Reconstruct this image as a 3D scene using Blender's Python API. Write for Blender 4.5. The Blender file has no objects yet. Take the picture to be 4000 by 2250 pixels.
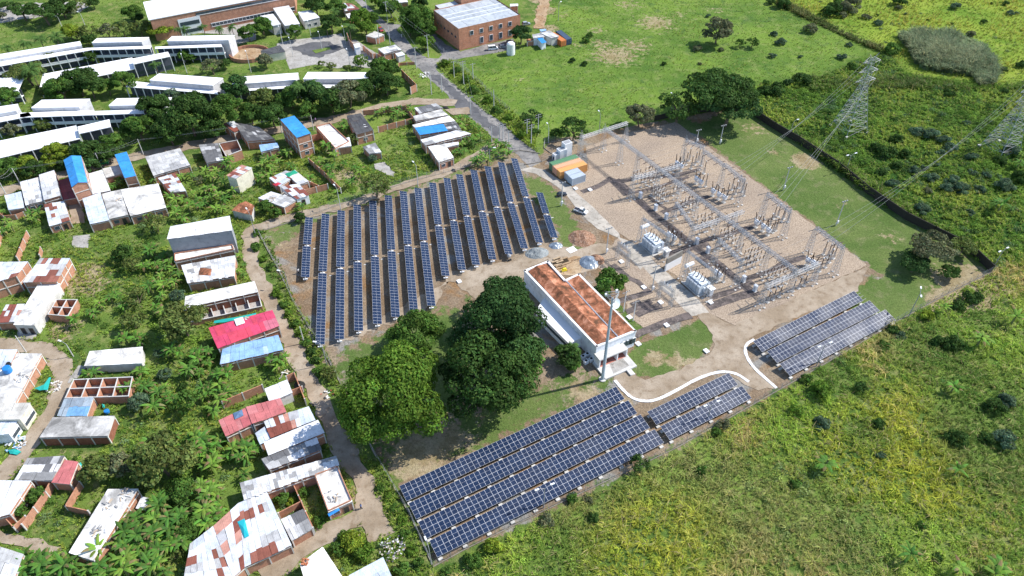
import bpy, math, random
import numpy as np
from mathutils import Vector, Matrix
from mathutils.geometry import tessellate_polygon
R=random.Random(7); NR=np.random.RandomState(11)
H=135.0; F=2880.0; P=math.atan(2625/2880); CP,SP=math.cos(P),math.sin(P)
SC=2.576
TL={'A':(0,0),'B':(1000,0),'C':(0,562),'D':(1000,562),'E':(2000,0),'F':(3000,0),'G':(2000,462),'H':(3000,562),
    'I':(0,1125),'J':(1000,1125),'K':(0,1687),'L':(1000,1687),'M':(2000,925),'N':(2400,700),'O':(2000,1487),'P':(3000,1125),'Q':(3000,1687),'R1':(2040,1000,1.638),'R2':(1500,390,2.912),'R3':(680,1780,1.743),'R4':(840,1440,2.275)}
def px(t,x,y):
    if t is None: return (x,y)
    o=TL[t]; k=o[2] if len(o)>2 else SC; return (o[0]+x/k,o[1]+y/k)
def at(x,y,z=0.0,t=None):
    """survey point -> metres: where the sight line through it meets height z"""
    x,y=px(t,x,y)
    u=(x-2000)/F; v=-(y-1125)/F
    dx,dy,dz=u,CP+v*SP,-SP+v*CP
    k=(H-z)/-dz
    return Vector((dx*k,dy*k,z))
def proj(p):
    zc=p[1]*CP-(p[2]-H)*SP; yc=p[1]*SP+(p[2]-H)*CP
    return 2000+F*p[0]/zc,1125-F*yc/zc
def ppm(y): return F*(SP+CP*(y-1125)/F)/H
def height_of(base,top):
    b=at(*base)
    lo,hi=0,80
    for _ in range(30):
        m=(lo+hi)/2
        if proj((b.x,b.y,m))[1]>top[1]: lo=m
        else: hi=m
    return lo
sc=bpy.context.scene; COL=sc.collection
# ---------------------------------------------------------------- objects
def tag(o,label=None,cat=None,group=None,kind=None):
    if label: o['label']=label
    if cat: o['category']=cat
    if group: o['group']=group
    if kind: o['kind']=kind
    return o
def thing(name,label,cat,loc=(0,0,0),rz=0,group=None):
    o=bpy.data.objects.new(name,None); COL.objects.link(o)
    o.location=loc; o.rotation_euler=(0,0,rz); o.empty_display_size=.5
    return tag(o,label,cat,group)
def copy_tree(o,parent=None,loc=None,rz=None,s=None):
    c=o.copy(); COL.objects.link(c); c.parent=parent
    if loc is not None: c.location=loc
    if rz is not None: c.rotation_euler=(0,0,rz)
    if s is not None: c.scale=(s,s,s) if not hasattr(s,'__len__') else s
    for ch in KIDS.get(o.name,[]): copy_tree(ch,c)
    return c
KIDS={}
def link(name,me,mats,parent=None):
    o=bpy.data.objects.new(name,me); COL.objects.link(o)
    for m in mats: me.materials.append(m)
    if parent is not None:
        o.parent=parent; KIDS.setdefault(parent.name,[]).append(o)
    return o
class MB:
    def __init__(s): s.v=[];s.f=[];s.mi=[];s.c=[];s.m=0;s.col=(1,1,1)
    def poly(s,pts,m=None,c=None):
        n=len(s.v); s.v+= [tuple(p) for p in pts]; s.f.append(tuple(range(n,n+len(pts))))
        s.mi.append(s.m if m is None else m); s.c.append(s.col if c is None else c)
    def box8(s,p,m=None,c=None):
        n=len(s.v); s.v+=[tuple(q) for q in p]
        for f in ((3,2,1,0),(4,5,6,7),(0,1,5,4),(1,2,6,5),(2,3,7,6),(3,0,4,7)):
            s.f.append(tuple(n+i for i in f)); s.mi.append(s.m if m is None else m); s.c.append(s.col if c is None else c)
    def box(s,cx,cy,z0,dx,dy,dz,a=0,m=None,c=None):
        ca,sa=math.cos(a),math.sin(a); q=[]
        for z in (z0,z0+dz):
            for ux,uy in ((-.5,-.5),(.5,-.5),(.5,.5),(-.5,.5)):
                x,y=ux*dx,uy*dy; q.append((cx+x*ca-y*sa,cy+x*sa+y*ca,z))
        s.box8(q,m,c)
    def bar(s,a,b,r=.04,n=4,r2=None,m=None,c=None,cap=False):
        a=Vector(a);b=Vector(b); d=b-a
        if d.length<1e-6: return
        d.normalize(); u=d.orthogonal().normalized(); w=d.cross(u); r2=r if r2 is None else r2
        k=len(s.v)
        for (p,rr) in ((a,r),(b,r2)):
            for i in range(n):
                t=2*math.pi*(i+.5)/n; s.v.append(tuple(p+u*(math.cos(t)*rr)+w*(math.sin(t)*rr)))
        for i in range(n):
            j=(i+1)%n; s.f.append((k+i,k+j,k+n+j,k+n+i)); s.mi.append(s.m if m is None else m); s.c.append(s.col if c is None else c)
        if cap:
            for q in (tuple(k+i for i in reversed(range(n))),tuple(k+n+i for i in range(n))):
                s.f.append(q); s.mi.append(s.m if m is None else m); s.c.append(s.col if c is None else c)
    def prism(s,poly,z0,z1,m=None,c=None,top=True):
        n=len(poly)
        z1s=z1 if hasattr(z1,'__len__') else [z1]*n
        for i in range(n):
            j=(i+1)%n; a,b=poly[i],poly[j]
            s.poly([(a[0],a[1],z0),(b[0],b[1],z0),(b[0],b[1],z1s[j]),(a[0],a[1],z1s[i])],m,c)
        if top: s.poly([(p[0],p[1],z1s[i]) for i,p in enumerate(poly)],m,c)
    def lathe(s,prof,n=10,cx=0,cy=0,m=None,c=None):
        k=len(s.v)
        for (r,z) in prof:
            for i in range(n):
                t=2*math.pi*i/n; s.v.append((cx+r*math.cos(t),cy+r*math.sin(t),z))
        for q in range(len(prof)-1):
            for i in range(n):
                j=(i+1)%n; s.f.append((k+q*n+i,k+q*n+j,k+(q+1)*n+j,k+(q+1)*n+i)); s.mi.append(s.m if m is None else m); s.c.append(s.col if c is None else c)
        s.f.append(tuple(k+(len(prof)-1)*n+i for i in range(n))); s.mi.append(s.m if m is None else m); s.c.append(s.col if c is None else c)
    def mesh(s,name):
        me=bpy.data.meshes.new(name); me.from_pydata(s.v,[],s.f)
        me.polygons.foreach_set('material_index',s.mi)
        ca=me.color_attributes.new('Col','FLOAT_COLOR','CORNER')
        arr=np.ones((len(me.loops),4),dtype=np.float32)
        cnt=np.array([len(f) for f in s.f]); arr[:,:3]=np.repeat(np.array(s.c,dtype=np.float32),cnt,axis=0)
        ca.data.foreach_set('color',arr.ravel()); me.update(); return me
    def build(s,name,mats,parent=None,smooth=False,local=True):
        if not isinstance(mats,(list,tuple)): mats=[mats]
        if parent is not None and local:
            L=parent.location; a=-parent.rotation_euler.z; ca,sa=math.cos(a),math.sin(a)
            s.v=[((x-L.x)*ca-(y-L.y)*sa,(x-L.x)*sa+(y-L.y)*ca,z-L.z) for x,y,z in s.v]
        me=s.mesh(name); 
        if smooth: me.shade_smooth()
        return link(name,me,mats,parent)
def fast_mesh(name,v,q,col=None):
    """v (n,3) q (m,4) col (m,3) per face"""
    me=bpy.data.meshes.new(name); n,m=len(v),len(q); k=q.shape[1]
    me.vertices.add(n); me.vertices.foreach_set('co',np.asarray(v,dtype=np.float32).ravel())
    me.loops.add(m*k); me.loops.foreach_set('vertex_index',np.asarray(q,dtype=np.int32).ravel())
    me.polygons.add(m); me.polygons.foreach_set('loop_start',np.arange(0,m*k,k,dtype=np.int32))
    try: me.polygons.foreach_set('loop_total',np.full(m,k,dtype=np.int32))
    except Exception: pass
    if col is not None:
        ca=me.color_attributes.new('Col','FLOAT_COLOR','CORNER')
        a=np.ones((m*k,4),dtype=np.float32); a[:,:3]=np.repeat(col,k,axis=0); ca.data.foreach_set('color',a.ravel())
    me.update(calc_edges=True); me.validate(); return me
# ---------------------------------------------------------------- materials
class NT:
    def __init__(s,name):
        s.mat=bpy.data.materials.new(name); s.mat.use_nodes=True; s.t=s.mat.node_tree; s.t.nodes.clear()
        s.out=s.n('ShaderNodeOutputMaterial'); s.b=s.n('ShaderNodeBsdfPrincipled'); s.l(s.b,0,s.out,0)
        s.geo=s.n('ShaderNodeNewGeometry')
    def n(s,t,**k):
        x=s.t.nodes.new(t)
        for a,b in k.items(): setattr(x,a,b)
        return x
    def l(s,a,ao,b,bi): s.t.links.new(a.outputs[ao],b.inputs[bi])
    def noise(s,scale,detail=4,rough=.55,dist=0,vec=None):
        x=s.n('ShaderNodeTexNoise'); x.inputs['Scale'].default_value=scale; x.inputs['Detail'].default_value=detail
        x.inputs['Roughness'].default_value=rough; x.inputs['Distortion'].default_value=dist
        if vec is None: s.l(s.geo,'Position',x,'Vector')
        else: s.t.links.new(vec,x.inputs['Vector'])
        return x.outputs['Fac']
    def ramp(s,fac,stops,interp='LINEAR'):
        x=s.n('ShaderNodeValToRGB'); x.color_ramp.interpolation=interp; e=x.color_ramp.elements
        while len(e)<len(stops): e.new(.5)
        for i,(p,c) in enumerate(stops):
            e[i].position=p; e[i].color=(c,c,c,1) if not hasattr(c,'__len__') else (*c,1)
        s.t.links.new(fac,x.inputs[0]); return x.outputs[0]
    def mix(s,fac,a,b,mode='MIX'):
        x=s.n('ShaderNodeMix',data_type='RGBA',blend_type=mode)
        for i,vv in ((0,fac),(6,a),(7,b)):
            if isinstance(vv,(int,float)): x.inputs[i].default_value=vv
            elif isinstance(vv,tuple): x.inputs[i].default_value=(*vv,1)
            else: s.t.links.new(vv,x.inputs[i])
        return x.outputs[2]
    def math(s,op,a,b=None,clamp=False):
        x=s.n('ShaderNodeMath',operation=op,use_clamp=clamp)
        for i,vv in ((0,a),(1,b)):
            if vv is None: continue
            if isinstance(vv,(int,float)): x.inputs[i].default_value=vv
            else: s.t.links.new(vv,x.inputs[i])
        return x.outputs[0]
    def attr(s,name,out='Color'):
        x=s.n('ShaderNodeAttribute',attribute_name=name); return x.outputs[out]
    def bump(s,h,strength=.5,dist=.1):
        x=s.n('ShaderNodeBump'); x.inputs['Strength'].default_value=strength; x.inputs['Distance'].default_value=dist
        s.t.links.new(h,x.inputs['Height']); s.l(x,0,s.b,'Normal')
    def fin(s,col,rough=.9,spec=.2,metal=0):
        if isinstance(col,tuple): s.b.inputs['Base Color'].default_value=(*col,1)
        else: s.t.links.new(col,s.b.inputs['Base Color'])
        if isinstance(rough,(int,float)): s.b.inputs['Roughness'].default_value=rough
        else: s.t.links.new(rough,s.b.inputs['Roughness'])
        s.b.inputs['Specular IOR Level'].default_value=spec; s.b.inputs['Metallic'].default_value=metal
        return s.mat
def plain(name,c,rough=.7,spec=.3,metal=0,var=.15,scale=1.5):
    t=NT(name); n=t.noise(scale,4)
    return t.fin(t.mix(n,tuple(x*(1-var) for x in c),tuple(min(1,x*(1+var)) for x in c)),rough,spec,metal)
def two(name,c1,c2,c3=None,s1=.3,s2=2.5,rough=.9,bump=.3,lo=.4,hi=.6):
    t=NT(name); a=t.ramp(t.noise(s1,6,.6),[(lo,c1),(hi,c2)])
    if c3: a=t.mix(t.ramp(t.noise(s2,5,.65),[(.52,0),(.66,1)]),a,c3)
    f=t.noise(6,3,.7); a=t.mix(.35,a,t.ramp(t.noise(1.1,6,.8),[(.36,.45),(.56,1.05)]),'MULTIPLY'); a=t.mix(t.math('MULTIPLY',f,.5),a,(0,0,0),'MULTIPLY') if False else t.mix(.35,a,t.ramp(f,[(.3,.35),(.7,1.0)]),'MULTIPLY')
    if bump: t.bump(f,bump,.15)
    return t.fin(a,rough,.1)
M={}
def mats():
    # vertex-coloured sheets, walls, leaves
    t=NT('sheet_roof'); c=t.attr('Col')
    st=t.ramp(t.noise(.55,6,.65,.6),[(.35,.62),(.6,1.0)]); c=t.mix(.75,c,st,'MULTIPLY')
    st2=t.ramp(t.noise(4,3,.7),[(.35,.75),(.6,1.0)]); c=t.mix(.6,c,st2,'MULTIPLY'); c=t.mix(t.math('MULTIPLY',t.ramp(t.noise(.9,7,.75,1.5),[(.56,0),(.7,1)]),.45),c,(.20,.12,.08))
    w=t.n('ShaderNodeTexWave',wave_type='BANDS'); w.inputs['Scale'].default_value=.8; t.l(t.geo,'Position',w,'Vector')
    t.bump(w.outputs['Fac'],.25,.03); M['sheet']=t.fin(c,.55,.35)
    t=NT('school_roof_white'); st=t.ramp(t.noise(.4,6,.65),[(.3,.9),(.6,1.0)]); M['schoolroof']=t.fin(t.mix(.5,(.88,.88,.9),st,'MULTIPLY'),.5,.3)
    t=NT('concrete_roof'); n=t.ramp(t.noise(.22,8,.68,.8),[(.36,(.24,.235,.225)),(.5,(.5,.49,.47)),(.62,(.76,.75,.73))])
    n=t.mix(.5,n,t.ramp(t.noise(2.2,5,.7),[(.3,.55),(.6,1)]),'MULTIPLY'); M['conc_roof']=t.fin(t.mix(1,n,t.attr('Col'),'MULTIPLY'),.9,.1)
    t=NT('concrete_wall'); n=t.ramp(t.noise(.5,7,.7),[(.35,(.42,.41,.39)),(.6,(.62,.61,.58))]); M['conc']=t.fin(t.mix(1,n,t.attr('Col'),'MULTIPLY'),.9,.1)
    t=NT('painted_wall'); n=t.ramp(t.noise(.6,7,.7),[(.32,.68),(.5,.95),(.6,1.0)]); M['paint']=t.fin(t.mix(1,t.attr('Col'),n,'MULTIPLY'),.8,.2)
    t=NT('brick_wall'); br=t.n('ShaderNodeTexBrick'); br.inputs['Scale'].default_value=1.6
    br.inputs['Color1'].default_value=(.42,.18,.105,1); br.inputs['Color2'].default_value=(.54,.26,.16,1); br.inputs['Mortar'].default_value=(.4,.32,.25,1)
    cx=t.n('ShaderNodeSeparateXYZ'); t.l(t.geo,'Position',cx,0); cb=t.n('ShaderNodeCombineXYZ'); t.t.links.new(t.math('ADD',cx.outputs[0],cx.outputs[1]),cb.inputs[0]); t.l(cx,2,cb,1); t.l(cb,0,br,'Vector')
    c=t.mix(.6,br.outputs['Color'],t.ramp(t.noise(.7,6,.7),[(.3,.5),(.6,1.1)]),'MULTIPLY'); M['brick']=t.fin(t.mix(1,c,t.attr('Col'),'MULTIPLY'),.9,.1)
    t=NT('clay_tiles'); c=t.ramp(t.noise(.35,8,.75,.5),[(.38,(.11,.06,.035)),(.47,(.24,.10,.055)),(.53,(.38,.15,.08)),(.62,(.62,.30,.19))])
    w=t.n('ShaderNodeTexWave'); w.inputs['Scale'].default_value=1.2; w.inputs['Distortion'].default_value=3; t.l(t.geo,'Position',w,'Vector')
    c=t.mix(.5,c,t.ramp(w.outputs['Fac'],[(0,.5),(.7,1)]),'MULTIPLY'); t.bump(w.outputs['Fac'],.4,.06); M['tile']=t.fin(c,.85,.1)
    M['steel']=plain('galvanised_steel',(.40,.40,.40),.5,.5,.1)
    M['steel_l']=plain('bright_galvanised_steel',(.50,.50,.50),.45,.5,.1); M['steel_d']=plain('weathered_steel',(.33,.34,.35),.6,.4,.2)
    M['white']=plain('white_paint',(.78,.79,.80),.5,.4,0,.06)
    M['xform']=plain('transformer_paint',(.62,.68,.74),.4,.4,0,.08)
    M['dark']=plain('dark_opening',(.025,.025,.03),.3,.5)
    M['ceramic']=plain('brown_porcelain',(.06,.032,.025),.25,.5)
    M['black']=plain('black_rubber',(.02,.02,.02),.7,.2)
    M['glassb']=plain('window_glass',(.05,.07,.09),.12,.6)
    M['wood']=plain('weathered_wood',(.22,.17,.12),.9,.1)
    M['pole']=plain('concrete_pole',(.55,.55,.54),.8,.2)
    M['green_p']=plain('green_paint',(.10,.23,.12),.6,.3)
    M['lampg']=plain('lamp_head',(.75,.78,.8),.4,.4)
    M['skin']=plain('skin',(.35,.2,.14),.6,.3)
    t=NT('panel_glass')
    c=t.mix(t.ramp(t.noise(.9,3,.6),[(.35,0),(.65,1)]),(.009,.019,.048),(.016,.031,.072)); M['pv']=t.fin(c,t.ramp(t.noise(.15,3),[(.3,.18),(.7,.36)]),.35)
    M['pvframe']=plain('aluminium_frame',(.70,.72,.76),.45,.4,.1,.04)
    # foliage: leaf colour comes with the plant
    t=NT('foliage'); c=t.mix(.6,t.attr('Col'),t.ramp(t.noise(.5,3,.6),[(.3,.7),(.7,1.25)]),'MULTIPLY')
    M['leafbase']=t.fin(c,.75,.12)
    tr=t.n('ShaderNodeBsdfTranslucent'); t.t.links.new(c,tr.inputs['Color']); ms=t.n('ShaderNodeMixShader'); ms.inputs[0].default_value=.38
    t.l(t.b,0,ms,1); t.l(tr,0,ms,2); t.l(ms,0,t.out,0)
    M['leaf']=M['leafbase']
    M['bark']=plain('bark',(.16,.125,.09),.9,.1)
    # ground sheets
    M['asphalt']=two('asphalt',(.20,.195,.19),(.34,.32,.30),(.13,.13,.13),.12,.6,.9,.2)
    M['asphalt_d']=two('wet_asphalt',(.11,.11,.115),(.15,.15,.155),None,.2,1,.6,.1)
    M['concrete']=two('concrete_road',(.40,.37,.32),(.55,.50,.43),(.30,.27,.23),.15,.7,.9,.15)
    M['dirt']=two('dirt',(.33,.26,.185),(.44,.365,.28),(.25,.19,.13),.12,.55,.95,.4)
    M['sand']=two('bare_soil',(.38,.25,.14),(.50,.38,.25),(.20,.12,.07),.2,.9,.95,.3)
    M['pad']=two('grey_slab',(.36,.34,.31),(.48,.46,.43),(.25,.24,.22),.3,1.2,.9,.1)
    M['trench']=two('trench_cover',(.085,.075,.072),(.17,.14,.13),(.24,.20,.18),.5,1.5,.9,.2)
    M['rubble']=two('crushed_stone',(.22,.25,.26),(.34,.37,.37),(.42,.44,.44),.6,3,.95,.6)
    M['redrub']=two('brick_rubble',(.20,.11,.07),(.38,.22,.14),(.50,.38,.30),1.2,3,.95,.6)
    t=NT('gravel'); c=t.ramp(t.noise(2.8,6,.85),[(.32,(.07,.056,.044)),(.46,(.28,.225,.17)),(.6,(.47,.39,.31))])
    c=t.mix(.55,c,t.ramp(t.noise(.06,5,.6),[(.35,(.75,.72,.72)),(.6,(1.1,1.04,.96))]),'MULTIPLY'); t.bump(t.noise(3.5,3,.8),.5,.1); M['gravel']=t.fin(c,.95,.1)
mats()
# ---------------------------------------------------------------- ground
def W(t,pts,z=0): return [at(x,y,z,t).xy for x,y in pts]
def sdist(pts,poly):
    """signed distance (inside positive)"""
    X=pts[:,0];Y=pts[:,1]; d=np.full(len(pts),1e9); ins=np.zeros(len(pts),bool); n=len(poly)
    for i in range(n):
        ax,ay=poly[i]; bx,by=poly[(i+1)%n]; ex,ey=bx-ax,by-ay
        t=np.clip(((X-ax)*ex+(Y-ay)*ey)/(ex*ex+ey*ey+1e-9),0,1)
        d=np.minimum(d,np.hypot(X-ax-t*ex,Y-ay-t*ey))
        c=((ay>Y)!=(by>Y))&(X<(bx-ax)*(Y-ay)/(by-ay+1e-12)+ax); ins^=c
    return np.where(ins,d,-d)
COMP=W(None,[(1008,905),(1180,858),(1420,770),(1700,680),(2030,588),(2110,610),(2150,545),(2330,520),(2560,475),(2850,425),(2960,450),(3200,620),(3450,800),(3880,1062),(3500,1262),(3050,1528),(2640,1765),(2190,1990),(1692,2212),(1460,1770),(1330,1500),(1250,1400),(1145,1190)])
YARD=W(None,[(2290,575),(2420,525),(2600,488),(2640,475),(2700,525),(2960,715),(3130,845),(3388,1036),(3150,1145),(2870,1272),(2800,1240),(2757,1224),(2726,1173),(2650,1085),(2555,1022),(2466,945),(2400,900),(2256,770),(2233,740),(2300,660)])
YARD2=W(None,[(2415,930),(2699,1237),(2522,1288),(2446,1225),(2446,1120),(2334,1045),(2342,1006)])
PAST=W(None,[(1700,235),(1850,330),(2060,540),(2330,505),(2560,462),(2850,412),(2980,330),(3200,300),(3450,205),(3300,120),(2970,-10),(2550,-60),(2100,-60),(2120,100),(2060,165),(1830,235)])
YELL=W(None,[(2970,-10),(3300,120),(3460,205),(3560,300),(3900,330),(4300,300),(4300,-200),(2900,-200)])
SCRUB=W(None,[(2850,412),(2980,330),(3200,300),(3450,205),(3560,300),(3900,330),(4400,320),(4600,1000),(3900,1050),(3450,800),(2960,450)])
FIELD=W(None,[(1692,2240),(2190,2000),(2640,1775),(3050,1535),(3500,1268),(3900,1050),(4600,900),(5000,2600),(1600,2600)])
def build_ground():
    xs=np.concatenate([[-3000,-1500,-700,-400],np.arange(-330,351,1.4),[420,700,1500,3000]])
    ys=np.concatenate([[-3000,-1000,-200,0],np.arange(40,425,1.4),[500,800,1600,3200]])
    X,Y=np.meshgrid(xs,ys); pts=np.stack([X.ravel(),Y.ravel()],1); n=len(pts)
    z=np.full(n,0.0)
    nx=len(xs); i=np.arange(nx-1)[None,:]+np.arange(len(ys)-1)[:,None]*nx; q=np.stack([i,i+1,i+nx+1,i+nx],-1).reshape(-1,4)
    me=fast_mesh('ground',np.c_[pts,z],q)
    def soft(poly,w): return np.clip(.5+sdist(pts,poly)/(2*w),0,1)
    W1=np.zeros((n,4),np.float32);W2=np.zeros((n,4),np.float32);W1[:,3]=1;W2[:,3]=1
    comp=soft(COMP,1.0)
    W1[:,0]=comp
    def sub(poly,w,k=1,ch=0,a=W1,val=0): 
        m=soft(poly,w)*k; a[:,ch]=a[:,ch]*(1-m)+val*m
    # grass inside the compound
    for t,pts_,w,k in (
        (None,[(2700,500),(2850,420),(2960,450),(3450,800),(3860,1060),(3600,1200),(3500,1262),(3330,1210),(3290,1150),(3440,1075),(3130,845),(2960,715)],2.5,1),
        (None,[(2560,440),(2640,430),(2760,520),(2690,520),(2600,480)],3,1),
        (None,[(1290,1400),(1500,1290),(1690,1200),(1790,1200),(1840,1160),(1770,1600),(1500,1700),(1400,1600)],5,.85),
        (None,[(1480,1740),(1700,1680),(1900,1560),(2160,1480),(2200,1430),(2420,1480),(2400,1520),(2160,1640),(1560,1900),(1600,2000),(1540,1900)],6,.8),
        (None,[(2490,1350),(2760,1240),(2790,1330),(2740,1400),(2560,1480),(2470,1455),(2420,1400)],1.2,1),
        (None,[(2380,1180),(2440,1200),(2535,1300),(2500,1320),(2440,1240)],1,1),
        (None,[(2030,690),(2110,690),(2170,740),(2250,860),(2320,960),(2310,1000),(2200,940),(2130,830),(2060,740)],3,.9),
        (None,[(2170,960),(2240,910),(2240,990),(2210,1010)],3,.8),
        (None,[(2330,990),(2400,960),(2415,985),(2360,1010),(2250,1010)],2,.9),
        (None,[(1008,905),(1180,858),(1180,900),(1060,1000),(1045,970)],3,.75),
        (None,[(1180,858),(1420,770),(1700,680),(2030,588),(2030,610),(1700,720),(1420,810),(1190,890)],2.5,.6),
        (None,[(1480,900),(1540,890),(1620,1180),(1540,1230)],3,.25),
        (None,[(1690,2212),(1600,2000),(1620,2010),(1760,2180),(2590,1740),(3100,1480),(3520,1255),(3520,1270),(2640,1770)],2,.55)):
        sub(W(t,pts_),w,k)
    sub(YARD,1,1,0,W1,1)
    W1[:,1]=soft(SCRUB,5); W1[:,2]=soft(YELL,7); W2[:,1]=soft(PAST,4)
    W2[:,0]=comp
    # worn, dry patches
    for c,r,k in (((2400,215),16,.9),((2560,90),16,.8),((2480,180),14,.7),((2350,170),9,.7),((2250,180),8,.5),((2450,20),15,.6),((2800,40),12,.5),((2200,60),7,.6),((2900,330),6,.4),((2330,120),9,.6),((2650,60),14,.5),((2040,310),6,.5),((2130,40),7,1.4),((2145,110),6,1.2),((2110,0),7,1.3),
                  ((3150,630),7,1.3),((3800,1120),13,1.5),((3700,1180),8,1.3),((3030,600),5,.7),((3290,800),6,.5),((3480,930),6,.6),((2950,500),10,.6),
                  ((1640,1780),10,1.2),((1750,1720),9,.9),((2300,1560),8,.9),((2440,1560),6,.8),((2250,1520),6,.8),((320,1080),9,1.2),((340,1110),8,1.2),((1680,640),8,.6),((1340,680),8,.9),((1400,700),7,.8),((250,1290),6,1.1),((600,1080),4,.4),((1480,1080),6,.3),((1120,960),7,.6),((2560,1400),5,1.0),((2640,1410),4,1.0),((2700,1415),3,1.0),((2080,640),4,1),((1560,600),4,.6),
                  ((100,1620),6,.8),((220,1780),8,.5),((260,1830),6,.7),((1130,2120),9,.8),((1400,2080),6,.7),((1380,1950),8,.8),((1340,1800),6,.7),((620,1500),4,.4),((270,820),4,1.3),((310,850),4,1.2)):
        p=at(*c).xy; d=np.hypot(pts[:,0]-p[0],pts[:,1]-p[1]); W2[:,2]=np.maximum(W2[:,2],np.clip(1.15-d/r,0,1)*k)
    for nm,a in (('W1',W1),('W2',W2)):
        ca=me.color_attributes.new(nm,'FLOAT_COLOR','POINT'); ca.data.foreach_set('color',a.ravel())
    t=NT('ground_cover')
    s1=t.n('ShaderNodeSeparateColor'); t.t.links.new(t.attr('W1'),s1.inputs[0]); s2=t.n('ShaderNodeSeparateColor'); t.t.links.new(t.attr('W2'),s2.inputs[0])
    nb=t.noise(.035,6,.62,.4); nm_=t.noise(.25,5,.65); nf=t.noise(1.6,5,.75); nff=t.noise(4.5,3,.8)
    weeds=t.mix(t.ramp(nb,[(.38,0),(.6,1)]),(.075,.14,.03),(.17,.25,.05)); weeds=t.mix(t.ramp(nm_,[(.5,0),(.68,1)]),weeds,(.26,.27,.10))
    past=t.mix(t.ramp(nb,[(.36,0),(.6,1)]),(.085,.165,.03),(.17,.265,.045)); past=t.mix(t.ramp(nm_,[(.5,0),(.72,.8)]),past,(.25,.29,.10)); past=t.mix(t.ramp(t.noise(.09,6,.7,2.5),[(.54,0),(.66,.7)]),past,(.065,.125,.04))
    yel=t.mix(t.ramp(nb,[(.36,0),(.58,1)]),(.14,.24,.03),(.25,.33,.045)); yel=t.mix(t.ramp(nm_,[(.52,0),(.72,.8)]),yel,(.32,.36,.08))
    lush=t.mix(t.ramp(nb,[(.4,0),(.62,1)]),(.035,.095,.018),(.10,.17,.022)); lush=t.mix(t.ramp(nm_,[(.35,.7),(.5,0)]),lush,(.018,.045,.012))
    mown=t.mix(t.ramp(nb,[(.4,0),(.6,1)]),(.085,.145,.035),(.15,.20,.06)); mown=t.mix(t.ramp(nm_,[(.52,0),(.72,.7)]),mown,(.24,.235,.12))
    c=t.mix(s1.outputs[2],weeds,yel); c=t.mix(s2.outputs[1],c,past); c=t.mix(s1.outputs[1],c,lush); c=t.mix(s2.outputs[0],c,mown)
    # dirt breaks up against grass along a noisy edge
    dirt=t.mix(t.ramp(t.noise(.05,6,.65,.8),[(.4,0),(.6,1)]),(.235,.165,.105),(.33,.26,.185)); dirt=t.mix(t.ramp(t.noise(.09,4,.6,.5),[(.56,0),(.66,.8)]),dirt,(.30,.17,.075))
    dirt=t.mix(t.ramp(t.noise(.07,5,.6,1.2,),[(.36,.8),(.44,0)]),dirt,(.30,.30,.285)); dirt=t.mix(.5,dirt,t.ramp(nf,[(.3,.7),(.7,1.1)]),'MULTIPLY')
    e=t.math('ADD',s1.outputs[0],t.math('MULTIPLY',t.math('SUBTRACT',t.noise(.35,6,.7),.5),2.0)); c=t.mix(t.ramp(e,[(.42,0),(.58,1)]),c,dirt)
    dry=t.mix(t.ramp(nm_,[(.4,0),(.6,1)]),(.30,.22,.125),(.42,.34,.22))
    e=t.math('ADD',s2.outputs[2],t.math('MULTIPLY',t.math('SUBTRACT',t.noise(.5,6,.75),.5),2.2)); c=t.mix(t.ramp(e,[(.5,0),(.72,.85)]),c,dry)
    c=t.mix(.6,c,t.ramp(nf,[(.32,.45),(.62,1.15)]),'MULTIPLY'); c=t.mix(.5,c,t.ramp(nff,[(.35,.5),(.6,1.15)]),'MULTIPLY')
    t.bump(nf,.7,.5); m=t.fin(c,.95,.05)
    o=link('ground',me,[m]); tag(o,'grass and bare earth ground under the whole place','ground',kind='structure')
build_ground()
EXCL=[]
def rough(poly,step=1.5,amp=.25):
    out=[];n=len(poly)
    for i in range(n):
        a=Vector(poly[i]).to_2d();b=Vector(poly[(i+1)%n]).to_2d(); L=(b-a).length; k=max(1,int(L/step)); d=(b-a)/max(L,1e-6); nn=Vector((-d.y,d.x))
        for j in range(k):
            p=a+(b-a)*(j/k); out.append(p+nn*R.uniform(-amp,amp))
    return out
ZL=[0.02]
def sheet(name,poly,mat,z=None,amp=.25,step=1.5,excl=True,label=None,cat=None,kind='structure'):
    if z is None: ZL[0]+=.004; z=ZL[0]
    pts=rough(poly,step,amp) if amp else [Vector(p).to_2d() for p in poly]
    tris=tessellate_polygon([[Vector((p.x,p.y,0)) for p in pts]])
    me=bpy.data.meshes.new(name); v=[(p.x,p.y,z) for p in pts]
    f=[]
    for t3 in tris:
        a,b,c=[pts[i] for i in t3]
        f.append(t3 if (b-a).cross(c-a)>0 else (t3[0],t3[2],t3[1]))
    me.from_pydata(v,[],f); o=link(name,me,[mat]); tag(o,label,cat,kind=kind)
    if excl: EXCL.append([tuple(p) for p in poly])
    return o
def ribbon(name,line,w,mat,amp=.5,z=None,**k):
    """line of world xy, w width or list"""
    L=[];Rr=[];n=len(line)
    for i,p in enumerate(line):
        a=line[max(0,i-1)];b=line[min(n-1,i+1)]; d=(Vector(b)-Vector(a)).normalized(); nn=Vector((-d.y,d.x)); ww=(w[i] if hasattr(w,'__len__') else w)/2
        L.append(Vector(p)+nn*ww); Rr.append(Vector(p)-nn*ww)
    return sheet(name,L+Rr[::-1],mat,z,amp,2.0,**k)
def smooth(line,it=2):
    for _ in range(it):
        o=[line[0]]
        for a,b in zip(line[:-1],line[1:]):
            a=Vector(a);b=Vector(b); o+= [a*.75+b*.25,a*.25+b*.75]
        line=o+[line[-1]]
    return line
K_=dict(label='pale worn asphalt road running past the pasture to the compound gate',cat='road')
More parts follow.
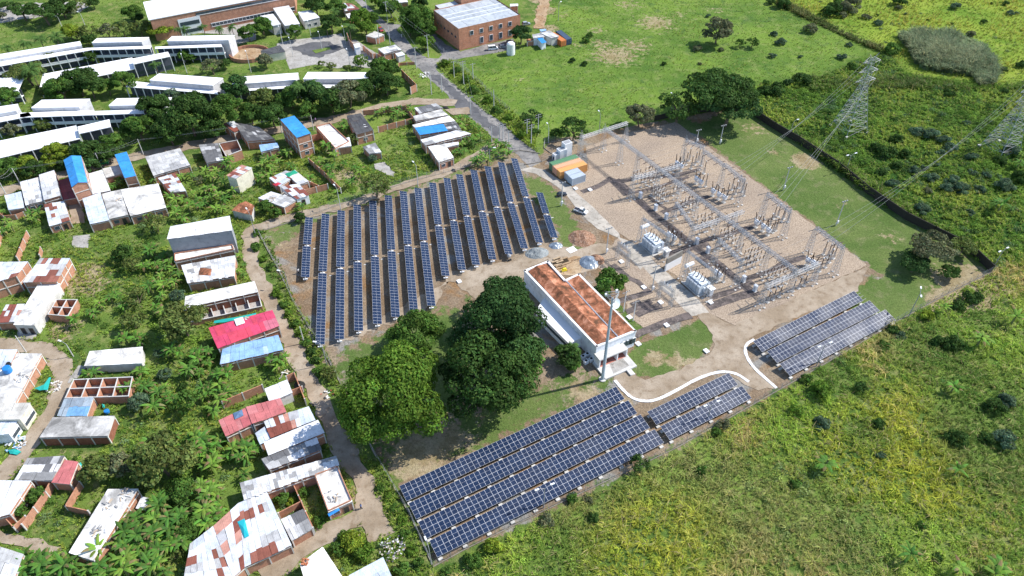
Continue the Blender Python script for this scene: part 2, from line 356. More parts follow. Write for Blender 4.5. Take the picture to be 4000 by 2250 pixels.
sheet('road',[at(x,y,0,t).xy for t,x,y in [('B',930,-60),('B',1130,120),('B',1290,300),('B',1390,430),('B',1530,570),('B',1640,690),('B',1780,830),('B',1900,930),('B',1965,1010),('B',2030,1110),('B',2200,1220),('B',2380,1380),('G',60,370),('G',190,500),('G',300,440),('G',240,330),('G',0,160),('B',2480,1235),('B',2310,1130),('B',2130,970),('B',1990,850),('B',1880,760),('B',1810,690),('B',1840,640),('B',1990,600),('B',2250,560),('B',2590,495),('B',2590,390),('B',2300,450),('B',2060,520),('B',1900,440),('B',1800,340),('B',1740,360),('B',1790,430),('B',1875,550),('B',1840,590),('B',1720,585),('B',1620,520),('B',1500,390),('B',1410,300),('B',1470,250),('B',1320,235),('B',1200,130),('B',1020,-60)]],M['asphalt'],amp=.3,**K_)
sheet('road_patch',W('B',[(1700,760),(1830,830),(1960,960),(2010,1080),(2210,1200),(2400,1370),(2470,1320),(2300,1180),(2130,1000),(1990,880),(1850,760)]),M['asphalt_d'],amp=.8,label='darker repaired asphalt band along the road',cat='road patch')
sheet('parking_lot',W('B',[(200,440),(360,400),(560,380),(860,335),(900,420),(1000,400),(1250,560),(1290,640),(1180,690),(980,665),(820,690),(600,650),(340,700),(290,560)]),M['pad'],amp=.2,label='grey asphalt parking court behind the guard house',cat='parking lot')
sheet('parking_patch',W('B',[(330,480),(560,430),(740,420),(900,480),(800,520),(640,580),(500,560)]),M['asphalt_d'],amp=.9,label='dark damp asphalt area in the parking court',cat='parking lot')
sheet('traffic_island',W('B',[(565,510),(735,475),(755,495),(600,540)]),plain('island_grass',(.12,.18,.03)),amp=.1,z=.14,label='grassy island in the parking court',cat='traffic island')
sheet('courtyard_paving',W('A',[(1960,330),(2576,180),(2576,400),(2380,450),(2360,350)]),M['pad'],amp=.1,label='marked paved court beside the brick hall',cat='paving')
sheet('car_park_far',W('A',[(0,70),(330,30),(980,20),(800,120),(500,160),(200,200),(0,240)]),M['pad'],amp=.8,label='pale paved yard under the far trees',cat='paving')
sheet('gravel_yard',YARD,M['gravel'],amp=.25,label='tan gravel yard of the substation',cat='gravel yard')
sheet('gravel_yard',YARD2,M['gravel'],amp=.25,label='smaller gravel strip beside the control building',cat='gravel yard')
sheet('concrete_road',[at(x,y,0,t).xy for t,x,y in [('G',190,490),('G',60,520),('G',240,560),('G',400,650),('G',500,720),('G',560,790),('G',660,920),('G',760,1030),('G',860,1110),('G',1060,1200),('M',1060,0),('M',1400,400),('M',1800,800),('M',1990,770),('M',1880,640),('M',1690,470),('M',1430,250),('M',1220,60),('N',60,590),('G',1080,1160),('G',800,880),('G',660,765),('G',590,680),('G',460,610),('G',330,520)]],M['concrete'],amp=.1,label='pale concrete service road through the substation',cat='road')
sheet('concrete_road',[at(x,y,0,t).xy for t,x,y in [('M',1160,190),('M',1250,75),('M',1360,100),('M',1440,190),('M',1360,260),('M',1290,330)]],M['concrete'],amp=.05,excl=False,label='concrete apron beside the upper transformer',cat='paving')
sheet('dirt_drive',[at(x,y,0,t).xy for t,x,y in [('D',2576,1200),('D',2300,1210),('D',1950,1290),('J',1800,160),('J',1450,320),('J',900,540),('J',700,590),('J',830,540),('D',1950,1380),('J',2200,100),('M',100,400),('M',140,320),('M',350,235),('M',640,360),('M',830,330),('M',880,200),('M',1010,110),('M',960,60),('M',820,90),('M',580,130),('G',830,1130),('G',600,1300),('G',300,1290)]],M['dirt'],amp=.8,label='sandy dirt drive between solar rows and control building',cat='dirt road')
sheet('dirt_drive',[at(x,y,0,t).xy for t,x,y in [('M',1860,790),('M',1990,760),('M',2130,850),('M',2240,890),('N',1240,1449),('N',2540,880),('P',900,30),('P',-30,440),('M',2400,1030),('M',2345,1170),('M',2400,1290),('P',80,1010),('O',2480,90),('O',2270,0),('M',2080,1345),('O',1700,75),('O',1370,215),('O',1200,170),('O',1040,0),('M',1030,1400),('M',1200,1360),('M',1340,1440),('M',1700,1330),('M',1970,1180),('M',2050,1080),('M',1960,900)]],M['dirt'],amp=.4,label='brown dirt drive curving in front of the solar tables',cat='dirt road')
sheet('bare_patch',W('M',[(400,330),(560,210),(700,200),(700,370),(560,400)]),M['sand'],amp=.6,label='dug orange earth behind the control building',cat='bare soil')
# kerbs of white stone
def kerb(line,label):
    mb=MB(); line=smooth(line,2)
    for a,b in zip(line[:-1],line[1:]):
        d=(b-a); c=(a+b)/2; mb.box(c.x,c.y,.02,d.length+.05,.72+R.uniform(-.08,.08),.13,math.atan2(d.y,d.x))
    o=mb.build('white_kerb',M['white']); tag(o,label,'kerb')
kerb([at(x,y,0,t).xy for t,x,y in [('O',1035,0),('O',1120,100),('O',1220,190),('O',1370,215),('O',1500,180),('O',1700,75),('M',1860,1430),('M',2080,1355),('M',2250,1370),('M',2380,1460)]],'white painted kerb curling around the lower solar tables')
kerb([at(x,y,0,t).xy for t,x,y in [('M',2435,1035),('M',2350,1085),('M',2345,1180),('M',2420,1310),('M',2576,1450),('P',85,1008)]],'white painted kerb beside the right group of solar tables')
# trench covers in the gravel
def strip(name,t,pts,w,label):
    ribbon(name,[at(x,y,0,t).xy for x,y in pts],w,M['trench'],amp=.15,excl=False,label=label,cat='cable trench')
strip('cable_trench','G',[(1030,620),(1180,770)],4.0,'wide dark slab trench at the upper end of the yard')
strip('cable_trench','N',[(230,200),(400,360),(560,480),(700,600),(830,700),(980,800),(1200,980),(1400,1150)],2.6,'long dark cable trench running past the white cabinets')
for i,(a) in enumerate([('G',[(700,745),(880,680),(990,605),(1060,640)]),('G',[(1040,640),(1300,600),(1640,580),(1900,510)]),('G',[(1220,750),(1480,690),(1780,590)]),('N',[(480,340),(700,250),(950,175)]),('N',[(800,660),(1000,590),(1250,530),(1480,440)]),('N',[(540,760),(760,680),(960,660)]),('N',[(1240,1040),(1500,950),(1700,860),(1920,780)]),('N',[(940,1290),(1250,1180),(1450,1130)]),('N',[(960,1200),(1200,1120),(1400,1040)]),
     ('M',[(1010,280),(1180,420),(1260,450),(1380,560)]),('M',[(1080,650),(1280,590),(1400,540)]),('M',[(1150,760),(1330,690),(1400,650)]),('M',[(1200,690),(1290,650)]),('M',[(1250,790),(1400,720),(1500,690)]),('M',[(1240,990),(1500,880),(1800,790)]),('M',[(1870,210),(1980,300)]),('N',[(340,180),(560,330)]),('N',[(560,780),(790,700)])]):
    strip('cable_trench',a[0],a[1],[2.0,1.6,1.4,1.8,1.5,2.2,1.8,2.6,1.8,1.6,1.8,2.0,1.4,2.2,2.4,2.2,1.0,1.4][i],'dark cable trench cover crossing the gravel, number'.replace(', number','')+' '+['near the upper dark slab','under the first cross beam','behind the first cabinet','between the second and third cabinets','below the middle breakers','beside the upper transformer','leading to the lower breakers','below the last cabinet','above the last cabinet','beside the round bush','behind the two wooden poles','right of the two wooden poles','under the small gantry','below the small gantry','along the grass edge by the control building','behind the lower transformer','beside the long trench','near the concrete fire wall'][i])
# tracks
def track(pts,w,label,mat='dirt'):
    ribbon('dirt_track',smooth([at(x,y,0,t).xy for t,x,y in pts],1),w,M[mat],amp=.7,label=label,cat='dirt track')
track([('B',2000,1040),('B',1660,1015),('B',1340,1065),('B',1060,1135),('B',520,1260),('B',60,1325),('C',1900,25),('C',1350,130),('C',1060,200),('C',800,270),('C',560,330),('C',250,420),('C',-60,500)],5,'brown dirt track between the tree belt and the village houses')
track([('D',2420,-20),('D',2330,50),('D',2180,150),('D',1900,290),('D',1640,380),('D',1400,440),('D',1050,580),('D',850,630),('D',560,690),('D',250,770),('D',0,850),('C',2500,890),('C',2530,1000),('C',2530,1200),('J',40,-60),('J',170,190),('J',260,380),('J',370,600),('J',470,790),('J',540,950),('J',650,1100),('J',760,1400),('L',830,100),('L',960,300),('L',1080,480),('L',1120,660),('L',1060,830),('L',850,960),('L',600,1100),('L',350,1280),('L',60,1470)],[4]*20+[4.2]*200,'long dirt track along the compound fence')
track([('I',-60,560),('I',200,590),('I',400,620),('I',560,680),('I',640,800),('I',640,980),('I',580,1130),('I',480,1300),('K',330,60),('K',200,220),('K',60,400),('K',-80,520)],4.2,'muddy curved track on the left side of the village')
track([('K',-40,1050),('K',200,1100),('K',420,1170),('K',600,1210)],2.2,'narrow footpath below the yard walls')
track([('E',350,-80),('E',300,120),('E',270,290)],5,'sandy track across the far pasture','sand')
track([('L',1120,700),('L',1200,900),('L',1280,1060)],5,'trampled earth beside the rubbish heap')
sheet('concrete_pad',W('D',[(1190,210),(1290,185),(1390,290),(1390,340),(1210,260)]),M['pad'],amp=.3,label='old concrete slab in the weeds behind the feathery tree',cat='concrete slab')
sheet('concrete_pad',W('C',[(735,930),(910,915),(890,1050),(740,1050)]),M['pad'],amp=.5,label='burnt grey slab in the weedy lot',cat='concrete slab')
sheet('concrete_pad',W('M',[(960,1250),(1080,1200),(1180,1310),(1020,1390)]),M['pad'],amp=0,z=.5,label='concrete landing before the control building porch',cat='concrete slab')
sheet('concrete_pad',W('I',[(180,440),(380,430),(360,525),(180,520)]),M['pad'],amp=.1,label='paved forecourt of the grey garage house',cat='concrete slab')
sheet('concrete_pad',W('I',[(790,790),(900,780),(720,970),(670,960)]),M['pad'],amp=.3,label='grey strip of paving left of the white slab roof',cat='concrete slab')
sheet('bare_patch',W('C',[(690,620),(830,610),(860,800),(720,810)]),M['dirt'],amp=.3,label='bare earth yard under the tall blue roofed house',cat='bare soil')
sheet('bare_patch',W('B',[(1900,1110),(2130,1080),(2160,1150),(1990,1160)]),M['dirt'],amp=.5,label='bare earth beside the road near the patched roofs',cat='bare soil')
for i,(x,y,r) in enumerate([(1480,1100,7),(1600,1160,8),(1760,1150,10),(1850,760,6),(1680,860,5),(1980,800,7),(1330,1120,4)]):
    c=at(x,y); pl=[(c.x+r*R.uniform(.5,1.1)*math.cos(a*.63),c.y+.8*r*R.uniform(.5,1.1)*math.sin(a*.63)) for a in range(10)]
ORD=['first','second','third','fourth','fifth','sixth','seventh','eighth','ninth','tenth','eleventh','twelfth','thirteenth','fourteenth','fifteenth','sixteenth']
def ordn(i): return ORD[i] if i<16 else str(i+1)+'th'
# ---------------------------------------------------------------- solar
def module_mesh(w,l,cells):
    """one framed module: frame w x l, glass in two half-cut fields"""
    a=MB(); fr=.024
    a.box8([(-w/2,-l/2,-.04),(w/2,-l/2,-.04),(w/2,l/2,-.04),(-w/2,l/2,-.04),(-w/2,-l/2,0),(w/2,-l/2,0),(w/2,l/2,0),(-w/2,l/2,0)])
    g=MB()
    for y0,y1 in ((-l/2+fr,-.011),(.011,l/2-fr)):
        g.poly([(-w/2+fr,y0,.006),(w/2-fr,y0,.006),(w/2-fr,y1,.006),(-w/2+fr,y1,.006)],1)
    a.v+=[]; k=len(a.v); a.v+=g.v; a.f+=[tuple(i+k for i in f) for f in g.f]; a.mi+=g.mi; a.c+=g.c
    return a.mesh('solar_module')
PITCH=1.137
MOD_P=module_mesh(1.12,2.0,0); MOD_L=module_mesh(1.12,2.24,0)
for me_ in (MOD_P,MOD_L): me_.materials.append(M['pvframe']); me_.materials.append(M['pv'])
def place_module(me,parent,mat):
    o=bpy.data.objects.new('solar_module',me); COL.objects.link(o); o.parent=parent; o.matrix_local=mat; return o
def big_table(tl,bl,tr,br,label,group,zt=2.0,zb=1.25,rails=False):
    TLp=at(*px(*tl),zt);BLp=at(*px(*bl),zb);TRp=at(*px(*tr),zt);BRp=at(*px(*br),zb)
    o=(TLp+TRp)/2*0+TLp; ux=((TRp-TLp)+(BRp-BLp)); ux.z=0; L=((TRp-TLp).xy.length+(BRp-BLp).xy.length)/2; ux.normalize()
    uy=Vector((-ux.y,ux.x,0))   # towards the high edge
    c=(TLp+BLp+TRp+BRp)/4; D_=(abs((TLp-BLp).dot(uy))+abs((TRp-BRp).dot(uy)))/2; print('table depth',round(D_,2),'len',round(L,1)); wd=min(4.3,1.01*math.hypot(D_,zt-zb)); ml=(wd-.06)/2/2.0; s=math.asin((zt-zb)/wd)
    n=round(L/PITCH); t=thing('solar_table',label,'solar table',(c.x,c.y,0),math.atan2(ux.y,ux.x),group)
    rot=Matrix.Rotation(s,4,'X'); zc=(zt+zb)/2
    for i in range(n):
        for k in (-1,1):
            x=(i-(n-1)/2)*PITCH; m=Matrix.Translation((0,0,zc))@rot@Matrix.Translation((x,k*wd/4,.0))@Matrix.Diagonal((1,ml,1,1)); place_module(MOD_P,t,m)
    mb=MB(); nl=max(3,int(n*PITCH/5.2)); half=n*PITCH/2
    for k in (-1.5,-.5,.5,1.5):
        y=k*math.cos(s); z=zc+k*math.sin(s)-.12; mb.bar((-half,y,z),(half+(1.3 if rails else 0),y,z),.05)
    for i in range(nl+1):
        x=-half+.6+(2*half-1.2)*i/nl
        for k in (-1.5,1.5):
            y=k*math.cos(s); z=zc+k*math.sin(s)-.15
            mb.bar((x,y,0),(x,y,z),.06); fb=MB(); fb.box(x,y-.35 if k<0 else y,0,.9,.6,.32); link('footing',fb.mesh('footing'),[M['conc']],t)
        mb.bar((x,-1.9*math.cos(s),zc-1.9*math.sin(s)-.2),(x,1.9*math.cos(s),zc+1.9*math.sin(s)-.2),.06)
        mb.bar((x,-1.5*math.cos(s),.4),(x,1.5*math.cos(s),zc+1.4*math.sin(s)-.3),.04)
    for b,nm,mt in ((mb,'support_frame',M['steel']),):
        link(nm,b.mesh(nm),[mt],t)
G1='long solar tables along the front fence'
T=big_table
T(('L',1447,543),('L',1510,700),('O',1050,58),('O',1130,185),'longest solar table nearest the big trees, first of the four front tables',G1)
T(('L',1545,712),('L',1600,885),('O',1175,195),('O',1255,330),'long solar table, second row away from the big trees',G1)
T(('L',1640,905),('L',1705,1075),('O',1295,335),('O',1385,478),'long solar table, third row away from the big trees',G1)
T(('L',1740,1090),('L',1820,1270),('O',1450,488),('O',1522,622),'long solar table closest to the front fence and tall grass',G1)
G2='short solar tables in front of the white kerb'
T(('O',1375,305),('O',1450,445),('M',2180,1370),('O',2265,45),'shorter solar table directly under the curling white kerb',G2)
T(('O',1505,455),('O',1580,600),('O',2315,50),('O',2405,180),'shorter solar table by the front fence with a lamp shadow on it',G2)
G3='pale solar tables at the corner lawn'
T((None,2943,1333),(None,2977,1374),('P',870,25),('P',955,130),'pale reflecting solar table next to the gravel yard, rails left open at its end',G3,rails=True)
T((None,2997,1373),('P',85,755),('P',1030,118),('P',1125,235),'pale reflecting solar table in the middle of the corner group',G3)
T(('P',130,750),('P',225,885),('P',1180,222),('P',1275,325),'palest solar table of the corner group beside the front fence',G3)
# single-module tracker rows
rows=[(('D',535,740),('D',512,1022),('D',495,1342)),(('D',700,705),('D',670,1293),('J',645,568)),(('D',857,672),('D',848,1250),('J',840,515)),
(('D',1018,613),('D',1022,1182),('J',1033,430)),(('D',1175,575),('D',1195,1127),('J',1222,362)),(('D',1330,520),('D',1362,1073),('J',1405,293)),
(('D',1480,478),('D',1528,1020),('J',1588,232)),(('D',1628,447),('D',1688,980),('J',1765,180)),(('D',1775,392),('D',1835,820),('D',1908,1328)),
(('D',1920,345),('D',1985,768),('D',2073,1268)),(('D',2045,308),('D',2122,725),('D',2215,1217)),(('D',2188,265),('D',2272,678),('D',2380,1162)),
(('D',2330,228),('D',2422,635),('D',2545,1112)),(('D',2465,187),('D',2560,590),('G',125,1310)),(('G',20,405),('G',140,795),('G',275,1250)),(('G',275,748),('G',345,967),('G',425,1200))]
TILT=math.radians(14)
def tracker(a,b,label):
    d=(b-a); L=d.xy.length; d.normalize(); n=max(4,round(L/PITCH)); c=(a+b)/2
    t=thing('solar_tracker_row',label,'solar row',(c.x,c.y,0),math.atan2(d.y,d.x),'narrow solar rows in the left field')
    # local x along the row (away from the camera), local -y is to the right, the low side
    rot=Matrix.Rotation(TILT,4,'X'); z=1.45; p=L/n
    for i in range(n):
        m=Matrix.Translation((0,0,z))@rot@Matrix.Translation(((i-(n-1)/2)*p,0,.12)); place_module(MOD_L,t,m)
    mb=MB(); mb.bar((-L/2-.5,0,z),(L/2+.1,0,z),.08,6)
    for i in range(max(3,int(L/6))+1):
        x=-L/2+.3+(L-.6)*i/max(3,int(L/6)); mb.bar((x,0,0),(x,0,z),.07)
    link('torque_tube',mb.mesh('torque_tube'),[M['steel']],t)
    e=MB(); e.box(-L/2-.35,0,.9,.3,1.2,.35); link('end_bracket',e.mesh('end_bracket'),[M['white']],t)
for i,(A_,G_,B_) in enumerate(rows):
    a=at(*px(*A_),1.5); g_=at(*px(*G_),1.5); b=at(*px(*B_),1.5); dd=(a-b).normalized()
    pos=ordn(i)+' row from the weedy corner' if i<15 else 'the short outlying row beside the service road'
    tracker(g_+dd*.45,a,'narrow solar row, far stretch of '+('the '+pos if i<15 else pos)); tracker(b,g_-dd*.45,'narrow solar row, near stretch of '+('the '+pos if i<15 else pos))
    t=thing('inverter_box','white inverter boxes in the gap of '+('the '+pos if i<15 else pos),'inverter',(g_.x,g_.y,0),math.atan2(dd.y,dd.x),'inverter boxes between the solar rows')
    mb=MB(); mb.box(0,-.15,.9,.4,.5,.5); mb.box(0,.5,.9,.4,.45,.45); link('cabinet',mb.mesh('cabinet'),[M['white']],t)
    mb=MB(); mb.bar((0,-.1,0),(0,-.1,.9),.05); mb.bar((0,.5,0),(0,.5,.9),.05); link('stand',mb.mesh('stand'),[M['steel']],t)
    mb=MB(); mb.box(0,-1.9,0,.35,.7,.06); link('ground_slab',mb.mesh('ground_slab'),[M['conc']],t)
# ---------------------------------------------------------------- lattice steel
def lattice(mb,a,b,wa,wb,n,up=None,r=.038,rb=.022,tri=False,minor=True):
    """square lattice mast or beam between a and b, half widths wa, wb"""
    a=Vector(a);b=Vector(b);d=(b-a).normalized()
    if up is None: u=Vector((1,0,0)) if abs(d.x)<.9 else Vector((0,1,0)); u=(u-d*u.dot(d)).normalized()
    else: u=(Vector(up)-d*Vector(up).dot(d)).normalized()
    w=d.cross(u); cor=((1,1),(1,-1),(-1,-1),(-1,1))
    def pt(t,c): h=wa+(wb-wa)*t; p=a+(b-a)*t; return p+u*(c[0]*h)+w*(c[1]*h)
    ts=[i/n for i in range(n+1)]
    for c in cor: mb.bar(pt(0,c),pt(1,c),r)
    for i in range(n):
        for k in range(4):
            c1,c2=cor[k],cor[(k+1)%4]
            if i%2: c1,c2=c2,c1
            mb.bar(pt(ts[i],c1),pt(ts[i+1],c2),rb)
            if minor: mb.bar(pt(ts[i],c2),pt(ts[i+1],c1),rb)
            mb.bar(pt(ts[i+1],c1),pt(ts[i+1],c2),rb)
ANG=None
mbase=at(*px('G',910,325)); mend=at(*px('N',1740,1160))
MDIR=(mend-mbase).xy.normalized(); MANG=math.atan2(MDIR.y,MDIR.x); MX=Vector((MDIR.x,MDIR.y,0)); MY=Vector((-MDIR.y,MDIR.x,0))
TG='lattice towers of the substation gantries'; TOPS={}
def tower(key,base,top,label,wb=.85,wt=.35,spike=1.2):
    b=at(*px(*base)); h=height_of(px(*base),px(*top)); h=max(5,min(16,h)); TOPS[key]=Vector((b.x,b.y,h-spike*.9))
    t=thing('gantry_tower',label,'lattice tower',(b.x,b.y,0),MANG,TG)
    mb=MB(); hb=h-spike; lattice(mb,(0,0,0),(0,0,hb),wb,wt,8,up=(1,0,0))
    link('lattice_mast',mb.mesh('lattice_mast'),[M['steel']],t)
    mb=MB()
    for c in ((1,1),(1,-1),(-1,-1),(-1,1)): mb.bar((c[0]*wt,c[1]*wt,hb),(0,0,h),.03)
    link('peak',mb.mesh('peak'),[M['steel']],t)
    for c in ((1,1),(1,-1),(-1,-1),(-1,1)): mb=MB(); mb.box(c[0]*wb,c[1]*wb,0,.5,.5,.25); link('footing',mb.mesh('footing'),[M['conc']],t)
    return t
def ins_string(mb,a,b):
    mb.bar(a,b,.10,6,cap=True)
def beam(p,q,label,ins=0,w=.42,hang=True,z=None,side=1,both=False):
    p=Vector(p);q=Vector(q)
    if z: p.z=q.z=z
    c=(p+q)/2; d=(q-p); L=d.length; t=thing('gantry_beam',label,'lattice beam',(c.x,c.y,c.z),math.atan2(d.y,d.x),'lattice beams of the substation gantries')
    mb=MB(); dz=(q.z-p.z)/2; lattice(mb,(-L/2,0,-dz),(L/2,0,dz),w,w,max(4,int(L/1.3)),up=(0,0,1),r=.065,rb=.035)
    link('truss',mb.mesh('truss'),[M['steel_l']],t)
    for i in range(ins):
        x=(i-(ins-1)/2)*(L/(ins+.6))
        for s in ((-1,1) if both else (side,)):
            mb=MB(); mb.bar((x,s*w,0),(x,s*2.4,-.25),.09,6,cap=True); link('insulator',mb.mesh('insulator'),[M['ceramic']],t)
        if hang and i%1==0:
            mb=MB(); mb.bar((x+.9,0,-w),(x+.9,0,-w-1.5),.075,6,cap=True); link('insulator',mb.mesh('insulator'),[M['ceramic']],t)
    return t
# main line, nine towers
tw=[('m1',('G',912,325),('G',935,50),'tower at the upper end of the main gantry line beside the bushy tree'),('m2',('G',1078,455),('G',1105,170),'second tower of the main gantry line from its upper end'),
('m3',('G',1240,600),('G',1275,335),'third tower of the main gantry line from its upper end'),('m4',('G',1440,770),('G',1485,485),'fourth tower of the main gantry line, close to the first cross beam'),
('m5',('G',1660,830),('G',1665,590),'fifth tower of the main gantry line from its upper end'),('m6',('G',1825,1020),('G',1865,780),'sixth tower of the main gantry line from its upper end'),
('m7',('N',1000,590),('N',1062,330),'seventh tower of the main gantry line, at the second cross beam'),('m8',('N',1235,750),('N',1290,520),'eighth tower of the main gantry line from its upper end'),
('m9',('N',1480,960),('N',1545,680),'ninth tower of the main gantry line from its upper end'),('m10',('N',1745,1165),('N',1800,880),'last tower of the main gantry line, at the lowest cross beam'),
('r1',('G',1705,470),('G',1730,165),'first tower of the lawn side gantry from its upper end'),('r2',('G',1885,545),('G',1922,300),'second tower of the lawn side gantry from its upper end'),
('r3',('G',2085,700),('G',2127,445),'third tower of the lawn side gantry from its upper end'),('r4',('G',2275,870),('G',2338,590),'fourth tower of the lawn side gantry, last of its upper run'),
('r5',('N',1470,400),('N',1542,125),'tall leaning look tower of the lawn side gantry middle span, upper one'),('r6',('N',1690,590),('N',1776,295),'lawn side gantry tower in the middle span, lower one'),
('r7',('N',1940,750),('N',2028,470),'lawn side gantry tower in the last span, upper one'),('r8',('N',2200,960),('N',2297,650),'lawn side gantry tower at the lowest corner of the lawn'),
('l1',('N',590,400),('N',585,240),'inner low gantry tower behind the third white cabinet'),('l2',('N',760,650),('N',800,420),'inner gantry tower above the white cabinet near the fire wall'),
('l3',('N',990,860),('N',1035,590),'inner low gantry tower behind the lower transformer'),('l4',('N',1215,1090),('N',1282,790),'inner low gantry tower by the last but one white cabinet'),
('t1',('N',255,640),('N',305,360),'gantry tower beside the tank of the upper transformer'),('t2',('N',500,810),('N',530,540),'gantry tower right of the upper transformer'),
('t3',('N',685,1010),('N',742,690),'gantry tower beside the tank of the lower transformer'),('t4',('N',930,1210),('N',985,900),'gantry tower right of the lower transformer'),
('c1',('G',1195,815),('G',1225,560),'left end tower of the first cross beam'),('c2',('G',1640,690),('G',1700,470),'right end tower of the first cross beam'),
('d2',('G',2230,1060),('G',2320,920),'slim end tower of the second cross beam'),
('e1',('N',1460,1290),('N',1512,1010),'corner tower at the lowest left end of the yard'),('e2',('N',1990,1050),('N',2035,850),'right end tower of the lowest cross beam'),
('f1',('G',685,385),('G',700,118),'tower above the shipping containers at the yard entrance'),('f2',('G',1140,235),('G',1155,65),'tower in front of the bushy round tree')]
for k,b,t_,l in tw: tower(k,b,t_,'grey lattice '+l)
mh=np.mean([TOPS['m%d'%i].z for i in range(1,11)]); print('main h',mh,[round(TOPS[k].z,1) for k in TOPS])
def bz(a,b,label,**k):
    p,q=TOPS[a].copy(),TOPS[b].copy(); z=(p.z+q.z)/2; p.z=q.z=z; return beam(p,q,label,**k)
mm=['m%d'%i for i in range(1,11)]
mt=TOPS['m1'].copy(); me_=TOPS['m10'].copy()
for i in range(9):
    p=mt.lerp(me_,i/9);q=mt.lerp(me_,(i+1)/9); p.z=q.z=mh
    beam(p,q,'lattice beam, %s span of the long main gantry counted from its upper end'%ordn(i),ins=0 if i<2 else 3,both=True)
for a,b,l,k in (('r1','r2','lawn side gantry beam, first upper span',dict(ins=3,both=True,hang=False)),('r2','r3','lawn side gantry beam, second upper span',dict(ins=3,both=True,hang=False)),('r3','r4','lawn side gantry beam, third upper span',dict(ins=3,both=True,hang=False)),
    ('r5','r6','lawn side gantry beam of the middle pair',dict(ins=3,both=True,hang=False)),('r7','r8','lawn side gantry beam nearest the lowest corner',dict(ins=3,both=True,hang=False)),
    ('l1','l2','inner low beam above the white cabinets',dict(ins=3,both=True)),('l3','l4','inner low beam behind the lower transformer',dict(ins=3,both=True)),
    ('t1','t2','slim beam above the upper transformer',dict(ins=3,w=.25,hang=False)),('t3','t4','slim beam above the lower transformer',dict(ins=3,w=.25,hang=False)),
    ('c1','c2','first cross beam with hanging insulators',dict(ins=6)),('f1','f2','beam across the upper end over the yard entrance',dict(ins=3,hang=False)),('e1','e2','lowest cross beam nearest the solar tables',dict(ins=6))):
    bz(a,b,'lattice '+l,**k)
z2=mh-1; p=at(*px('N',800,500),z2); q=at(*px('N',1300,325),z2); beam(p,q,'lattice second cross beam reaching over the middle of the yard',ins=6)
def wire(pts,label,r=.022,sag=1.2,group='overhead conductors of the substation',name='power_line'):
    mb=MB()
    for a,b in zip(pts[:-1],pts[1:]):
        a=Vector(a);b=Vector(b);pr=a
        for i in range(1,9):
            t=i/8; q=a.lerp(b,t); q.z-=4*sag*t*(1-t); mb.bar(pr,q,r,3); pr=q
    o=mb.build(name,M['steel_d']); tag(o,label,'cable',group); return o
# conductors along and across the yard
def span(a,b,off): 
    d=(b-a).normalized(); n=Vector((-d.y,d.x,0)); return a+n*off,b+n*off
for k,(a,b,l) in enumerate((('m3','r1','from the third main tower to the lawn side gantry'),('m5','r3','from the fifth main tower to the lawn side gantry'),('m7','r5','from the seventh main tower to the lawn side gantry'),('m9','r7','from the ninth main tower to the lawn side gantry'),('l1','m5','between inner low gantry and main gantry'),('t1','l1','from the upper transformer to the inner gantry'),('t3','l3','from the lower transformer to the inner gantry'))):
    for s,w_ in zip((-2.2,0,2.2),('left','middle','right')):
        p=TOPS[a]+MX*(s+3.5); q=TOPS[b]+MX*(s+3.5); wire([p,q],'thin %s conductor %s'%({'left':'upper','middle':'middle','right':'lower'}[w_],l),sag=.5)
# equipment --------------------------------------------------------------
def loc(t,x,y): return at(*px(t,x,y))
def steel_stand(mb,h,w=.35):
    lattice(mb,(0,0,0),(0,0,h),w,w*.8,3,up=(1,0,0),r=.04,rb=.025)
def post_unit(t,x,y,label,kind,group,h=2.6,ih=1.9,cap='steel',scale=1):
    p=loc(t,x,y); e=thing(kind,label,kind.replace('_',' '),(p.x,p.y,0),MANG,group)
    mb=MB(); mb.box(0,0,0,.9,.9,.2); link('footing',mb.mesh('footing'),[M['conc']],e)
    mb=MB(); steel_stand(mb,h,.22); link('stand',mb.mesh('stand'),[M['steel']],e)
    mb=MB(); pr=[(.09,h)]
    for i in range(6): zz=h+ih*(i+.5)/6; pr+=[(.15,zz-.06),(.10,zz+.06)]
    pr.append((.06,h+ih)); mb.lathe(pr,7); link('insulator',mb.mesh('insulator'),[M['ceramic']],e)
    mb=MB(); mb.lathe([(.16,h+ih),(.2,h+ih+.15),(.16,h+ih+.35),(.04,h+ih+.4)],7); link('cap',mb.mesh('cap'),[M['white'] if cap=='white' else M['steel']],e)
    return e
def breaker(t,x,y,label,group='circuit breakers with white boxes'):
    p=loc(t,x,y); e=thing('circuit_breaker',label,'circuit breaker',(p.x,p.y,0),MANG,group)
    mb=MB(); mb.box(0,0,0,1.2,1.0,.2); link('footing',mb.mesh('footing'),[M['conc']],e)
    mb=MB(); steel_stand(mb,1.5,.35); link('stand',mb.mesh('stand'),[M['steel']],e)
    mb=MB(); mb.box(0,0,1.4,1.3,1.0,1.1); mb.bar((-1,0,2.6),(1,0,2.6),.22,8,cap=True); link('drive_box',mb.mesh('drive_box'),[M['white']],e)
    for s in (-1,1):
        mb=MB(); mb.bar((s*.55,0,2.6),(s*1.0,0,5.0),.16,8,.11,cap=True); link('bushing',mb.mesh('bushing'),[M['ceramic']],e)
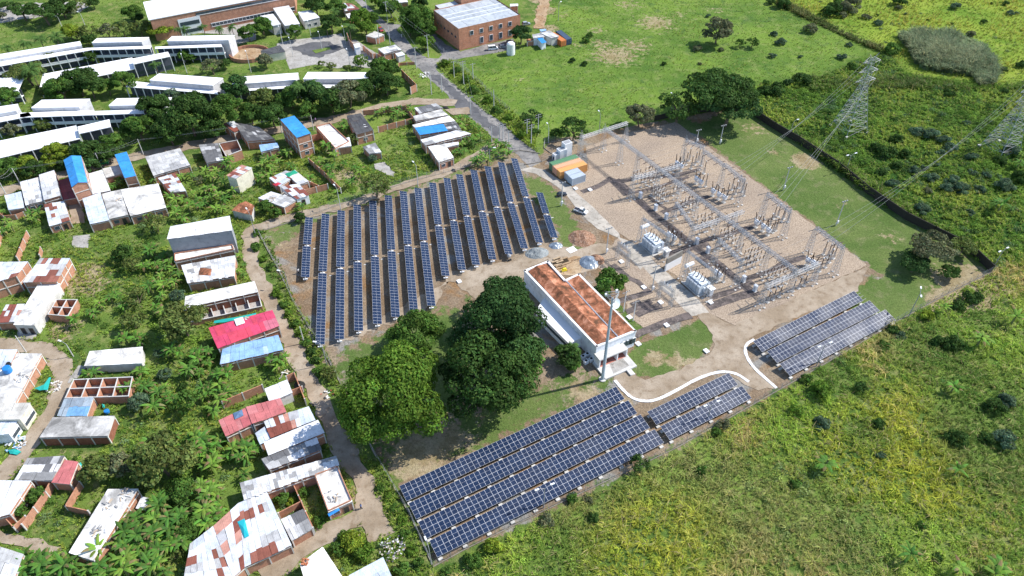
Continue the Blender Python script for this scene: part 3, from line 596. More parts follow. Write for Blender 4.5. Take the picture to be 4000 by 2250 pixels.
for i,(t,x,y,l) in enumerate([('N',985,170,'first of three beside the upper lawn bays'),('N',1045,205,'second of three beside the upper lawn bays'),('N',1098,235,'third of three beside the upper lawn bays'),
    ('N',1420,485,'first of three in the middle lawn bay'),('N',1488,525,'second of three in the middle lawn bay'),('N',1538,565,'third of three in the middle lawn bay'),
    ('G',1655,505,'left one behind the first cross beam'),('G',1695,530,'right one behind the first cross beam'),('G',1850,660,'left one of the pair under the upper lawn gantry'),('G',1890,690,'right one of the pair under the upper lawn gantry'),
    ('N',1935,870,'left one behind the lowest cross beam'),('N',1990,895,'right one behind the lowest cross beam'),('N',545,610,'beside the upper transformer, left'),('N',590,640,'beside the upper transformer, right'),
    ('N',1015,990,'beside the lower transformer, left'),('N',1045,1015,'beside the lower transformer, right')]):
    breaker(t,x,y,'circuit breaker with dark slanted bushings, '+l)
ct=[('N',1180,110),('N',1215,150),('N',1250,90),('N',1285,130),('N',1300,170),('N',1130,170),('N',1180,200),('N',1600,400),('N',1640,380),('N',1680,430),('N',1620,520),('N',1700,400),('N',1740,430),('N',1560,480),('N',1590,540),
    ('N',2100,760),('N',2140,790),('N',2180,760),('N',2060,930),('N',2120,890),('N',2160,840),('N',2200,800),('G',1840,470),('G',1800,510),('G',1870,440),('G',1780,430),('G',1750,470),('G',1900,480),('G',1720,440),('G',1945,690),('G',1930,560),
    ('N',580,660),('N',655,660),('N',1020,1035),('N',1095,1035)]
for i,(t,x,y) in enumerate(sorted(ct,key=lambda q:px(*q))):
    post_unit(t,x,y,'tall dark post insulator on a grey stand in the breaker bays','post_insulator','tall dark posts in the breaker bays',h=2.4,ih=2.3,cap='white' if i%4==0 else 'steel')
for i,(t,x,y) in enumerate([('N',1540,1240),('N',1595,1215),('N',1655,1185),('N',1790,1130),('N',1850,1100),('N',1905,1075)]):
    post_unit(t,x,y,'instrument transformer with white collar, %s in the lowest row from the corner tower'%ordn(i),'instrument_transformer','row of instrument transformers at the lowest edge',h=1.9,ih=2.0,cap='white')
def disconnector(t,x,y,label):
    p=loc(t,x,y); e=thing('disconnector',label,'disconnector',(p.x,p.y,0),MANG,'three post disconnectors in the gravel')
    mb=MB()
    for s in (-1,1):
        mb.bar((0,s*1.1,0),(0,s*1.1,2.3),.07); mb.bar((-.25,s*1.1,0),(-.25,s*1.1,2.3),.05)
    mb.bar((0,-1.6,2.35),(0,1.6,2.35),.09); mb.bar((0,-1.1,.3),(0,1.1,2.2),.03); link('stand',mb.mesh('stand'),[M['steel']],e)
    for s in (-1,1): mb=MB(); mb.box(-.1,s*1.1,0,.7,.7,.2); link('footing',mb.mesh('footing'),[M['conc']],e)
    for s in (-1.4,0,1.4):
        mb=MB(); mb.lathe([(.09,2.4),(.14,2.7),(.09,2.8),(.14,3.2),(.09,3.3),(.13,3.6),(.07,3.75)],6,0,s); link('insulator',mb.mesh('insulator'),[M['ceramic']],e)
    mb=MB(); mb.bar((0,-1.5,3.8),(0,1.5,3.8),.05); link('blade',mb.mesh('blade'),[M['steel']],e)
dis=[('N',430,185),('N',470,215),('N',510,235),('N',395,160),('N',735,270),('N',775,330),('N',700,300),('N',810,300),('N',650,370),('N',900,490),('N',960,520),('N',1000,470),('N',860,450),('N',930,450),('N',880,550),
     ('N',1130,620),('N',1165,660),('N',1200,690),('N',1090,590),('N',1160,590),('N',1075,690),('N',1330,800),('N',1380,850),('N',1440,880),('N',1300,880),('N',1345,920),('N',1390,790),('N',1420,830),
     ('N',1520,1010),('N',1560,1040),('N',1620,980),('N',1680,1000),('N',1590,1100),('N',1700,1070),('G',1290,655),('G',1325,690),('G',1370,640),('G',1410,680),('G',1450,640),('G',1250,620),('G',1370,580),('G',1440,780),('G',1480,820),('G',1520,850),('G',1500,770),('G',1530,590),('G',1600,560),
     ('N',620,160),('N',660,130),('N',1240,760),('N',1040,720)]
bays={}
for i,(t,x,y) in enumerate(dis):
    X,Y=px(t,x,y)
    b='upper rows under the first cross beam' if Y<830 and X<2620 else 'rows behind the white cabinets' if X<2770 and Y<900 else 'middle rows by the second cross beam' if Y<930 else 'rows between the inner and main gantries' if Y<1020 and X<2900 else 'lower rows near the main gantry end'
    bays.setdefault(b,[]).append((X,t,x,y))
for b,l in bays.items():
    for i,(X,t,x,y) in enumerate(sorted(l)): disconnector(t,x,y,'three post disconnector, %s from the left of the %s'%(ordn(i),b))
# white kiosks
for i,(t,x,y) in enumerate([('N',260,188),('N',412,312),('N',518,402),('N',825,650),('N',937,740),('N',1295,1032),('N',1410,1125)]):
    p=loc(t,x,y); e=thing('control_cabinet','white control cabinet beside the dark trench, %s from the upper end'%ordn(i),'cabinet',(p.x,p.y,0),MANG,'white control cabinets along the cable trench')
    mb=MB(); mb.box(0,0,.1,.95,.75,1.9); link('body',mb.mesh('body'),[M['white']],e)
    mb=MB(); mb.prism([(-.55,-.45),(.55,-.45),(.55,.45),(-.55,.45)],2.0,2.12); link('roof',mb.mesh('roof'),[M['white']],e)
    mb=MB(); mb.box(0,0,0,1.2,1.0,.12); link('plinth',mb.mesh('plinth'),[M['conc']],e)
    mb=MB(); mb.box(0,-.39,.4,.04,.05,1.2); link('handle',mb.mesh('handle'),[M['black']],e)
for t,x,y,l in (('N',515,775,'white booth with a small flat canopy right of the upper transformer'),('N',955,1160,'pale grey booth right of the lower transformer')):
    p=loc(t,x,y); e=thing('switch_booth',l,'booth',(p.x,p.y,0),MANG)
    mb=MB(); mb.box(0,0,0,1.4,1.1,2.4); link('body',mb.mesh('body'),[M['white']],e)
    mb=MB(); mb.box(0,0,2.4,2.1,1.7,.15); link('canopy',mb.mesh('canopy'),[M['white']],e)
    mb=MB(); mb.box(0,-.56,.3,.7,.05,1.8); link('door',mb.mesh('door'),[M['steel']],e)
# power transformers
def transformer(t,x,y,label):
    p=loc(t,x,y); e=thing('power_transformer',label,'transformer',(p.x,p.y,0),MANG,'power transformers beside the service road'); e.scale=(.85,.85,.95)
    mb=MB(); mb.box(0,0,0,8,5,.25); link('plinth',mb.mesh('plinth'),[M['conc']],e)
    mb=MB(); mb.box(0,0,.3,6.2,2.6,3.2); mb.box(0,0,3.5,6.4,2.8,.12)
    for k in range(7): mb.box(-2.7+k*.9,0,3.62,.18,2.6,.18)
    link('tank',mb.mesh('tank'),[M['xform']],e)
    for s in (-1,1):
        for k in range(4):
            mb=MB()
            for j in range(8): mb.box(-2.6+k*1.6+j*.16,s*1.85,.6,.07,.95,2.7)
            mb.box(-2.05+k*1.6,s*1.4,3.1,1.2,.2,.2); link('radiator',mb.mesh('radiator'),[M['xform']],e)
    for k in range(4):
        mb=MB(); x0=-2.1+k*1.4; mb.bar((x0,.3,3.6),(x0,.75,5.7),.17,8,.1,cap=True); link('bushing',mb.mesh('bushing'),[M['ceramic']],e)
        if k<3:
            mb=MB(); mb.bar((x0+.5,-.7,3.6),(x0+.5,-.9,4.6),.12,8,.08,cap=True); link('bushing',mb.mesh('bushing'),[M['ceramic']],e)
    mb=MB(); mb.bar((-5.0,-1.3,5.2),(-5.0,1.9,5.2),.62,12,cap=True); link('oil_tank',mb.mesh('oil_tank'),[M['white']],e)
    mb=MB(); mb.bar((-3.0,0,3.3),(-4.9,0,4.9),.1,6); mb.bar((-4.6,-1,0),(-4.8,-1,4.8),.09); mb.bar((-4.6,1.4,0),(-4.8,1.4,4.8),.09); link('pipe_frame',mb.mesh('pipe_frame'),[M['xform']],e)
    mb=MB(); mb.box(3.5,.2,.8,.5,1.2,1.6); link('control_box',mb.mesh('control_box'),[M['xform']],e)
transformer('N',372,690,'large pale blue grey power transformer, the upper of the two')
transformer('N',822,1090,'large pale blue grey power transformer, the lower one nearer the solar tables')
# fire wall
a=loc('N',512,930);b=loc('N',668,845); c=(a+b)/2; d=(b-a); e=thing('fire_wall','tall concrete fire wall standing between the two transformers','fire wall',(c.x,c.y,0),math.atan2(d.y,d.x))
mb=MB(); mb.box(0,.2,0,d.length,.4,2.7); link('lower_wall',mb.mesh('lower_wall'),[M['white']],e)
mb=MB(); mb.box(0,.2,2.7,d.length,.42,1.9,c=(.45,.43,.4)); link('stained_top',mb.mesh('stained_top'),[M['conc']],e)
# small strain portals
for (b1,t1,b2,t2,l) in ((('N',25,800),('N',45,590),('N',128,890),('N',150,690),'small strain gantry at the road near the heap of earth'),(('N',440,1200),('N',480,1000),('N',560,1290),('N',590,1090),'small strain gantry in front of the lower transformer')):
    p=loc(*b1);q=loc(*b2); h=6.2; c=(p+q)/2; d=q-p; L=d.length; e=thing('strain_gantry',l,'gantry',(c.x,c.y,0),math.atan2(d.y,d.x),'small strain gantries by the service road')
    for s in (-1,1):
        mb=MB(); lattice(mb,(s*L/2,0,0),(s*L/2,0,h),.45,.3,6,up=(1,0,0)); link('leg',mb.mesh('leg'),[M['steel']],e)
    mb=MB(); lattice(mb,(-L/2,0,h-.3),(L/2,0,h-.3),.3,.3,8,up=(0,0,1)); lattice(mb,(-L/2,0,h-2.2),(L/2,0,h-2.2),.25,.25,8,up=(0,0,1)); link('crossbeam',mb.mesh('crossbeam'),[M['steel']],e)
    for k in range(3):
        mb=MB(); x0=(k-1)*L/4; mb.lathe([(.1,h),(.16,h+.2),(.1,h+.3),(.16,h+.5),(.06,h+.9)],7,x0,0); link('insulator',mb.mesh('insulator'),[M['white']],e)
# pylons
def pylon(t,bx,by,tx,ty,label,sc_=1.0,h=None):
    b=at(*px(t,bx,by)); h=h or height_of(px(t,bx,by),px(t,tx,ty)); print('pylon h',h)
    e=thing('power_pylon',label,'pylon',(b.x,b.y,0),math.radians(20),'transmission pylons in the scrub')
    w0=4.4*sc_; hw=h*.60
    mb=MB()
    lattice(mb,(0,0,0),(0,0,hw),w0,.95,8,up=(1,0,0),r=.085,rb=.04); lattice(mb,(0,0,hw),(0,0,h*.94),.95,.6,6,up=(1,0,0),r=.06,rb=.035,minor=False)
    link('lattice_body',mb.mesh('lattice_body'),[M['steel_l']],e)
    for k,fz in enumerate((.66,.78,.90)):
        for s in (-1,1):
            mb=MB(); z=h*fz; x=s*(4.2-.3*k)
            for y in (-.7,.7): mb.bar((s*.8,y,z),(x,0,z+.1),.07); mb.bar((s*.8,y,z+1.5),(x,0,z+.1),.06); mb.bar((s*.8,y,z+1.5),(s*2.4,y*.5,z+.05),.05)
            a_=link('cross_arm',mb.mesh('cross_arm'),[M['steel_l']],e)
            mb=MB(); mb.bar((x,.2,z),(x+.2,1.9,z-.3),.09,6,cap=True); mb.bar((x,-.2,z),(x-.2,-1.9,z-.3),.09,6,cap=True); link('insulator',mb.mesh('insulator'),[M['ceramic']],a_)
    mb=MB(); 
    for s in (-1,1): mb.bar((0,0,h*.94),(s*1.9,0,h),.07); mb.bar((s*.6,0,h*.94),(s*1.9,0,h),.06)
    link('earth_peak',mb.mesh('earth_peak'),[M['steel']],e)
    for c in ((1,1),(1,-1),(-1,-1),(-1,1)): mb=MB(); mb.box(c[0]*w0,c[1]*w0,0,1,1,.4); link('footing',mb.mesh('footing'),[M['conc']],e)
    return b,h
PY1=pylon('F',810,1300,1055,540,'tall lattice pylon rising from the green scrub above the lawn corner')
PY2=pylon('H',2330,60,2600,-440,'second lattice pylon cut by the picture edge',h=PY1[1])
# long conductors running to the pylons
def arm(pb,k,s): 
    b,h=pb; a=math.radians(20); x=s*(4.2-.3*k); return Vector((b.x+math.cos(a)*x,b.y+math.sin(a)*x,h*(.66,.78,.90)[k]))
for k in range(3):
    wire([TOPS['r3']+MX*(k*2.2+1.5),arm(PY1,k,-1)],'thin conductor %d from the upper lawn gantry to the tall pylon'%(k+1) if 0 else 'thin conductor from the upper lawn gantry to the %s arm of the tall pylon'%['lower','middle','upper'][k],sag=2,r=.03)
    wire([TOPS['r5']+MX*(k*2.2+1.5),arm(PY1,k,1)],'thin conductor from the middle lawn gantry to the %s right arm of the tall pylon'%['lower','middle','upper'][k],sag=2.5,r=.03)
    wire([TOPS['r7']+MX*(k*2.2+1.5),arm(PY2,k,-1)],'thin conductor from the last lawn gantry to the %s arm of the second pylon'%['lower','middle','upper'][k],sag=3,r=.03)
# ---------------------------------------------------------------- buildings
PAL={'white':[((.80,.81,.83),8),((.70,.72,.75),1)],
'whitepatch':[((.78,.79,.80),8),((.60,.61,.62),3),((.35,.35,.35),2),((.70,.66,.60),1)],
'grey':[((.42,.42,.42),3),((.55,.55,.54),4),((.70,.71,.72),2)],
'greypatch':[((.16,.16,.165),4),((.30,.30,.30),4),((.50,.50,.50),3),((.75,.75,.76),3)],
'darkpatch':[((.10,.10,.105),5),((.22,.22,.22),4),((.55,.55,.55),1),((.72,.72,.73),1)],
'rust':[((.72,.75,.79),8),((.60,.65,.72),4),((.26,.09,.06),3),((.34,.13,.09),1),((.50,.50,.50),2)],
'rust2':[((.70,.73,.77),5),((.26,.08,.055),5),((.55,.28,.22),2),((.5,.5,.52),2)],
'tin':[((.62,.70,.82),6),((.70,.76,.84),4),((.55,.62,.72),2)],
'tanwhite':[((.60,.58,.53),5),((.68,.67,.63),3)],
'blue':[((.04,.30,.72),10),((.05,.33,.75),4)],'lblue':[((.30,.50,.78),8),((.30,.50,.78),3),((.45,.60,.80),1)],
'bluegrey':[((.18,.38,.62),3),((.35,.42,.48),4),((.28,.34,.40),3)],
'red':[((.28,.035,.04),10),((.35,.05,.05),2)],'magenta':[((.66,.07,.15),9),((.58,.16,.22),2),((.66,.07,.12),3)],
'pink':[((.55,.17,.17),8),((.60,.22,.22),3),((.50,.13,.14),2)],'green':[((.10,.25,.12),5),((.13,.28,.14),3)],
'dark':[((.075,.075,.08),5),((.10,.10,.10),3)],'charcoal':[((.13,.14,.16),5),((.17,.18,.20),3)],
'teal':[((.02,.38,.36),5)],'orange':[((.62,.26,.13),5)],'tileflat':[((.45,.17,.09),4),((.35,.13,.07),3)],'steelroof':[((.44,.48,.52),6),((.50,.54,.58),3)]}
def pick(pal):
    tot=sum(w for _,w in pal); x=R.random()*tot
    for c,w in pal:
        x-=w
        if x<=0: break
    k=R.uniform(.93,1.05); return tuple(min(.95,v*k) for v in c)
def bil(p,u,v):
    return (p[0]*(1-u)+p[1]*u)*(1-v)+(p[3]*(1-u)+p[2]*u)*v
def sheets(mb,p,pal,du=1.1,dv=2.2,rag=.12,runs=True):
    """corrugated sheets laid over the quad p (0,1 far edge, 3,2 near edge)"""
    Lu=((p[1]-p[0]).length+(p[2]-p[3]).length)/2; Lv=((p[3]-p[0]).length+(p[2]-p[1]).length)/2
    nv=max(1,round(Lv/dv)); 
    nu=max(1,round(Lu/du))
    up=Vector((0,0,1))
    for j in range(nv):
        c=pick(PAL[pal])
        for i in range(nu):
            if R.random()<(.55 if runs else .9): c=pick(PAL[pal])
            e=rag*R.random()/max(Lv,1); z=.02+R.random()*.09
            u0,u1=i/nu,(i+1)/nu; v0,v1=j/nv-e*(j>0),min(1+ (rag*R.random()/Lv if rag else 0),(j+1)/nv+e)
            q=[bil(p,u0,v0),bil(p,u1,v0),bil(p,u1,v1+e*.5*(j==nv-1)),bil(p,u0,v1)]; sk=(q[1]-q[0])*R.uniform(-.04,.04)*(rag>0); q=[w+sk for w in q]
            mb.poly([Vector(w)+up*z for w in reversed(q)],c=c)
def orient(poly):
    a=sum(poly[i][0]*poly[(i+1)%len(poly)][1]-poly[(i+1)%len(poly)][0]*poly[i][1] for i in range(len(poly)))
    return a>0
def shrink(poly,d):
    c=sum((Vector(p).to_2d() for p in poly),Vector((0,0)))/len(poly); out=[]
    for p in poly:
        v=Vector(p).to_2d()-c; L=v.length; out.append(c+v*(1-min(d/L,.3)))
    return out
def opening(parent,p,d,n,w,h,z,kind='window',frame='white'):
    """window or door proud of the wall at p, along d, normal n"""
    L=parent.location; c=Vector((p.x-L.x,p.y-L.y)); a=math.atan2(d.y,d.x)
    mb=MB(); q=c+n*.05; mb.box(q.x,q.y,z,w+.16,.07,h+.16,a); o=link(kind,mb.mesh(kind),[M[frame]],parent)
    mb=MB(); q=c+n*.075; mb.box(q.x,q.y,z+.08,w,.05,h,a); link('pane' if kind=='window' else 'leaf',mb.mesh('pane'),[M['glassb'] if kind=='window' else M['dark']],o)
def house(t,pts,h,roof,label,wall='brick',hs=None,ridge=None,rz=.8,cat='house',name='house',wins=0,over=.25,parapet=False,cols=True,slab=.12,du=1.1,dv=2.2,rag=.12,tint=(1,1,1),doors=0,group='village houses',z0=0,runs=True,wincol='white',rtint=(1,1,1)):
    P=[]
    for i,q in enumerate(pts):
        hh=hs[i] if hs else h
        P.append(at(*px(t,*q),hh+.15))
    c=sum(P,Vector((0,0,0)))/len(P); e=thing(name,label,cat,(c.x,c.y,z0),0,group)
    base=shrink(P,over); n=len(base)
    if not orient(base): rev=True
    ccw=orient(base)
    mb=MB(); wm={'brick':'brick','white':'paint','conc':'conc','cream':'paint','grey':'paint'}[wall]
    wc={'brick':(1,1,1),'white':(.8,.82,.86),'conc':(1,1,1),'cream':(.72,.68,.55),'grey':(.30,.32,.35)}[wall]; wc=tuple(a*b for a,b in zip(wc,tint))
    tops=[p.z-.12 for p in P]
    for i in range(n):
        j=(i+1)%n; a,b=base[i],base[j]; f=[(a.x,a.y,z0),(b.x,b.y,z0),(b.x,b.y,tops[j]),(a.x,a.y,tops[i])]
        if not ccw: f=f[::-1]
        mb.poly(f,c=wc)
    if ridge:
        A=(P[0]+P[1])/2;B=(P[3]+P[2])/2; A=A.lerp(B,.0)+Vector((0,0,rz)); B=B+Vector((0,0,rz))
        for (a,b,r_) in ((base[0],base[1],A),(base[3],base[2],B)):
            i0=0 if r_ is A else 3; i1=1 if r_ is A else 2
            mb.poly([(a.x,a.y,tops[i0]),(b.x,b.y,tops[i1]),((a.x+b.x)/2,(a.y+b.y)/2,r_.z-.12)],c=wc)
    mb.build('wall',M[wm],e)
    if cols and wall=='brick':
        fb=MB()
        for i in range(n):
            j=(i+1)%n; a,b=base[i],base[j]; d=b-a; L=d.length
            if L<1: continue
            nn=Vector((d.y,-d.x))/L*(1 if ccw else -1); k=max(1,round(L/3.6))
            for q in range(k+1):
                p=a+d*(q/k); ht=tops[i]+(tops[j]-tops[i])*q/k-z0; fb.box(p.x+nn.x*.0,p.y+nn.y*.0,z0,.24,.24,ht-.02,math.atan2(d.y,d.x),c=(1.1,1.1,1.08))
            ang=math.atan2(d.y,d.x); mtop=min(tops[i],tops[j]); m=(a+b)/2+nn*.02
            z=z0+2.6
            while z<mtop-.3 or z==z0+2.6:
                zz=min(z,mtop-.25); fb.box(m.x,m.y,zz,L,.2,.2,ang,c=(1.1,1.1,1.08)); z+=2.7
                if z>mtop: break
        fb.build('concrete_frame',M['conc'],e)
    rb=MB()
    if roof in ('conc','concw'):
        cc=rtint if roof=='conc' else tuple(1.45*v for v in rtint)
        ctr=[Vector((p.x,p.y,p.z-slab)) for p in P]
        for i in range(n):
            j=(i+1)%n; f=[tuple(ctr[i]),tuple(ctr[j]),tuple(P[j]),tuple(P[i])]; rb.poly(f if ccw else f[::-1],c=cc)
        f=[tuple(p) for p in P]; rb.poly(f if ccw else f[::-1],c=cc); rb.build('roof_slab',M['conc_roof'],e)
        if parapet:
            pb=MB()
            for i in range(n):
                j=(i+1)%n; a,b=base[i],base[j]; d=b-a
                if d.length<.5: continue
                m=(a+b)/2; pb.box(m.x,m.y,min(P[i].z,P[j].z)-.01,d.length-.16,.16,.4,math.atan2(d.y,d.x))
            pb.build('parapet',M['brick'],e)
    elif roof=='tile':
        A=(P[0]+P[1])/2+Vector((0,0,rz));B=(P[3]+P[2])/2+Vector((0,0,rz))
        for q in ((P[0],A,B,P[3]),(A,P[1],P[2],B)): rb.poly([tuple(v) for v in reversed(q)])
        rb.build('roof',M['tile'],e)
    else:
        if ridge:
            A=(P[0]+P[1])/2+Vector((0,0,rz));B=(P[3]+P[2])/2+Vector((0,0,rz))
            sheets(rb,[P[0],A,B,P[3]],roof,du,dv,rag,runs); sheets(rb,[A,P[1],P[2],B],roof,du,dv,rag,runs)
        else: sheets(rb,P[:4],roof,du,dv,rag,runs)
        rb.build('roof',M['sheet'],e)
    # openings on the walls turned to the viewer's side of the street
    if wins or doors:
        best=[]
        for i in range(n):
            j=(i+1)%n; a,b=base[i],base[j]; d=b-a; L=d.length
            if L<2: continue
            nn=Vector((d.y,-d.x))/L*(1 if ccw else -1); m=(a+b)/2
            best.append((nn.dot(-m.normalized()),i,a,d/L,nn,L,min(tops[i],tops[j])))
        best.sort(key=lambda q:-q[0]); f=best[0]; k=wins+doors; _,i,a,d,nn,L,tp=f
        fl=max(1,int((tp-z0)/2.7))
        for lv in range(fl):
            for q in range(k):
                p=a+d*(L*(q+.7)/(k+.4)); 
                if q<doors and lv==0: opening(e,p,d,nn,1.0,2.0,.05,'door','wood')
                else: opening(e,p,d,nn,1.3,1.0,1.0+2.7*lv,'window',wincol)
    EXCL.append([tuple(b) for b in base]); return e
def clutter(t,x,y,z,n,label,kind='boards',cat='building debris',cols=((.5,.4,.3),(.7,.7,.7),(.3,.3,.3)),r=1.2,size=(.3,1.2),group=None):
    p=at(*px(t,x,y),z); mb=MB()
    for i in range(n):
        a=R.uniform(0,3.14); rr=r*math.sqrt(R.random()); b=R.uniform(0,6.28)
        mb.box(rr*math.cos(b),rr*math.sin(b),.005+.03*i*.5,R.uniform(*size),R.uniform(.12,.4),.06,a,c=R.choice(cols))
    e=link(kind,mb.mesh(kind),[M['paint']]); e.location=p; tag(e,label,cat,group); return e
hs=house
# --- village, upper street
hs('C',[(45,520),(215,480),(245,640),(85,668)],2.5,'tin','tin shed with pale blue white roof at the left edge of the upper street',du=1,name='shed',cat='shed')
hs('C',[(200,385),(392,335),(440,572),(258,618)],3.0,'whitepatch','white roofed brick house with a small skylight, left end of the upper street',wins=2)
hs('C',[(392,312),(545,265),(612,520),(440,568)],3.6,'whitepatch','taller house with white sheets and one rusty patch beside the white roofed house',wins=1,doors=1)
hs('C',[(575,372),(690,335),(770,540),(640,565)],2.4,'red','low house with a dark red roof squeezed beside the tall blue one',runs=True,du=2,dv=4)
hs('C',[(640,165),(815,120),(882,388),(722,440)],7.6,'blue','tall narrow brick house with a bright blue gable roof',ridge=True,rz=.9,du=2,dv=5,rag=0)
hs('C',[(890,300),(1030,262),(1110,470),(935,505)],2.9,'white','low house with a wide white grey sheet roof right of the tall blue gable',wall='brick')
hs('C',[(1030,250),(1195,212),(1235,300),(1065,342)],2.7,'tanwhite','low house with cream roof left of the narrow blue roof')
hs('C',[(1155,110),(1275,80),(1370,322),(1255,345)],5.4,'blue','narrow two storey brick house with a flat bright blue roof',du=2,dv=6,rag=0)
hs('C',[(830,552),(1010,490),(1100,768),(905,810)],3.0,'tin','house with a pale blue tin roof facing the weedy lot')
hs('C',[(1025,500),(1210,460),(1290,712),(1100,755)],3.1,'conc','house with a stained grey concrete roof beside the pale tin roof',wins=1,doors=1,parapet=False,wincol='steel_d')
hs('C',[(1210,460),(1592,398),(1672,640),(1310,725)],3.2,'concw','wide house with a white weathered concrete roof and barred windows',wins=3,wincol='steel_d')
hs('C',[(1460,130),(1810,45),(1915,213),(1545,322)],3.0,'grey','house with grey fibre cement roof and loose dark patches near the narrow blue roof')
hs('C',[(1590,345),(1762,295),(1870,468),(1722,492)],2.6,'rust','small shack of rusty and white sheets behind the wide concrete roof',name='shack',cat='shack',du=.9,dv=1.6,rag=.3)
hs('C',[(445,610),(642,575),(705,770),(495,830)],2.8,'rust','small brick house with half rusty half pale tin roof',wins=1,doors=1)
hs('C',[(2000,10),(2195,-10),(2250,160),(2080,192)],3.0,'greypatch','shed with loose grey and pale sheets left of the roofless brick rooms',rag=.3)
hs('C',[(2430,210),(2540,243),(2375,352),(2278,318)],5.6,'rust2','small two storey house with a rusty roof among banana plants',wall='cream',dv=1.5)
hs('C',[(2330,668),(2475,575),(2562,622),(2535,718)],2.6,'tile','small clay tiled house by the bend of the track',wall='conc',rz=.6)
hs('C',[(1715,832),(2312,724),(2338,872),(1680,962)],8.0,'white','tall three storey building with a curved white roof and charcoal upper wall',wall='grey',rag=0,dv=4,du=2.5)
hs('C',[(1750,1110),(2345,1018),(2362,1062),(1755,1190)],3.0,'concw','unfinished terrace in front of the tall charcoal building',wall='brick',parapet=True)
hs('C',[(1822,1222),(2368,1122),(2358,1328),(1888,1402)],3.2,'whitepatch','house with a jumble of white and grey sheets below the tall charcoal building',rag=.4,du=.9,dv=1.5)
hs('C',[(0-60,1190),(288,1185),(165,1332),(-120,1420)],5.2,'rust','large two storey brick house with streaked rusty roof at the left edge')
hs('C',[(405,1152),(706,1150),(572,1388),(230,1395)],4.4,'rust','brick house with dark grey and rusty roof right of the large left house',du=1.2)
hs('I',[(385,-45),(605,-45),(340,375),(132,370)],3.4,'concw','long grey garage house with weathered slab roof and shutters',wall='conc',wins=0,doors=2)
hs('I',[(60,168),(252,160),(175,340),(-40,352)],2.9,'rust2','shack of rusty red and white sheets left of the garage house',name='shack',cat='shack')
hs(None,[(724,1157),(994,1098),(1009,1140),(719,1204)],3.4,'concw','long slab roofed building with unfinished rooms in front',wall='brick',tint=(.55,.5,.5))
hs(None,[(814,1281),(1064,1211),(1092,1273),(851,1362)],4.0,'magenta','house with a bright pinkish red roof beside the track',dv=3)
hs(None,[(870,1358),(1087,1309),(1107,1366),(859,1424)],3.2,'lblue','house with a light blue roof below the bright red roof',dv=3)
hs('I',[(900,635),(1435,590),(1430,755),(845,785)],2.6,'concw','low shed with a plain white slab roof in the weeds',cols=False,wall='conc',name='shed',cat='shed')
hs('I',[(645,1115),(945,1098),(875,1285),(575,1290)],2.6,'bluegrey','brick lean-to with faded blue and grey sheets below the roofless rooms',du=.9)
hs('I',[(530,1300),(1155,1285),(1085,1487),(395,1504)],3.0,'conc','wide brick house with a dark stained grey slab roof',tint=(.6,.5,.5),rtint=(.8,.8,.8))
hs('I',[(-60,655),(418,658),(150,1160),(-200,1160)],3.2,'conc','large grey slab roof with a blue water drum at the left edge',parapet=False,rtint=(1.15,1.15,1.15))
hs('I',[(-60,618),(180,620),(100,790),(-120,830)],3.6,'tin','pale tin roof behind the slab with the blue drum')
hs('I',[(-60,1160),(312,1155),(205,1322),(-100,1325)],4.0,'tanwhite','cream house with a tan sheet roof and tall slit windows',wall='cream',wins=3)
hs('I',[(-60,1345),(178,1340),(92,1470),(-100,1480)],3.2,'tin','white house with pale blue sheet roof at the muddy track bend',wall='white',wins=2)
hs('K',[(280,265),(652,240),(530,488),(145,482)],2.9,'greypatch','shack with dark streaked grey tin roof beside the pink annex',name='shack',cat='shack',du=.8)
hs('K',[(655,285),(790,300),(702,525),(520,512)],2.7,'pink','small pink roofed annex of the grey tin shack')
hs('K',[(-60,490),(318,490),(95,830),(-160,900)],3.3,'white','house with a brilliant white roof at the left edge above the walled yards')
hs('K',[(1085,575),(1392,572),(935,1295),(690,1215)],3.6,'concw','long narrow brick house with stained slab roof covered in boards',parapet=False)
hs('K',[(1425,650),(1515,672),(1462,785),(1365,768)],2.3,'whitepatch','tiny tin roofed hut under the dark trees beside the long slab house',name='hut',cat='hut')
hs('K',[(-80,1130),(242,1232),(100,1600),(-260,1520)],3.2,'grey','grey sheet roof in the bottom left corner')
# lower street by the track
hs('R3',[(440,322),(632,243),(800,610),(480,760)],3.2,'rust','big patchwork of pale and rusty sheets, upper right part of the large bottom house',du=1.0,dv=2.2,rag=.25)
hs('R3',[(265,480),(440,322),(480,760),(400,830)],3.3,'rust2','big patchwork of rust red and pale sheets, middle part of the large bottom house',du=1.4,dv=2.6,rag=.2)
hs('R3',[(110,600),(265,480),(400,830),(60,860)],3.2,'rust','big patchwork of white sheets, lower left part of the large bottom house',du=1.0)
hs('R3',[(725,435),(880,362),(945,495),(800,580)],2.7,'greypatch','corrugated grey roofed brick kitchen beside the walled yard',du=.7,dv=3)
hs('R3',[(447,185),(1105,0),(1125,65),(475,300)],3.4,'whitepatch','very long roof of white and grey fibre sheets above the walled yards',du=.8,dv=1.3,rag=.3)
hs('R3',[(955,130),(1112,68),(1215,310),(1050,385)],3.1,'concw','house with a flaking white slab roof and blue tarpaulin at its front',wins=1,doors=1,parapet=True)
hs('R3',[(855,735),(1012,620),(1150,830),(920,960)],3.0,'concw','white slab roof with a heap of red bricks at the bottom edge',rtint=(1.15,1.15,1.12))
hs('L',[(930,1449),(1280,1260),(1375,1470),(1100,1600)],2.8,'tin','pale tin roof cut by the bottom edge beside the rubbish heap')
hs('R4',[(410,805),(905,610),(945,715),(480,900)],3.3,'greypatch','dark grey patched roof between the two long white roofs',du=.9,dv=1.4,rag=.3)
hs('R4',[(432,655),(915,455),(975,570),(475,775)],3.5,'white','house with a dazzling white roof facing the shaded track',du=2,dv=5,rag=0)
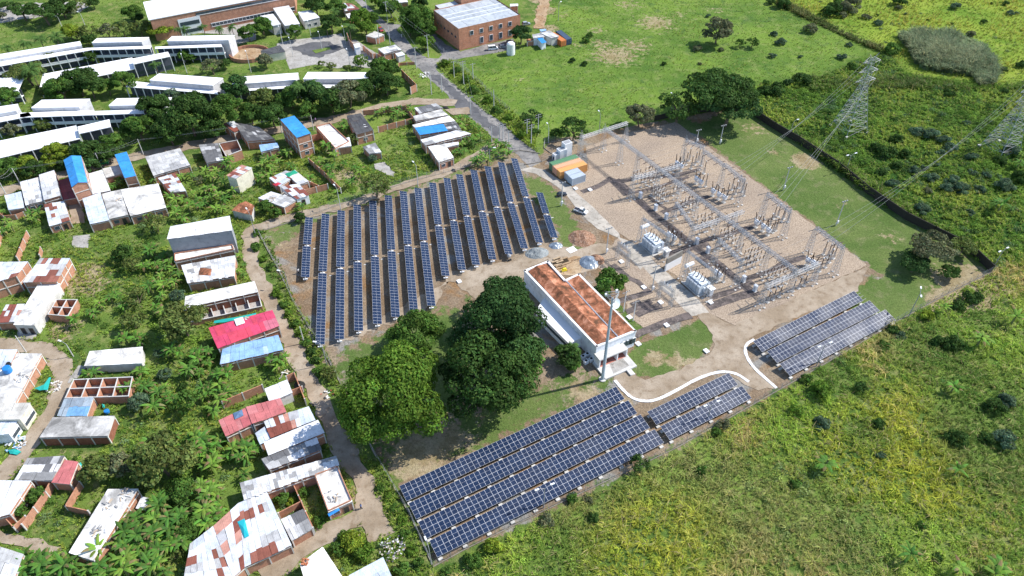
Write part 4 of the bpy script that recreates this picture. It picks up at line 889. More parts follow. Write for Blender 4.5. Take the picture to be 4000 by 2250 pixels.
hs('R4',[(425,455),(735,368),(765,505),(495,615)],3.1,'rust2','roof of rust red, salmon and white sheets beside the pink roof')
hs('R4',[(735,368),(835,335),(893,458),(765,505)],3.0,'tin','pale grey blue roof end facing the track next to the rust red roof')
hs('R4',[(355,575),(445,512),(493,622),(400,672)],2.8,'tin','small pale lean-to roof behind the rust red roof')
hs('R4',[(275,340),(580,262),(635,385),(330,490)],3.6,'pink','faded pink roof, the half nearest the track')
hs('R4',[(32,460),(275,345),(330,492),(95,602)],3.4,'pink','faded pink roof, the half with a blue patch')
hs('R4',[(440,180),(640,98),(692,212),(482,300)],3.0,'white','pale grey gabled shed inside the brick yard',ridge=False,name='shed',cat='shed',wall='white')
# centre top houses
hs('D',[(130,440-95),(300,270),(420,300),(240,430)],2.9,'rust','shack roof with red sheets, upper left of the green topped shack',name='shack',cat='shack')
hs('D',[(300,300),(390,262),(532,378),(430,415)],3.0,'whitepatch','white sheets shack with a bright green strip at its top',name='shack',cat='shack')
hs('D',[(240,430),(430,400),(535,515),(410,560)],3.0,'rust2','shack roof with rust and pale green sheets above a white doorway',wall='white',name='shack',cat='shack',doors=1)
hs('D',[(20,545),(150,480),(420,560),(285,640)],2.6,'grey','low brown grey shack roof held down with boards',name='shack',cat='shack')
hs('B',[(245,1205),(385,1165),(552,1342),(410,1387)],8.0,'blue','tall brick tower house with a bright blue roof beside the brown track',du=2.5,dv=5,rag=0,wins=1)
hs('B',[(600,1275),(740,1240),(942,1430),(800,1500)],3.0,'concw','ruined house with a stained white roof right of the tall blue tower',parapet=True)
hs('B',[(912,1165),(1055,1140),(1182,1310),(1010,1357)],4.0,'dark','house with a flat charcoal roof and parapet beside the walled garden',wins=1)
hs('B',[(-330,1250),(-230,1215),(-130,1290),(-220,1330)],3.2,'redless' if 0 else 'rust2','roofless looking rust stained house left of the dark patched roof')
hs('B',[(-230,1225),(30,1280),(190,1400),(-90,1420)],3.2,'darkpatch','wide roof of dark sheets with scattered white ones left of the blue tower',rag=.3)
hs('D',[(30,10),(215,-10),(232,35),(50,82)],3.0,'lblue','striped blue and white awning roof below the dark patched roof',name='shack',cat='shack')
hs('D',[(800,-20),(940,-70),(960,20),(830,40)],2.8,'white','low white roof half hidden by banana plants')
hs('D',[(1075,30),(1200,-10),(1262,85),(1140,100)],2.6,'greypatch','small shack with pale patched sheets beside the small feathery tree',name='shack',cat='shack')
hs('R2',[(345,92),(590,40),(672,95),(402,160)],3.0,'greypatch','grey and white patched roof nearest the road corner')
hs('R2',[(330,185),(650,105),(728,170),(360,240)],3.1,'conc','stained grey slab roof behind the patched roof at the road corner')
hs('R2',[(320,285),(740,180),(810,240),(350,315)],3.2,'concw','pale slab roof between the stained slab and the blue roof')
hs('R2',[(350,318),(675,275),(727,352),(408,402)],3.4,'blue','low brick house with a bright blue roof in the row by the road',du=2,dv=5,rag=0)
hs('R2',[(675,275),(815,245),(878,335),(727,352)],3.2,'darkpatch','dark patched roof right of the low blue roof',du=.9,dv=1.4)
hs('R2',[(415,455),(850,340),(985,385),(470,520)],3.2,'whitepatch','long patched roof of white and cream sheets below the low blue roof',rag=.25)
hs('R2',[(500,530),(690,500),(795,655),(625,712)],3.2,'concw','brick house with cream slab and blue grey awning at the track',doors=1,wins=1)
hs('R2',[(680,500),(845,480),(850,510),(710,540)],2.6,'whitepatch','narrow lean-to roof above the banana plants by the track')
# guard area
hs('B',[(170,82),(330,55),(442,240),(292,262)],4.2,'white','flat white roofed block with vents beside the brick hall',wall='conc',group='school and office buildings',du=3,dv=6,rag=0)
hs('B',[(40,162),(172,140),(252,245),(170,262)],4.0,'white','smaller white flat roof block left of the vented one',wall='conc',group='school and office buildings',du=3,dv=6,rag=0)
hs('B',[(420,122),(560,100),(642,178),(482,215)],3.6,'white','small square office with a white roof by the parking court',wall='conc',group='school and office buildings',du=3,dv=6,rag=0,wins=2)
hs('B',[(978,445),(1040,438),(1052,475),(1000,487)],3.0,'white','tiny white guard house at the parking court gate',wall='white',name='guard_house',cat='guard house',du=3,dv=4,rag=0)
hs('B',[(1225,492),(1400,450),(1462,500),(1290,542)],3.0,'whitepatch','roadside brick shop with patched white roof',name='roadside_shop',cat='shop',doors=1)
hs('B',[(1398,540),(1470,520),(1503,550),(1430,572)],2.5,'white','small open awning beside the roadside shop',name='awning',cat='awning',wall='conc')
hs('B',[(1105,360),(1190,312),(1292,350),(1205,385)],2.6,'tanwhite','roadside stall with pale roof under the light green tree',name='stall',cat='stall')
hs('B',[(858,30),(965,35),(1045,92),(892,112)],2.8,'rust2','low shed with striped pale roof beyond the palm tree',name='shed',cat='shed')
hs('B',[(900,142),(1040,112),(1052,150),(930,182)],2.8,'whitepatch','low shed with a pale roof behind the light green roadside tree',name='shed',cat='shed')
hs('B',[(40,512),(240,455),(297,520),(140,548)],3.0,'dark','old dark roofed pump shed by the round brick basin',wall='cream',name='shed',cat='shed')
hs('B',[(1360,-30),(1500,-40),(1530,20),(1400,30)],3,'white','small white roof at the top of the road behind trees')
# ------------- school blocks
def arcade(t,up,low,hu,hl,label,bays,back=True,facade=True,two=True):
    """classroom block: raised roof `up` (quad) and a lower walkway roof `low` with columns and slabs under its near edge"""
    U=[at(*px(t,*q),hu) for q in up] if up else None; Lw=[at(*px(t,*q),hl) for q in low]
    c=sum(Lw,Vector((0,0,0)))/4; e=thing('classroom_block',label,'school building',(c.x,c.y,0),0,'white roofed school buildings')
    if U:
        mb=MB(); b=shrink(U,.1); ccw=orient(b); n=4
        for i in range(4):
            j=(i+1)%4; f=[(b[i].x,b[i].y,0),(b[j].x,b[j].y,0),(b[j].x,b[j].y,hu-.1),(b[i].x,b[i].y,hu-.1)]; mb.poly(f if ccw else f[::-1],c=(.60,.60,.62))
        mb.build('wall',M['paint'],e)
        rb=MB(); Q=[p+Vector((0,0,.03)) for p in U]; rb.poly([tuple(p) for p in (Q if ccw else Q[::-1])]); 
        for i in range(4):
            j=(i+1)%4; f=[tuple(U[i]-Vector((0,0,.25))),tuple(U[j]-Vector((0,0,.25))),tuple(Q[j]),tuple(Q[i])]; rb.poly(f if ccw else f[::-1])
        rb.build('roof',M['schoolroof'],e); EXCL.append([tuple(v) for v in b])
    ccw=orient([p.xy for p in Lw]); rb=MB()
    for z,rev in ((0,False),(-.22,True)):
        Q=[p+Vector((0,0,z)) for p in Lw]; f=[tuple(p) for p in Q]; rb.poly(f if ccw!=rev else f[::-1])
    for i in range(4):
        j=(i+1)%4; f=[tuple(Lw[i]-Vector((0,0,.22))),tuple(Lw[j]-Vector((0,0,.22))),tuple(Lw[j]),tuple(Lw[i])]; rb.poly(f if ccw else f[::-1])
    rb.build('walkway_roof',M['schoolroof'],e); EXCL.append([p.xy for p in Lw])
    if facade:
        A=Lw[3].xy;B=Lw[2].xy; d=(B-A); L=d.length; d/=L; nin=Vector((-d.y,d.x)); nin*= 1 if nin.dot((Lw[0].xy-A))>0 else -1
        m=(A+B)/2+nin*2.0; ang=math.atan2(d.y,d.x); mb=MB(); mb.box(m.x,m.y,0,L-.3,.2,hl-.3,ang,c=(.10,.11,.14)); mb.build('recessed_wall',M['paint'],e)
        k=max(2,int(L/3.2)); 
        if two:
            mb=MB(); m=(A+B)/2+nin*1.0; mb.box(m.x,m.y,hl*.46,L,2.1,.2,ang); m=(A+B)/2+nin*.08; mb.box(m.x,m.y,hl*.46+.21,L,.12,.85,ang,c=(.95,.95,.98)); mb.col=(1,1,1); mb.build('gallery_parapet',M['white'],e)
        for i in range(k+1):
            p=A+d*(L*i/k)+nin*.12; mb=MB(); mb.box(p.x,p.y,0,.28,.28,hl-.23,ang); mb.build('column',M['white'],e)
        for i in range(k):
            if R.random()<.8:
                p=A+d*(L*(i+.5)/k)+nin*1.87
                for z in ((.9,hl*.46+1.1) if two else (.9,)):
                    mb=MB(); mb.box(p.x,p.y,z,L/k*.7,.08,1.1,ang); mb.build('window',M['glassb'],e)
    return e
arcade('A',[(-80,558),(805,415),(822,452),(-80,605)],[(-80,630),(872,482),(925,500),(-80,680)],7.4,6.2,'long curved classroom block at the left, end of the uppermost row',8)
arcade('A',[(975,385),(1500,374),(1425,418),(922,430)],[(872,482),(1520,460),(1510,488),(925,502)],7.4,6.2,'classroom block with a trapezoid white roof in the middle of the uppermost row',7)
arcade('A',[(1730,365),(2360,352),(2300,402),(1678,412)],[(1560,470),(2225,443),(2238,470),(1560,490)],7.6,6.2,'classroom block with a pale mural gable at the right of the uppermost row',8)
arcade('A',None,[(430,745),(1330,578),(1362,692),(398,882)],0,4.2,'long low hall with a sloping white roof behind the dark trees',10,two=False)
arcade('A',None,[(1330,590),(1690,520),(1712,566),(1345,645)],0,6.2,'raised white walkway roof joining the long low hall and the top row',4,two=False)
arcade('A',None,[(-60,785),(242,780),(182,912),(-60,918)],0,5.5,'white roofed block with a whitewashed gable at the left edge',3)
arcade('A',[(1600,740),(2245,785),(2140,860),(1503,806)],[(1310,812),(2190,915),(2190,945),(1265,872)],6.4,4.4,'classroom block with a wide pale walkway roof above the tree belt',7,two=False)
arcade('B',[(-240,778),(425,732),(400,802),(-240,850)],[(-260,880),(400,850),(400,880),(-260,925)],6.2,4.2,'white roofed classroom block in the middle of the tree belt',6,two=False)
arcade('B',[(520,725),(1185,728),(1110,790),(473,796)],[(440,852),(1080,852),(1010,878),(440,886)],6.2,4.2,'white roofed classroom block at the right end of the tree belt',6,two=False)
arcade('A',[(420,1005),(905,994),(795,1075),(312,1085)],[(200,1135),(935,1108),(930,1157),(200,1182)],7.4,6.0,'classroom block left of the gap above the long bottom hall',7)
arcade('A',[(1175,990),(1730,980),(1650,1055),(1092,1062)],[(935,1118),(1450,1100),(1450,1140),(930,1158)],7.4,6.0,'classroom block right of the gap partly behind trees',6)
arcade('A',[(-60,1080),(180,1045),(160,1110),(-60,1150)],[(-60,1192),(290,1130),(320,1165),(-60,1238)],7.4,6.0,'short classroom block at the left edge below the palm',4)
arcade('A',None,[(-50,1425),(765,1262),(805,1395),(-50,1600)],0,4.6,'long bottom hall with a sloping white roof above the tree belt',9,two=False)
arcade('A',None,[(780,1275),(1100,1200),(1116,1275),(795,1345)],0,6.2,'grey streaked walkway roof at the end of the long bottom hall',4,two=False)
# big brick hall
def hall():
    U=[at(*px('A',*q),9.5) for q in ((1440,22),(2960,-260),(2960,-80),(1495,200))]
    c=sum(U,Vector((0,0,0)))/4; e=thing('brick_hall','long red brick hall with a wide white roof and ribbon windows','school building',(c.x,c.y,0),0,'school and office buildings')
    b=shrink(U,.6); ccw=orient(b); mb=MB(); mb.prism(b if ccw else b[::-1],0,9.3,top=False); mb.build('wall',M['brick'],e)
    rb=MB(); rb.prism(U if ccw else U[::-1],9.2,9.55); rb.build('roof',M['schoolroof'],e)
    A=b[3];B=b[2]; d=B-A;L=d.length;d/=L; n=Vector((d.y,-d.x)); n*=-1 if n.dot(A)>0 else 1; ang=math.atan2(d.y,d.x)
    def band(nm,f0,f1,z,h,mat,pr=.06,col=(1,1,1)):
        p=A+d*L*(f0+f1)/2+n*pr; mb=MB(); mb.box(p.x,p.y,z,L*(f1-f0),.14,h,ang,c=col); mb.build(nm,mat,e)
    band('window',.30,.99,7.6,.9,M['glassb']); band('sill',.30,.99,7.35,.2,M['white'],.1)
    band('window',.38,.99,1.6,1.2,M['glassb']); band('sill',.38,.99,1.35,.2,M['white'],.12); band('lintel',.38,.99,2.85,.25,M['white'],.1)
    band('stair_panel',.17,.32,0,7.2,M['white'],.08); band('window',.18,.31,4.2,1.6,M['glassb'],.16); band('window',.18,.31,1.0,1.4,M['glassb'],.16)
    for i in range(22): 
        p=A+d*L*(.385+.027*i)+n*.14; mb=MB(); mb.box(p.x,p.y,1.56,.12,.1,1.25,ang); mb.build('mullion',M['white'],e)
    EXCL.append([tuple(v) for v in b])
hall()
def brick_office():
    z=9.0; Lc=at(*px('B',2038,300),z); Rr=at(*px('E',-40,185),z); Bk=at(*px('B',1785,112),z)
    d=(Rr-Lc).xy; L=d.length+6; d.normalize(); n=Vector((d.y,-d.x)); n*=-1 if n.dot(Lc.xy)>0 else 1; D=(Bk-Lc).xy.length; bd=(Bk-Lc).xy.normalized()
    a=Lc.xy; b=a+d*L; c2=b+bd*D; d2=a+bd*D; poly=[a,b,c2,d2]
    if not orient(poly): poly=poly[::-1]
    e=thing('brick_office','large orange brick office with grey metal roof at the road corner','office building',(Lc.x,Lc.y,0),0,'school and office buildings')
    mb=MB(); mb.prism(poly,0,z+.5,top=False,c=(1.15,1.05,1.0)); mb.build('wall',M['brick'],e)
    P4=[Vector((*q,z+.1)) for q in (d2+d*.4,c2-d*.4,b-d*.4,a+d*.4)]; rb=MB(); sheets(rb,P4,'steelroof',2.4,9,0); rb.build('roof',M['sheet'],e)
    ang=math.atan2(d.y,d.x)
    for k,f in enumerate((.33,.5,.67)):
        p=a+bd*D*f+d*L/2; mb=MB(); mb.box(p.x,p.y,z+.14,L-1,.35,.25,ang); mb.build('roof_ridge',M['white'],e)
    for i in range(5):
        for zz,hh in ((1.2,2.6),(5.6,1.9)):
            p=a+d*(6+i*4.6); 
            if i==0 and zz<3: continue
            mb=MB(); q=p+n*.06; mb.box(q.x,q.y,zz,1.7,.14,hh,ang); w=mb.build('window',M['white'],e)
            mb=MB(); q=p+n*.1; mb.box(q.x,q.y,zz+.15,1.4,.14,hh-.3,ang); f=link('pane',MB().mesh('pane'),[M['glassb']]) if 0 else mb.build('pane',M['glassb'],w,local=False)
            w_off=Vector((e.location.x,e.location.y,0)); f.data.transform(Matrix.Translation(-w_off))
    for i in range(6):
        p=a+bd*(3+i*D/7); mb=MB(); nn=Vector((-bd.y,bd.x)); nn*=1 if nn.dot(d)<0 else -1; q=p+nn*.06; mb.box(q.x,q.y,4.6,1.2,.12,.8,math.atan2(bd.y,bd.x)); mb.build('window',M['glassb'],e)
    EXCL.append([tuple(v) for v in poly])
    # stepped rear blocks
    for (f0,f1,b0,b1,zt,lab) in ((.12,.45,1.02,1.25,9.0,'lower grey roofed wing behind the brick office'),(.47,.80,1.02,1.35,12.0,'taller brick block rising behind the brick office'),(.82,1.05,1.0,1.3,10.5,'brick wing at the far end behind the brick office')):
        q=[a+d*L*f0+bd*D*b0,a+d*L*f1+bd*D*b0,a+d*L*f1+bd*D*b1,a+d*L*f0+bd*D*b1]
        if not orient(q): q=q[::-1]
        c=sum(q,Vector((0,0)))/4; e2=thing('brick_wing',lab,'office building',(c.x,c.y,0),0,'school and office buildings')
        mb=MB(); mb.prism(q,0,zt,top=False); mb.build('wall',M['brick'],e2); rb=MB(); rb.prism([v*.97+c*.03 for v in q],zt-.3,zt-.1,c=(.55,.58,.62)); rb.build('roof',M['sheet'],e2)
brick_office()
# ------------- control building
def control():
    z=5.4; T='R1'
    def w(x,y,zz=z): return at(*px(T,x,y),zz)
    o=[w(12,92),w(165,30),w(275,152),w(363,112),w(728,480),w(475,582)]
    c=sum(o,Vector((0,0,0)))/6; e=thing('control_building','white control building with weathered clay tile roofs between the big tree and the yard','building',(c.x,c.y,0))
    ccw=orient([p.xy for p in o]); q=o if ccw else o[::-1]
    mb=MB(); mb.prism([p.xy for p in q],0,z-.35,top=False,c=(.86,.88,.92)); mb.build('wall',M['paint'],e)
    pb=MB(); n=6
    for i in range(6):
        a=q[i].xy;b=q[(i+1)%6].xy; m=(a+b)/2; d=b-a; nn=Vector((d.y,-d.x)).normalized(); m-=nn*.2; pb.box(m.x,m.y,z-.45,d.length+.25,.55,.5,math.atan2(d.y,d.x),c=(.95,.95,.97))
    pb.build('cornice',M['white'],e)
    rb=MB(); a0=w(38,98,z-.5);a1=w(92,62,z+.55);a2=w(155,48,z-.4);b0=w(480,575,z-.5);b1=w(548,538,z+.55);b2=w(610,518,z-.45);v0=w(285,165,z-.4)
    rb.poly([tuple(v) for v in (a0,b0,b1,a1)]); rb.poly([tuple(v) for v in (a1,b1,b2,v0,w(258,150,z-.4),a2)])
    rb.build('left_tile_roof',M['tile'],e)
    rb=MB(); rb.poly([tuple(v) for v in (w(290,160,z-.35),w(615,512,z-.4),w(718,478,z+.1),w(360,122,z+.1))]); rb.build('right_tile_roof',M['tile'],e)
    g=MB(); p=w(285,162,z-.3);r_=w(612,516,z-.3); g.bar(p,r_,.18); g.build('valley_gutter',M['white'],e)
    # lower annex
    zz=3.2; P=[w(150,250,zz),w(388,518,zz),w(300,562,zz),w(88,350,zz)]; cc=orient([p.xy for p in P]); Q=P if cc else P[::-1]
    mb=MB(); mb.prism([p.xy for p in Q],0,zz-.15,top=False,c=(.86,.88,.92)); mb.build('annex_wall',M['paint'],e)
    rb=MB(); rb.prism([p.xy for p in Q],zz-.2,zz+.05); rb.build('annex_roof',M['schoolroof'],e)
    A=P[3].xy;B=P[2].xy; d=B-A; L=d.length; d/=L; nn=Vector((d.y,-d.x)); nn*=-1 if nn.dot(A)>0 else 1
    for i in range(5):
        p=A+d*L*(.35+.13*i)+nn*.05; mb=MB(); mb.box(p.x,p.y,1.5,2.0,.12,.8,math.atan2(d.y,d.x)); mb.build('window',M['glassb'],e)
    A=P[0].xy;B=P[1].xy; d=B-A; L=d.length; d/=L; nn=Vector((d.y,-d.x)); nn*=-1 if nn.dot(P[3].xy-A)<0 else 1
    for i in range(6):
        p=A+d*L*(.05+.17*i)+nn*.06+nn*0; mb=MB(); mb.box(p.x,p.y,zz+.6,2.6,.14,.7,math.atan2(d.y,d.x)); mb.build('window',M['glassb'],e)
    # front wall windows and porch
    A=o[5].xy;B=o[4].xy; d=(B-A);L=d.length;d/=L; nn=Vector((d.y,-d.x)); nn*=-1 if nn.dot(A)>0 else 1; ang=math.atan2(d.y,d.x)
    for f in (.70,.84,.93):
        p=A+d*L*f+nn*.06; mb=MB(); mb.box(p.x,p.y,1.3,2.2,.12,1.9,ang); wn=mb.build('window',M['white'],e)
        p=A+d*L*f+nn*.1; mb=MB()
        for s in (-.5,.5): mb.box(p.x+d.x*s-e.location.x,p.y+d.y*s-e.location.y,1.45,.9,.12,1.6,ang)
        link('pane',mb.mesh('pane'),[M['glassb']],wn)
    p=A+d*L*.32+nn*1.2; mb=MB(); mb.box(p.x,p.y,2.9,8.2,2.6,.3,ang); mb.build('porch_roof',M['conc'],e)
    mb=MB(); mb.box(p.x,p.y,.45,8.0,2.4,.1,ang,c=(.5,.2,.15)); mb.build('porch_floor',M['paint'],e)
    for s in (-3.9,1.2,3.9):
        k=p+d*s; mb=MB(); mb.box(k.x,k.y,.4,.3,2.4,2.5,ang,c=(.9,.9,.9)); mb.build('porch_pier',M['paint'],e)
    k=A+d*L*.32+nn*.08; mb=MB(); mb.box(k.x,k.y,.5,5,.12,2.2,ang); mb.build('door',M['glassb'],e)
    EXCL.append([p.xy for p in q]); EXCL.append([p.xy for p in Q])
    base=w(563,700,0)
    for i,(x,y) in enumerate(((388,655),(415,640),(407,685),(440,672))):
        p=at(*px(T,x,y)); e2=thing('air_conditioner','white outdoor cooling unit beside the control building, %s of four'%ordn(i),'air conditioner',(p.x,p.y,0),.6,'outdoor cooling units')
        mb=MB(); mb.box(0,0,0,1.2,.9,1.0); link('housing',mb.mesh('housing'),[M['white']],e2); mb=MB(); mb.lathe([(.34,1.0),(.34,1.03),(.05,1.04)],12); link('fan_grille',mb.mesh('fan_grille'),[M['black']],e2)
    s0=w(690,740,0); e3=thing('stairs','short concrete steps at the landing of the control building','stairs',(s0.x,s0.y,0),ang)
    mb=MB()
    for i in range(4): mb.box(i*.35-.6,0,0,.35,2.6,.5-.12*i)
    link('steps',mb.mesh('steps'),[M['conc']],e3)
    mb=MB(); c2=at(*px(T,590,700)); mb.box(c2.x,c2.y,0,9,6,.49,ang); o3=mb.build('landing',M['conc']); tag(o3,'raised concrete landing in front of the porch','landing')
control()
# ------------- roofless rooms
def rooms(t,quad,nx,ny,h,label,wall='brick',skip=()):
    Pq=[at(*px(t,*q),h) for q in quad]; c=sum(Pq,Vector((0,0,0)))/4; e=thing('roofless_building',label,'unfinished building',(c.x,c.y,0),0,'roofless brick rooms')
    mb=MB(); cb=MB(); k=0
    def wl(a,b,off):
        d=(b-a).xy; m=(a+b)/2; ang=math.atan2(d.y,d.x); mb.box(m.x,m.y,0,d.length-.02,.16,h-.18+off,ang); cb.box(m.x,m.y,h-.18+off,d.length+.2,.22,.16,ang)
    for i in range(nx+1): wl(bil(Pq,i/nx,0),bil(Pq,i/nx,1),0)
    for j in range(ny+1): wl(bil(Pq,0,j/ny),bil(Pq,1,j/ny),.02)
    mb.build('wall',M['brick'],e); cb.build('ring_beam',M['conc'],e)
    fl=MB(); q=Pq if orient([p.xy for p in Pq]) else Pq[::-1]; fl.poly([(p.x,p.y,.35) for p in q]); fl.build('floor',M['pad'],e); EXCL.append([p.xy for p in Pq])
rooms('I',[(740,920),(1330,893),(1290,1085),(655,1105)],4,2,2.6,'roofless brick building with a grid of small rooms by the muddy track')
rooms('I',[(565,115),(775,115),(680,280),(480,262)],2,2,2.6,'small roofless orange brick rooms beside the long garage house')
rooms('C',[(2205,-5),(2385,-40),(2430,60),(2275,120)],1,1,3.4,'roofless brick room with rubble inside near the dark patched roof')
rooms(None,[(719,1206),(1009,1145),(1022,1195),(740,1258)],6,1,1.6,'row of low unfinished partitions in front of the long slab roof')
# ------------- yard walls
def wall(pts,t,h,label,mat='brick',w=.18,name='yard_wall',cat='wall',group='brick yard walls',posts=3.2):
    P=[at(*px(t,*q)) for q in pts]; c=sum(P,Vector((0,0,0)))/len(P); e=thing(name,label,cat,(c.x,c.y,0),0,group)
    mb=MB(); pb=MB()
    for a,b in zip(P[:-1],P[1:]):
        d=(b-a); L=d.length; m=(a+b)/2; ang=math.atan2(d.y,d.x); mb.box(m.x,m.y,0,L,w,h,ang)
        k=max(1,int(L/posts))
        for i in range(k+1): p=a+d*(i/k); pb.box(p.x,p.y,0,w+.09,w+.09,h+.06,ang)
    mb.build('panel',M[mat],e); pb.build('pillars',M['conc'] if mat!='wall_d' else M[mat],e)
for pts,t,h,l in (([(30,940-0),(-40,1160)],'C',2.2,'orange yard wall at the far left of the weedy lot'),([(298,935),(195,1190)],'C',2.2,'orange yard wall standing alone in the weedy lot'),([(430,1085),(418,1160)],'C',1.8,'short brick stub wall behind the rusty roof'),
    ([(560,545),(500,660),(270,990)],'K',2.4,'long pale yard wall beside the overgrown plot'),([(840,560),(700,800),(925,850)],'K',2.2,'L shaped yard wall left of the long slab house'),([(230,650),(90,910),(180,1010),(300,900)],'K',2.2,'yard wall around the ruined plot at the left edge'),
    ([(815,210),(960,530)],'R3',2.4,'thin brick wall dividing the two walled yards'),([(650,290),(955,165)],'R3',2.6,'brick wall along the long fibre roof'),([(725,430),(880,350)],'R3',2.3,'brick wall behind the corrugated kitchen roof'),
    ([(85,355),(440,205)],'R4',2.6,'brick wall behind the pink roof yard'),([(650,130),(720,95),(815,330)],'R4',2.6,'brick wall of the yard facing the shaded track'),([(590,290),(790,215)],'R4',2.4,'inner brick wall of the yard near the pale gabled shed'),
    ([(-60,375),(350,270)],'R2',2.4,'brick garden wall left of the low blue roof'),([(250,130),(350,270)],'R2',2.2,'garden wall joining the patched roof row'),([(540,200),(700,340),(860,500)],'D',2.2,'brick wall running down beside the cleared garden'),
    ([(500,520),(730,460)],'D',2.2,'brick wall right of the rust and green shack'),([(480,395),(640,470)],'D',2.0,'brick yard wall behind the rust and green shack'),([(590,60),(560,-20),(700,-60)],'D',2.4,'broken brick wall below the ruined house'),
    ([(1080,1160),(1200,1150),(1560,1100)],'B',2.0,'low wall on the street side of the garden with bananas'),([(1470,770),(1620,920),(1560,950)],'B',3.0,'dark weathered wall at the end of the tree belt'),
    ([(925,400),(950,470),(1000,520)],'B',3.0,'white wall panel at the guard house gate'),([(1080,510),(1180,600),(1215,590)],'B',2.4,'concrete wall beside the guard house'),([(1225,590),(1340,650)],'B',2.2,'concrete wall between guard house and shop'),([(1440,700),(1440,660),(1600,650)],'B',1.2,'low brick garden wall by the roadside shop')):
    wall(pts,t,h,l)
wall([(-30,700),(60,770),(180,760),(260,730)],'C',1.8,'low brick wall under the tin shed at the left edge')
# round basin
b=at(*px('B',-60,560)); e=thing('round_basin','round brick walled basin with sandy inside near the pump shed','basin',(b.x,b.y,0))
mb=MB(); 
for i in range(28):
    a=i/28*6.283; mb.box(8*math.cos(a),7*math.sin(a),0,1.9,.3,1.6,a+1.57)
link('wall',mb.mesh('wall'),[M['brick']],e); mb=MB(); mb.poly([(7.8*math.cos(i/28*6.283),6.8*math.sin(i/28*6.283),.4) for i in range(28)]); link('floor',mb.mesh('floor'),[M['sand']],e)
# compound walls and fences
M['wall_d']=plain('shade_dark_wall',(.045,.042,.035),.95,.1)  # near-black colour paints in the shade on the wall's near side
wall([(-150,-290),(60,-150),(300,-10),(700,250),(1000,500),(1380,760),(1660,900)],'H',2.6,'dark boundary wall along the scrub, long upper stretch','wall_d',.25,'boundary_wall','wall','compound boundary walls',60)
wall([(1660,900),(2020,1080),(2240,1290)],'H',2.6,'dark boundary wall behind the spreading thorn tree','wall_d',.25,'boundary_wall','wall','compound boundary walls',60)
wall([(1435,1215),(1800,1130),(2290,1110)],'E',2.0,'dark brick wall behind the round bushy tree','wall_d',.25,'boundary_wall','wall','compound boundary walls',60)
def fence(pts,label,h=2.2,step=2.8,base=True,name='mesh_fence'):
    P=[Vector(p) for p in pts]; c=sum(P,Vector((0,0,0)))/len(P); e=thing(name,label,'fence',(c.x,c.y,0),0,'wire fences of the compound')
    rb=MB(); bb=MB(); k=0; total=sum((b-a).length for a,b in zip(P[:-1],P[1:])); step=max(step,total/95)
    for a,b in zip(P[:-1],P[1:]):
        d=b-a; L=d.length; n=max(1,int(L/step)); 
        for i in range(n):
            p=a+d*(i/n); mb=MB(); mb.bar((p.x,p.y,0),(p.x,p.y,h),.05); mb.build('post',M['steel_d'],e)
        for z in (.35,.8,1.25,1.7,h-.05): rb.bar(a+Vector((0,0,z)),b+Vector((0,0,z)),.014,3)
        m_=max(1,int(L/.55))
        for i in range(m_): p=a+d*((i+.5)/m_); rb.bar((p.x,p.y,.3),(p.x,p.y,h),.008,3)
        m=(a+b)/2
        if base: bb.box(m.x,m.y,0,L,.2,.25,math.atan2(d.y,d.x),c=(.5,.45,.38))
    rb.build('wire_mesh',M['steel_d'],e)
    if base: bb.build('concrete_kerb',M['conc'],e)
fence([at(x,y) for x,y in [(1692,2215),(1830,2140),(2190,1965),(2640,1752)]],'wire fence in front of the long solar tables, lower stretch')
fence([at(x,y) for x,y in [(2640,1752),(3050,1520),(3270,1395)]],'wire fence along the drive and the pale solar tables')
fence([at(x,y) for x,y in [(3270,1395),(3500,1258),(3700,1150),(3890,1055)]],'wire fence along the dry lawn corner under the tree')
fence([at(x,y) for x,y in [(1692,2215),(1600,2010),(1530,1890),(1460,1770),(1400,1640)]],'wire fence beside the wide end of the track')
fence([at(x,y) for x,y in [(1330,1500),(1290,1420),(1230,1320),(1145,1180),(1090,1060),(1008,908)]],'wire fence along the solar rows and the track')
fence([at(x,y) for x,y in [(1008,908),(1180,855),(1420,768),(1600,712)]],'wire fence behind the solar rows, weedy half')
fence([at(x,y) for x,y in [(1600,712),(1800,660),(2030,588),(2110,600)]],'wire fence behind the solar rows up to the gate')
fence([at(*px('G',x,y)) for x,y in [(120,470),(200,460),(300,440),(400,390)]],'wire gate across the service road')
fence([at(*px('G',x,y)) for x,y in [(400,360),(320,300),(330,250),(480,230)]],'wire enclosure behind the white stepped equipment boxes')
fence([at(*px('B',x,y)) for x,y in [(1800,450),(1950,590),(2100,710),(2250,850),(2400,1010),(2560,1130)]],'wire fence between road verge and pasture',base=False)
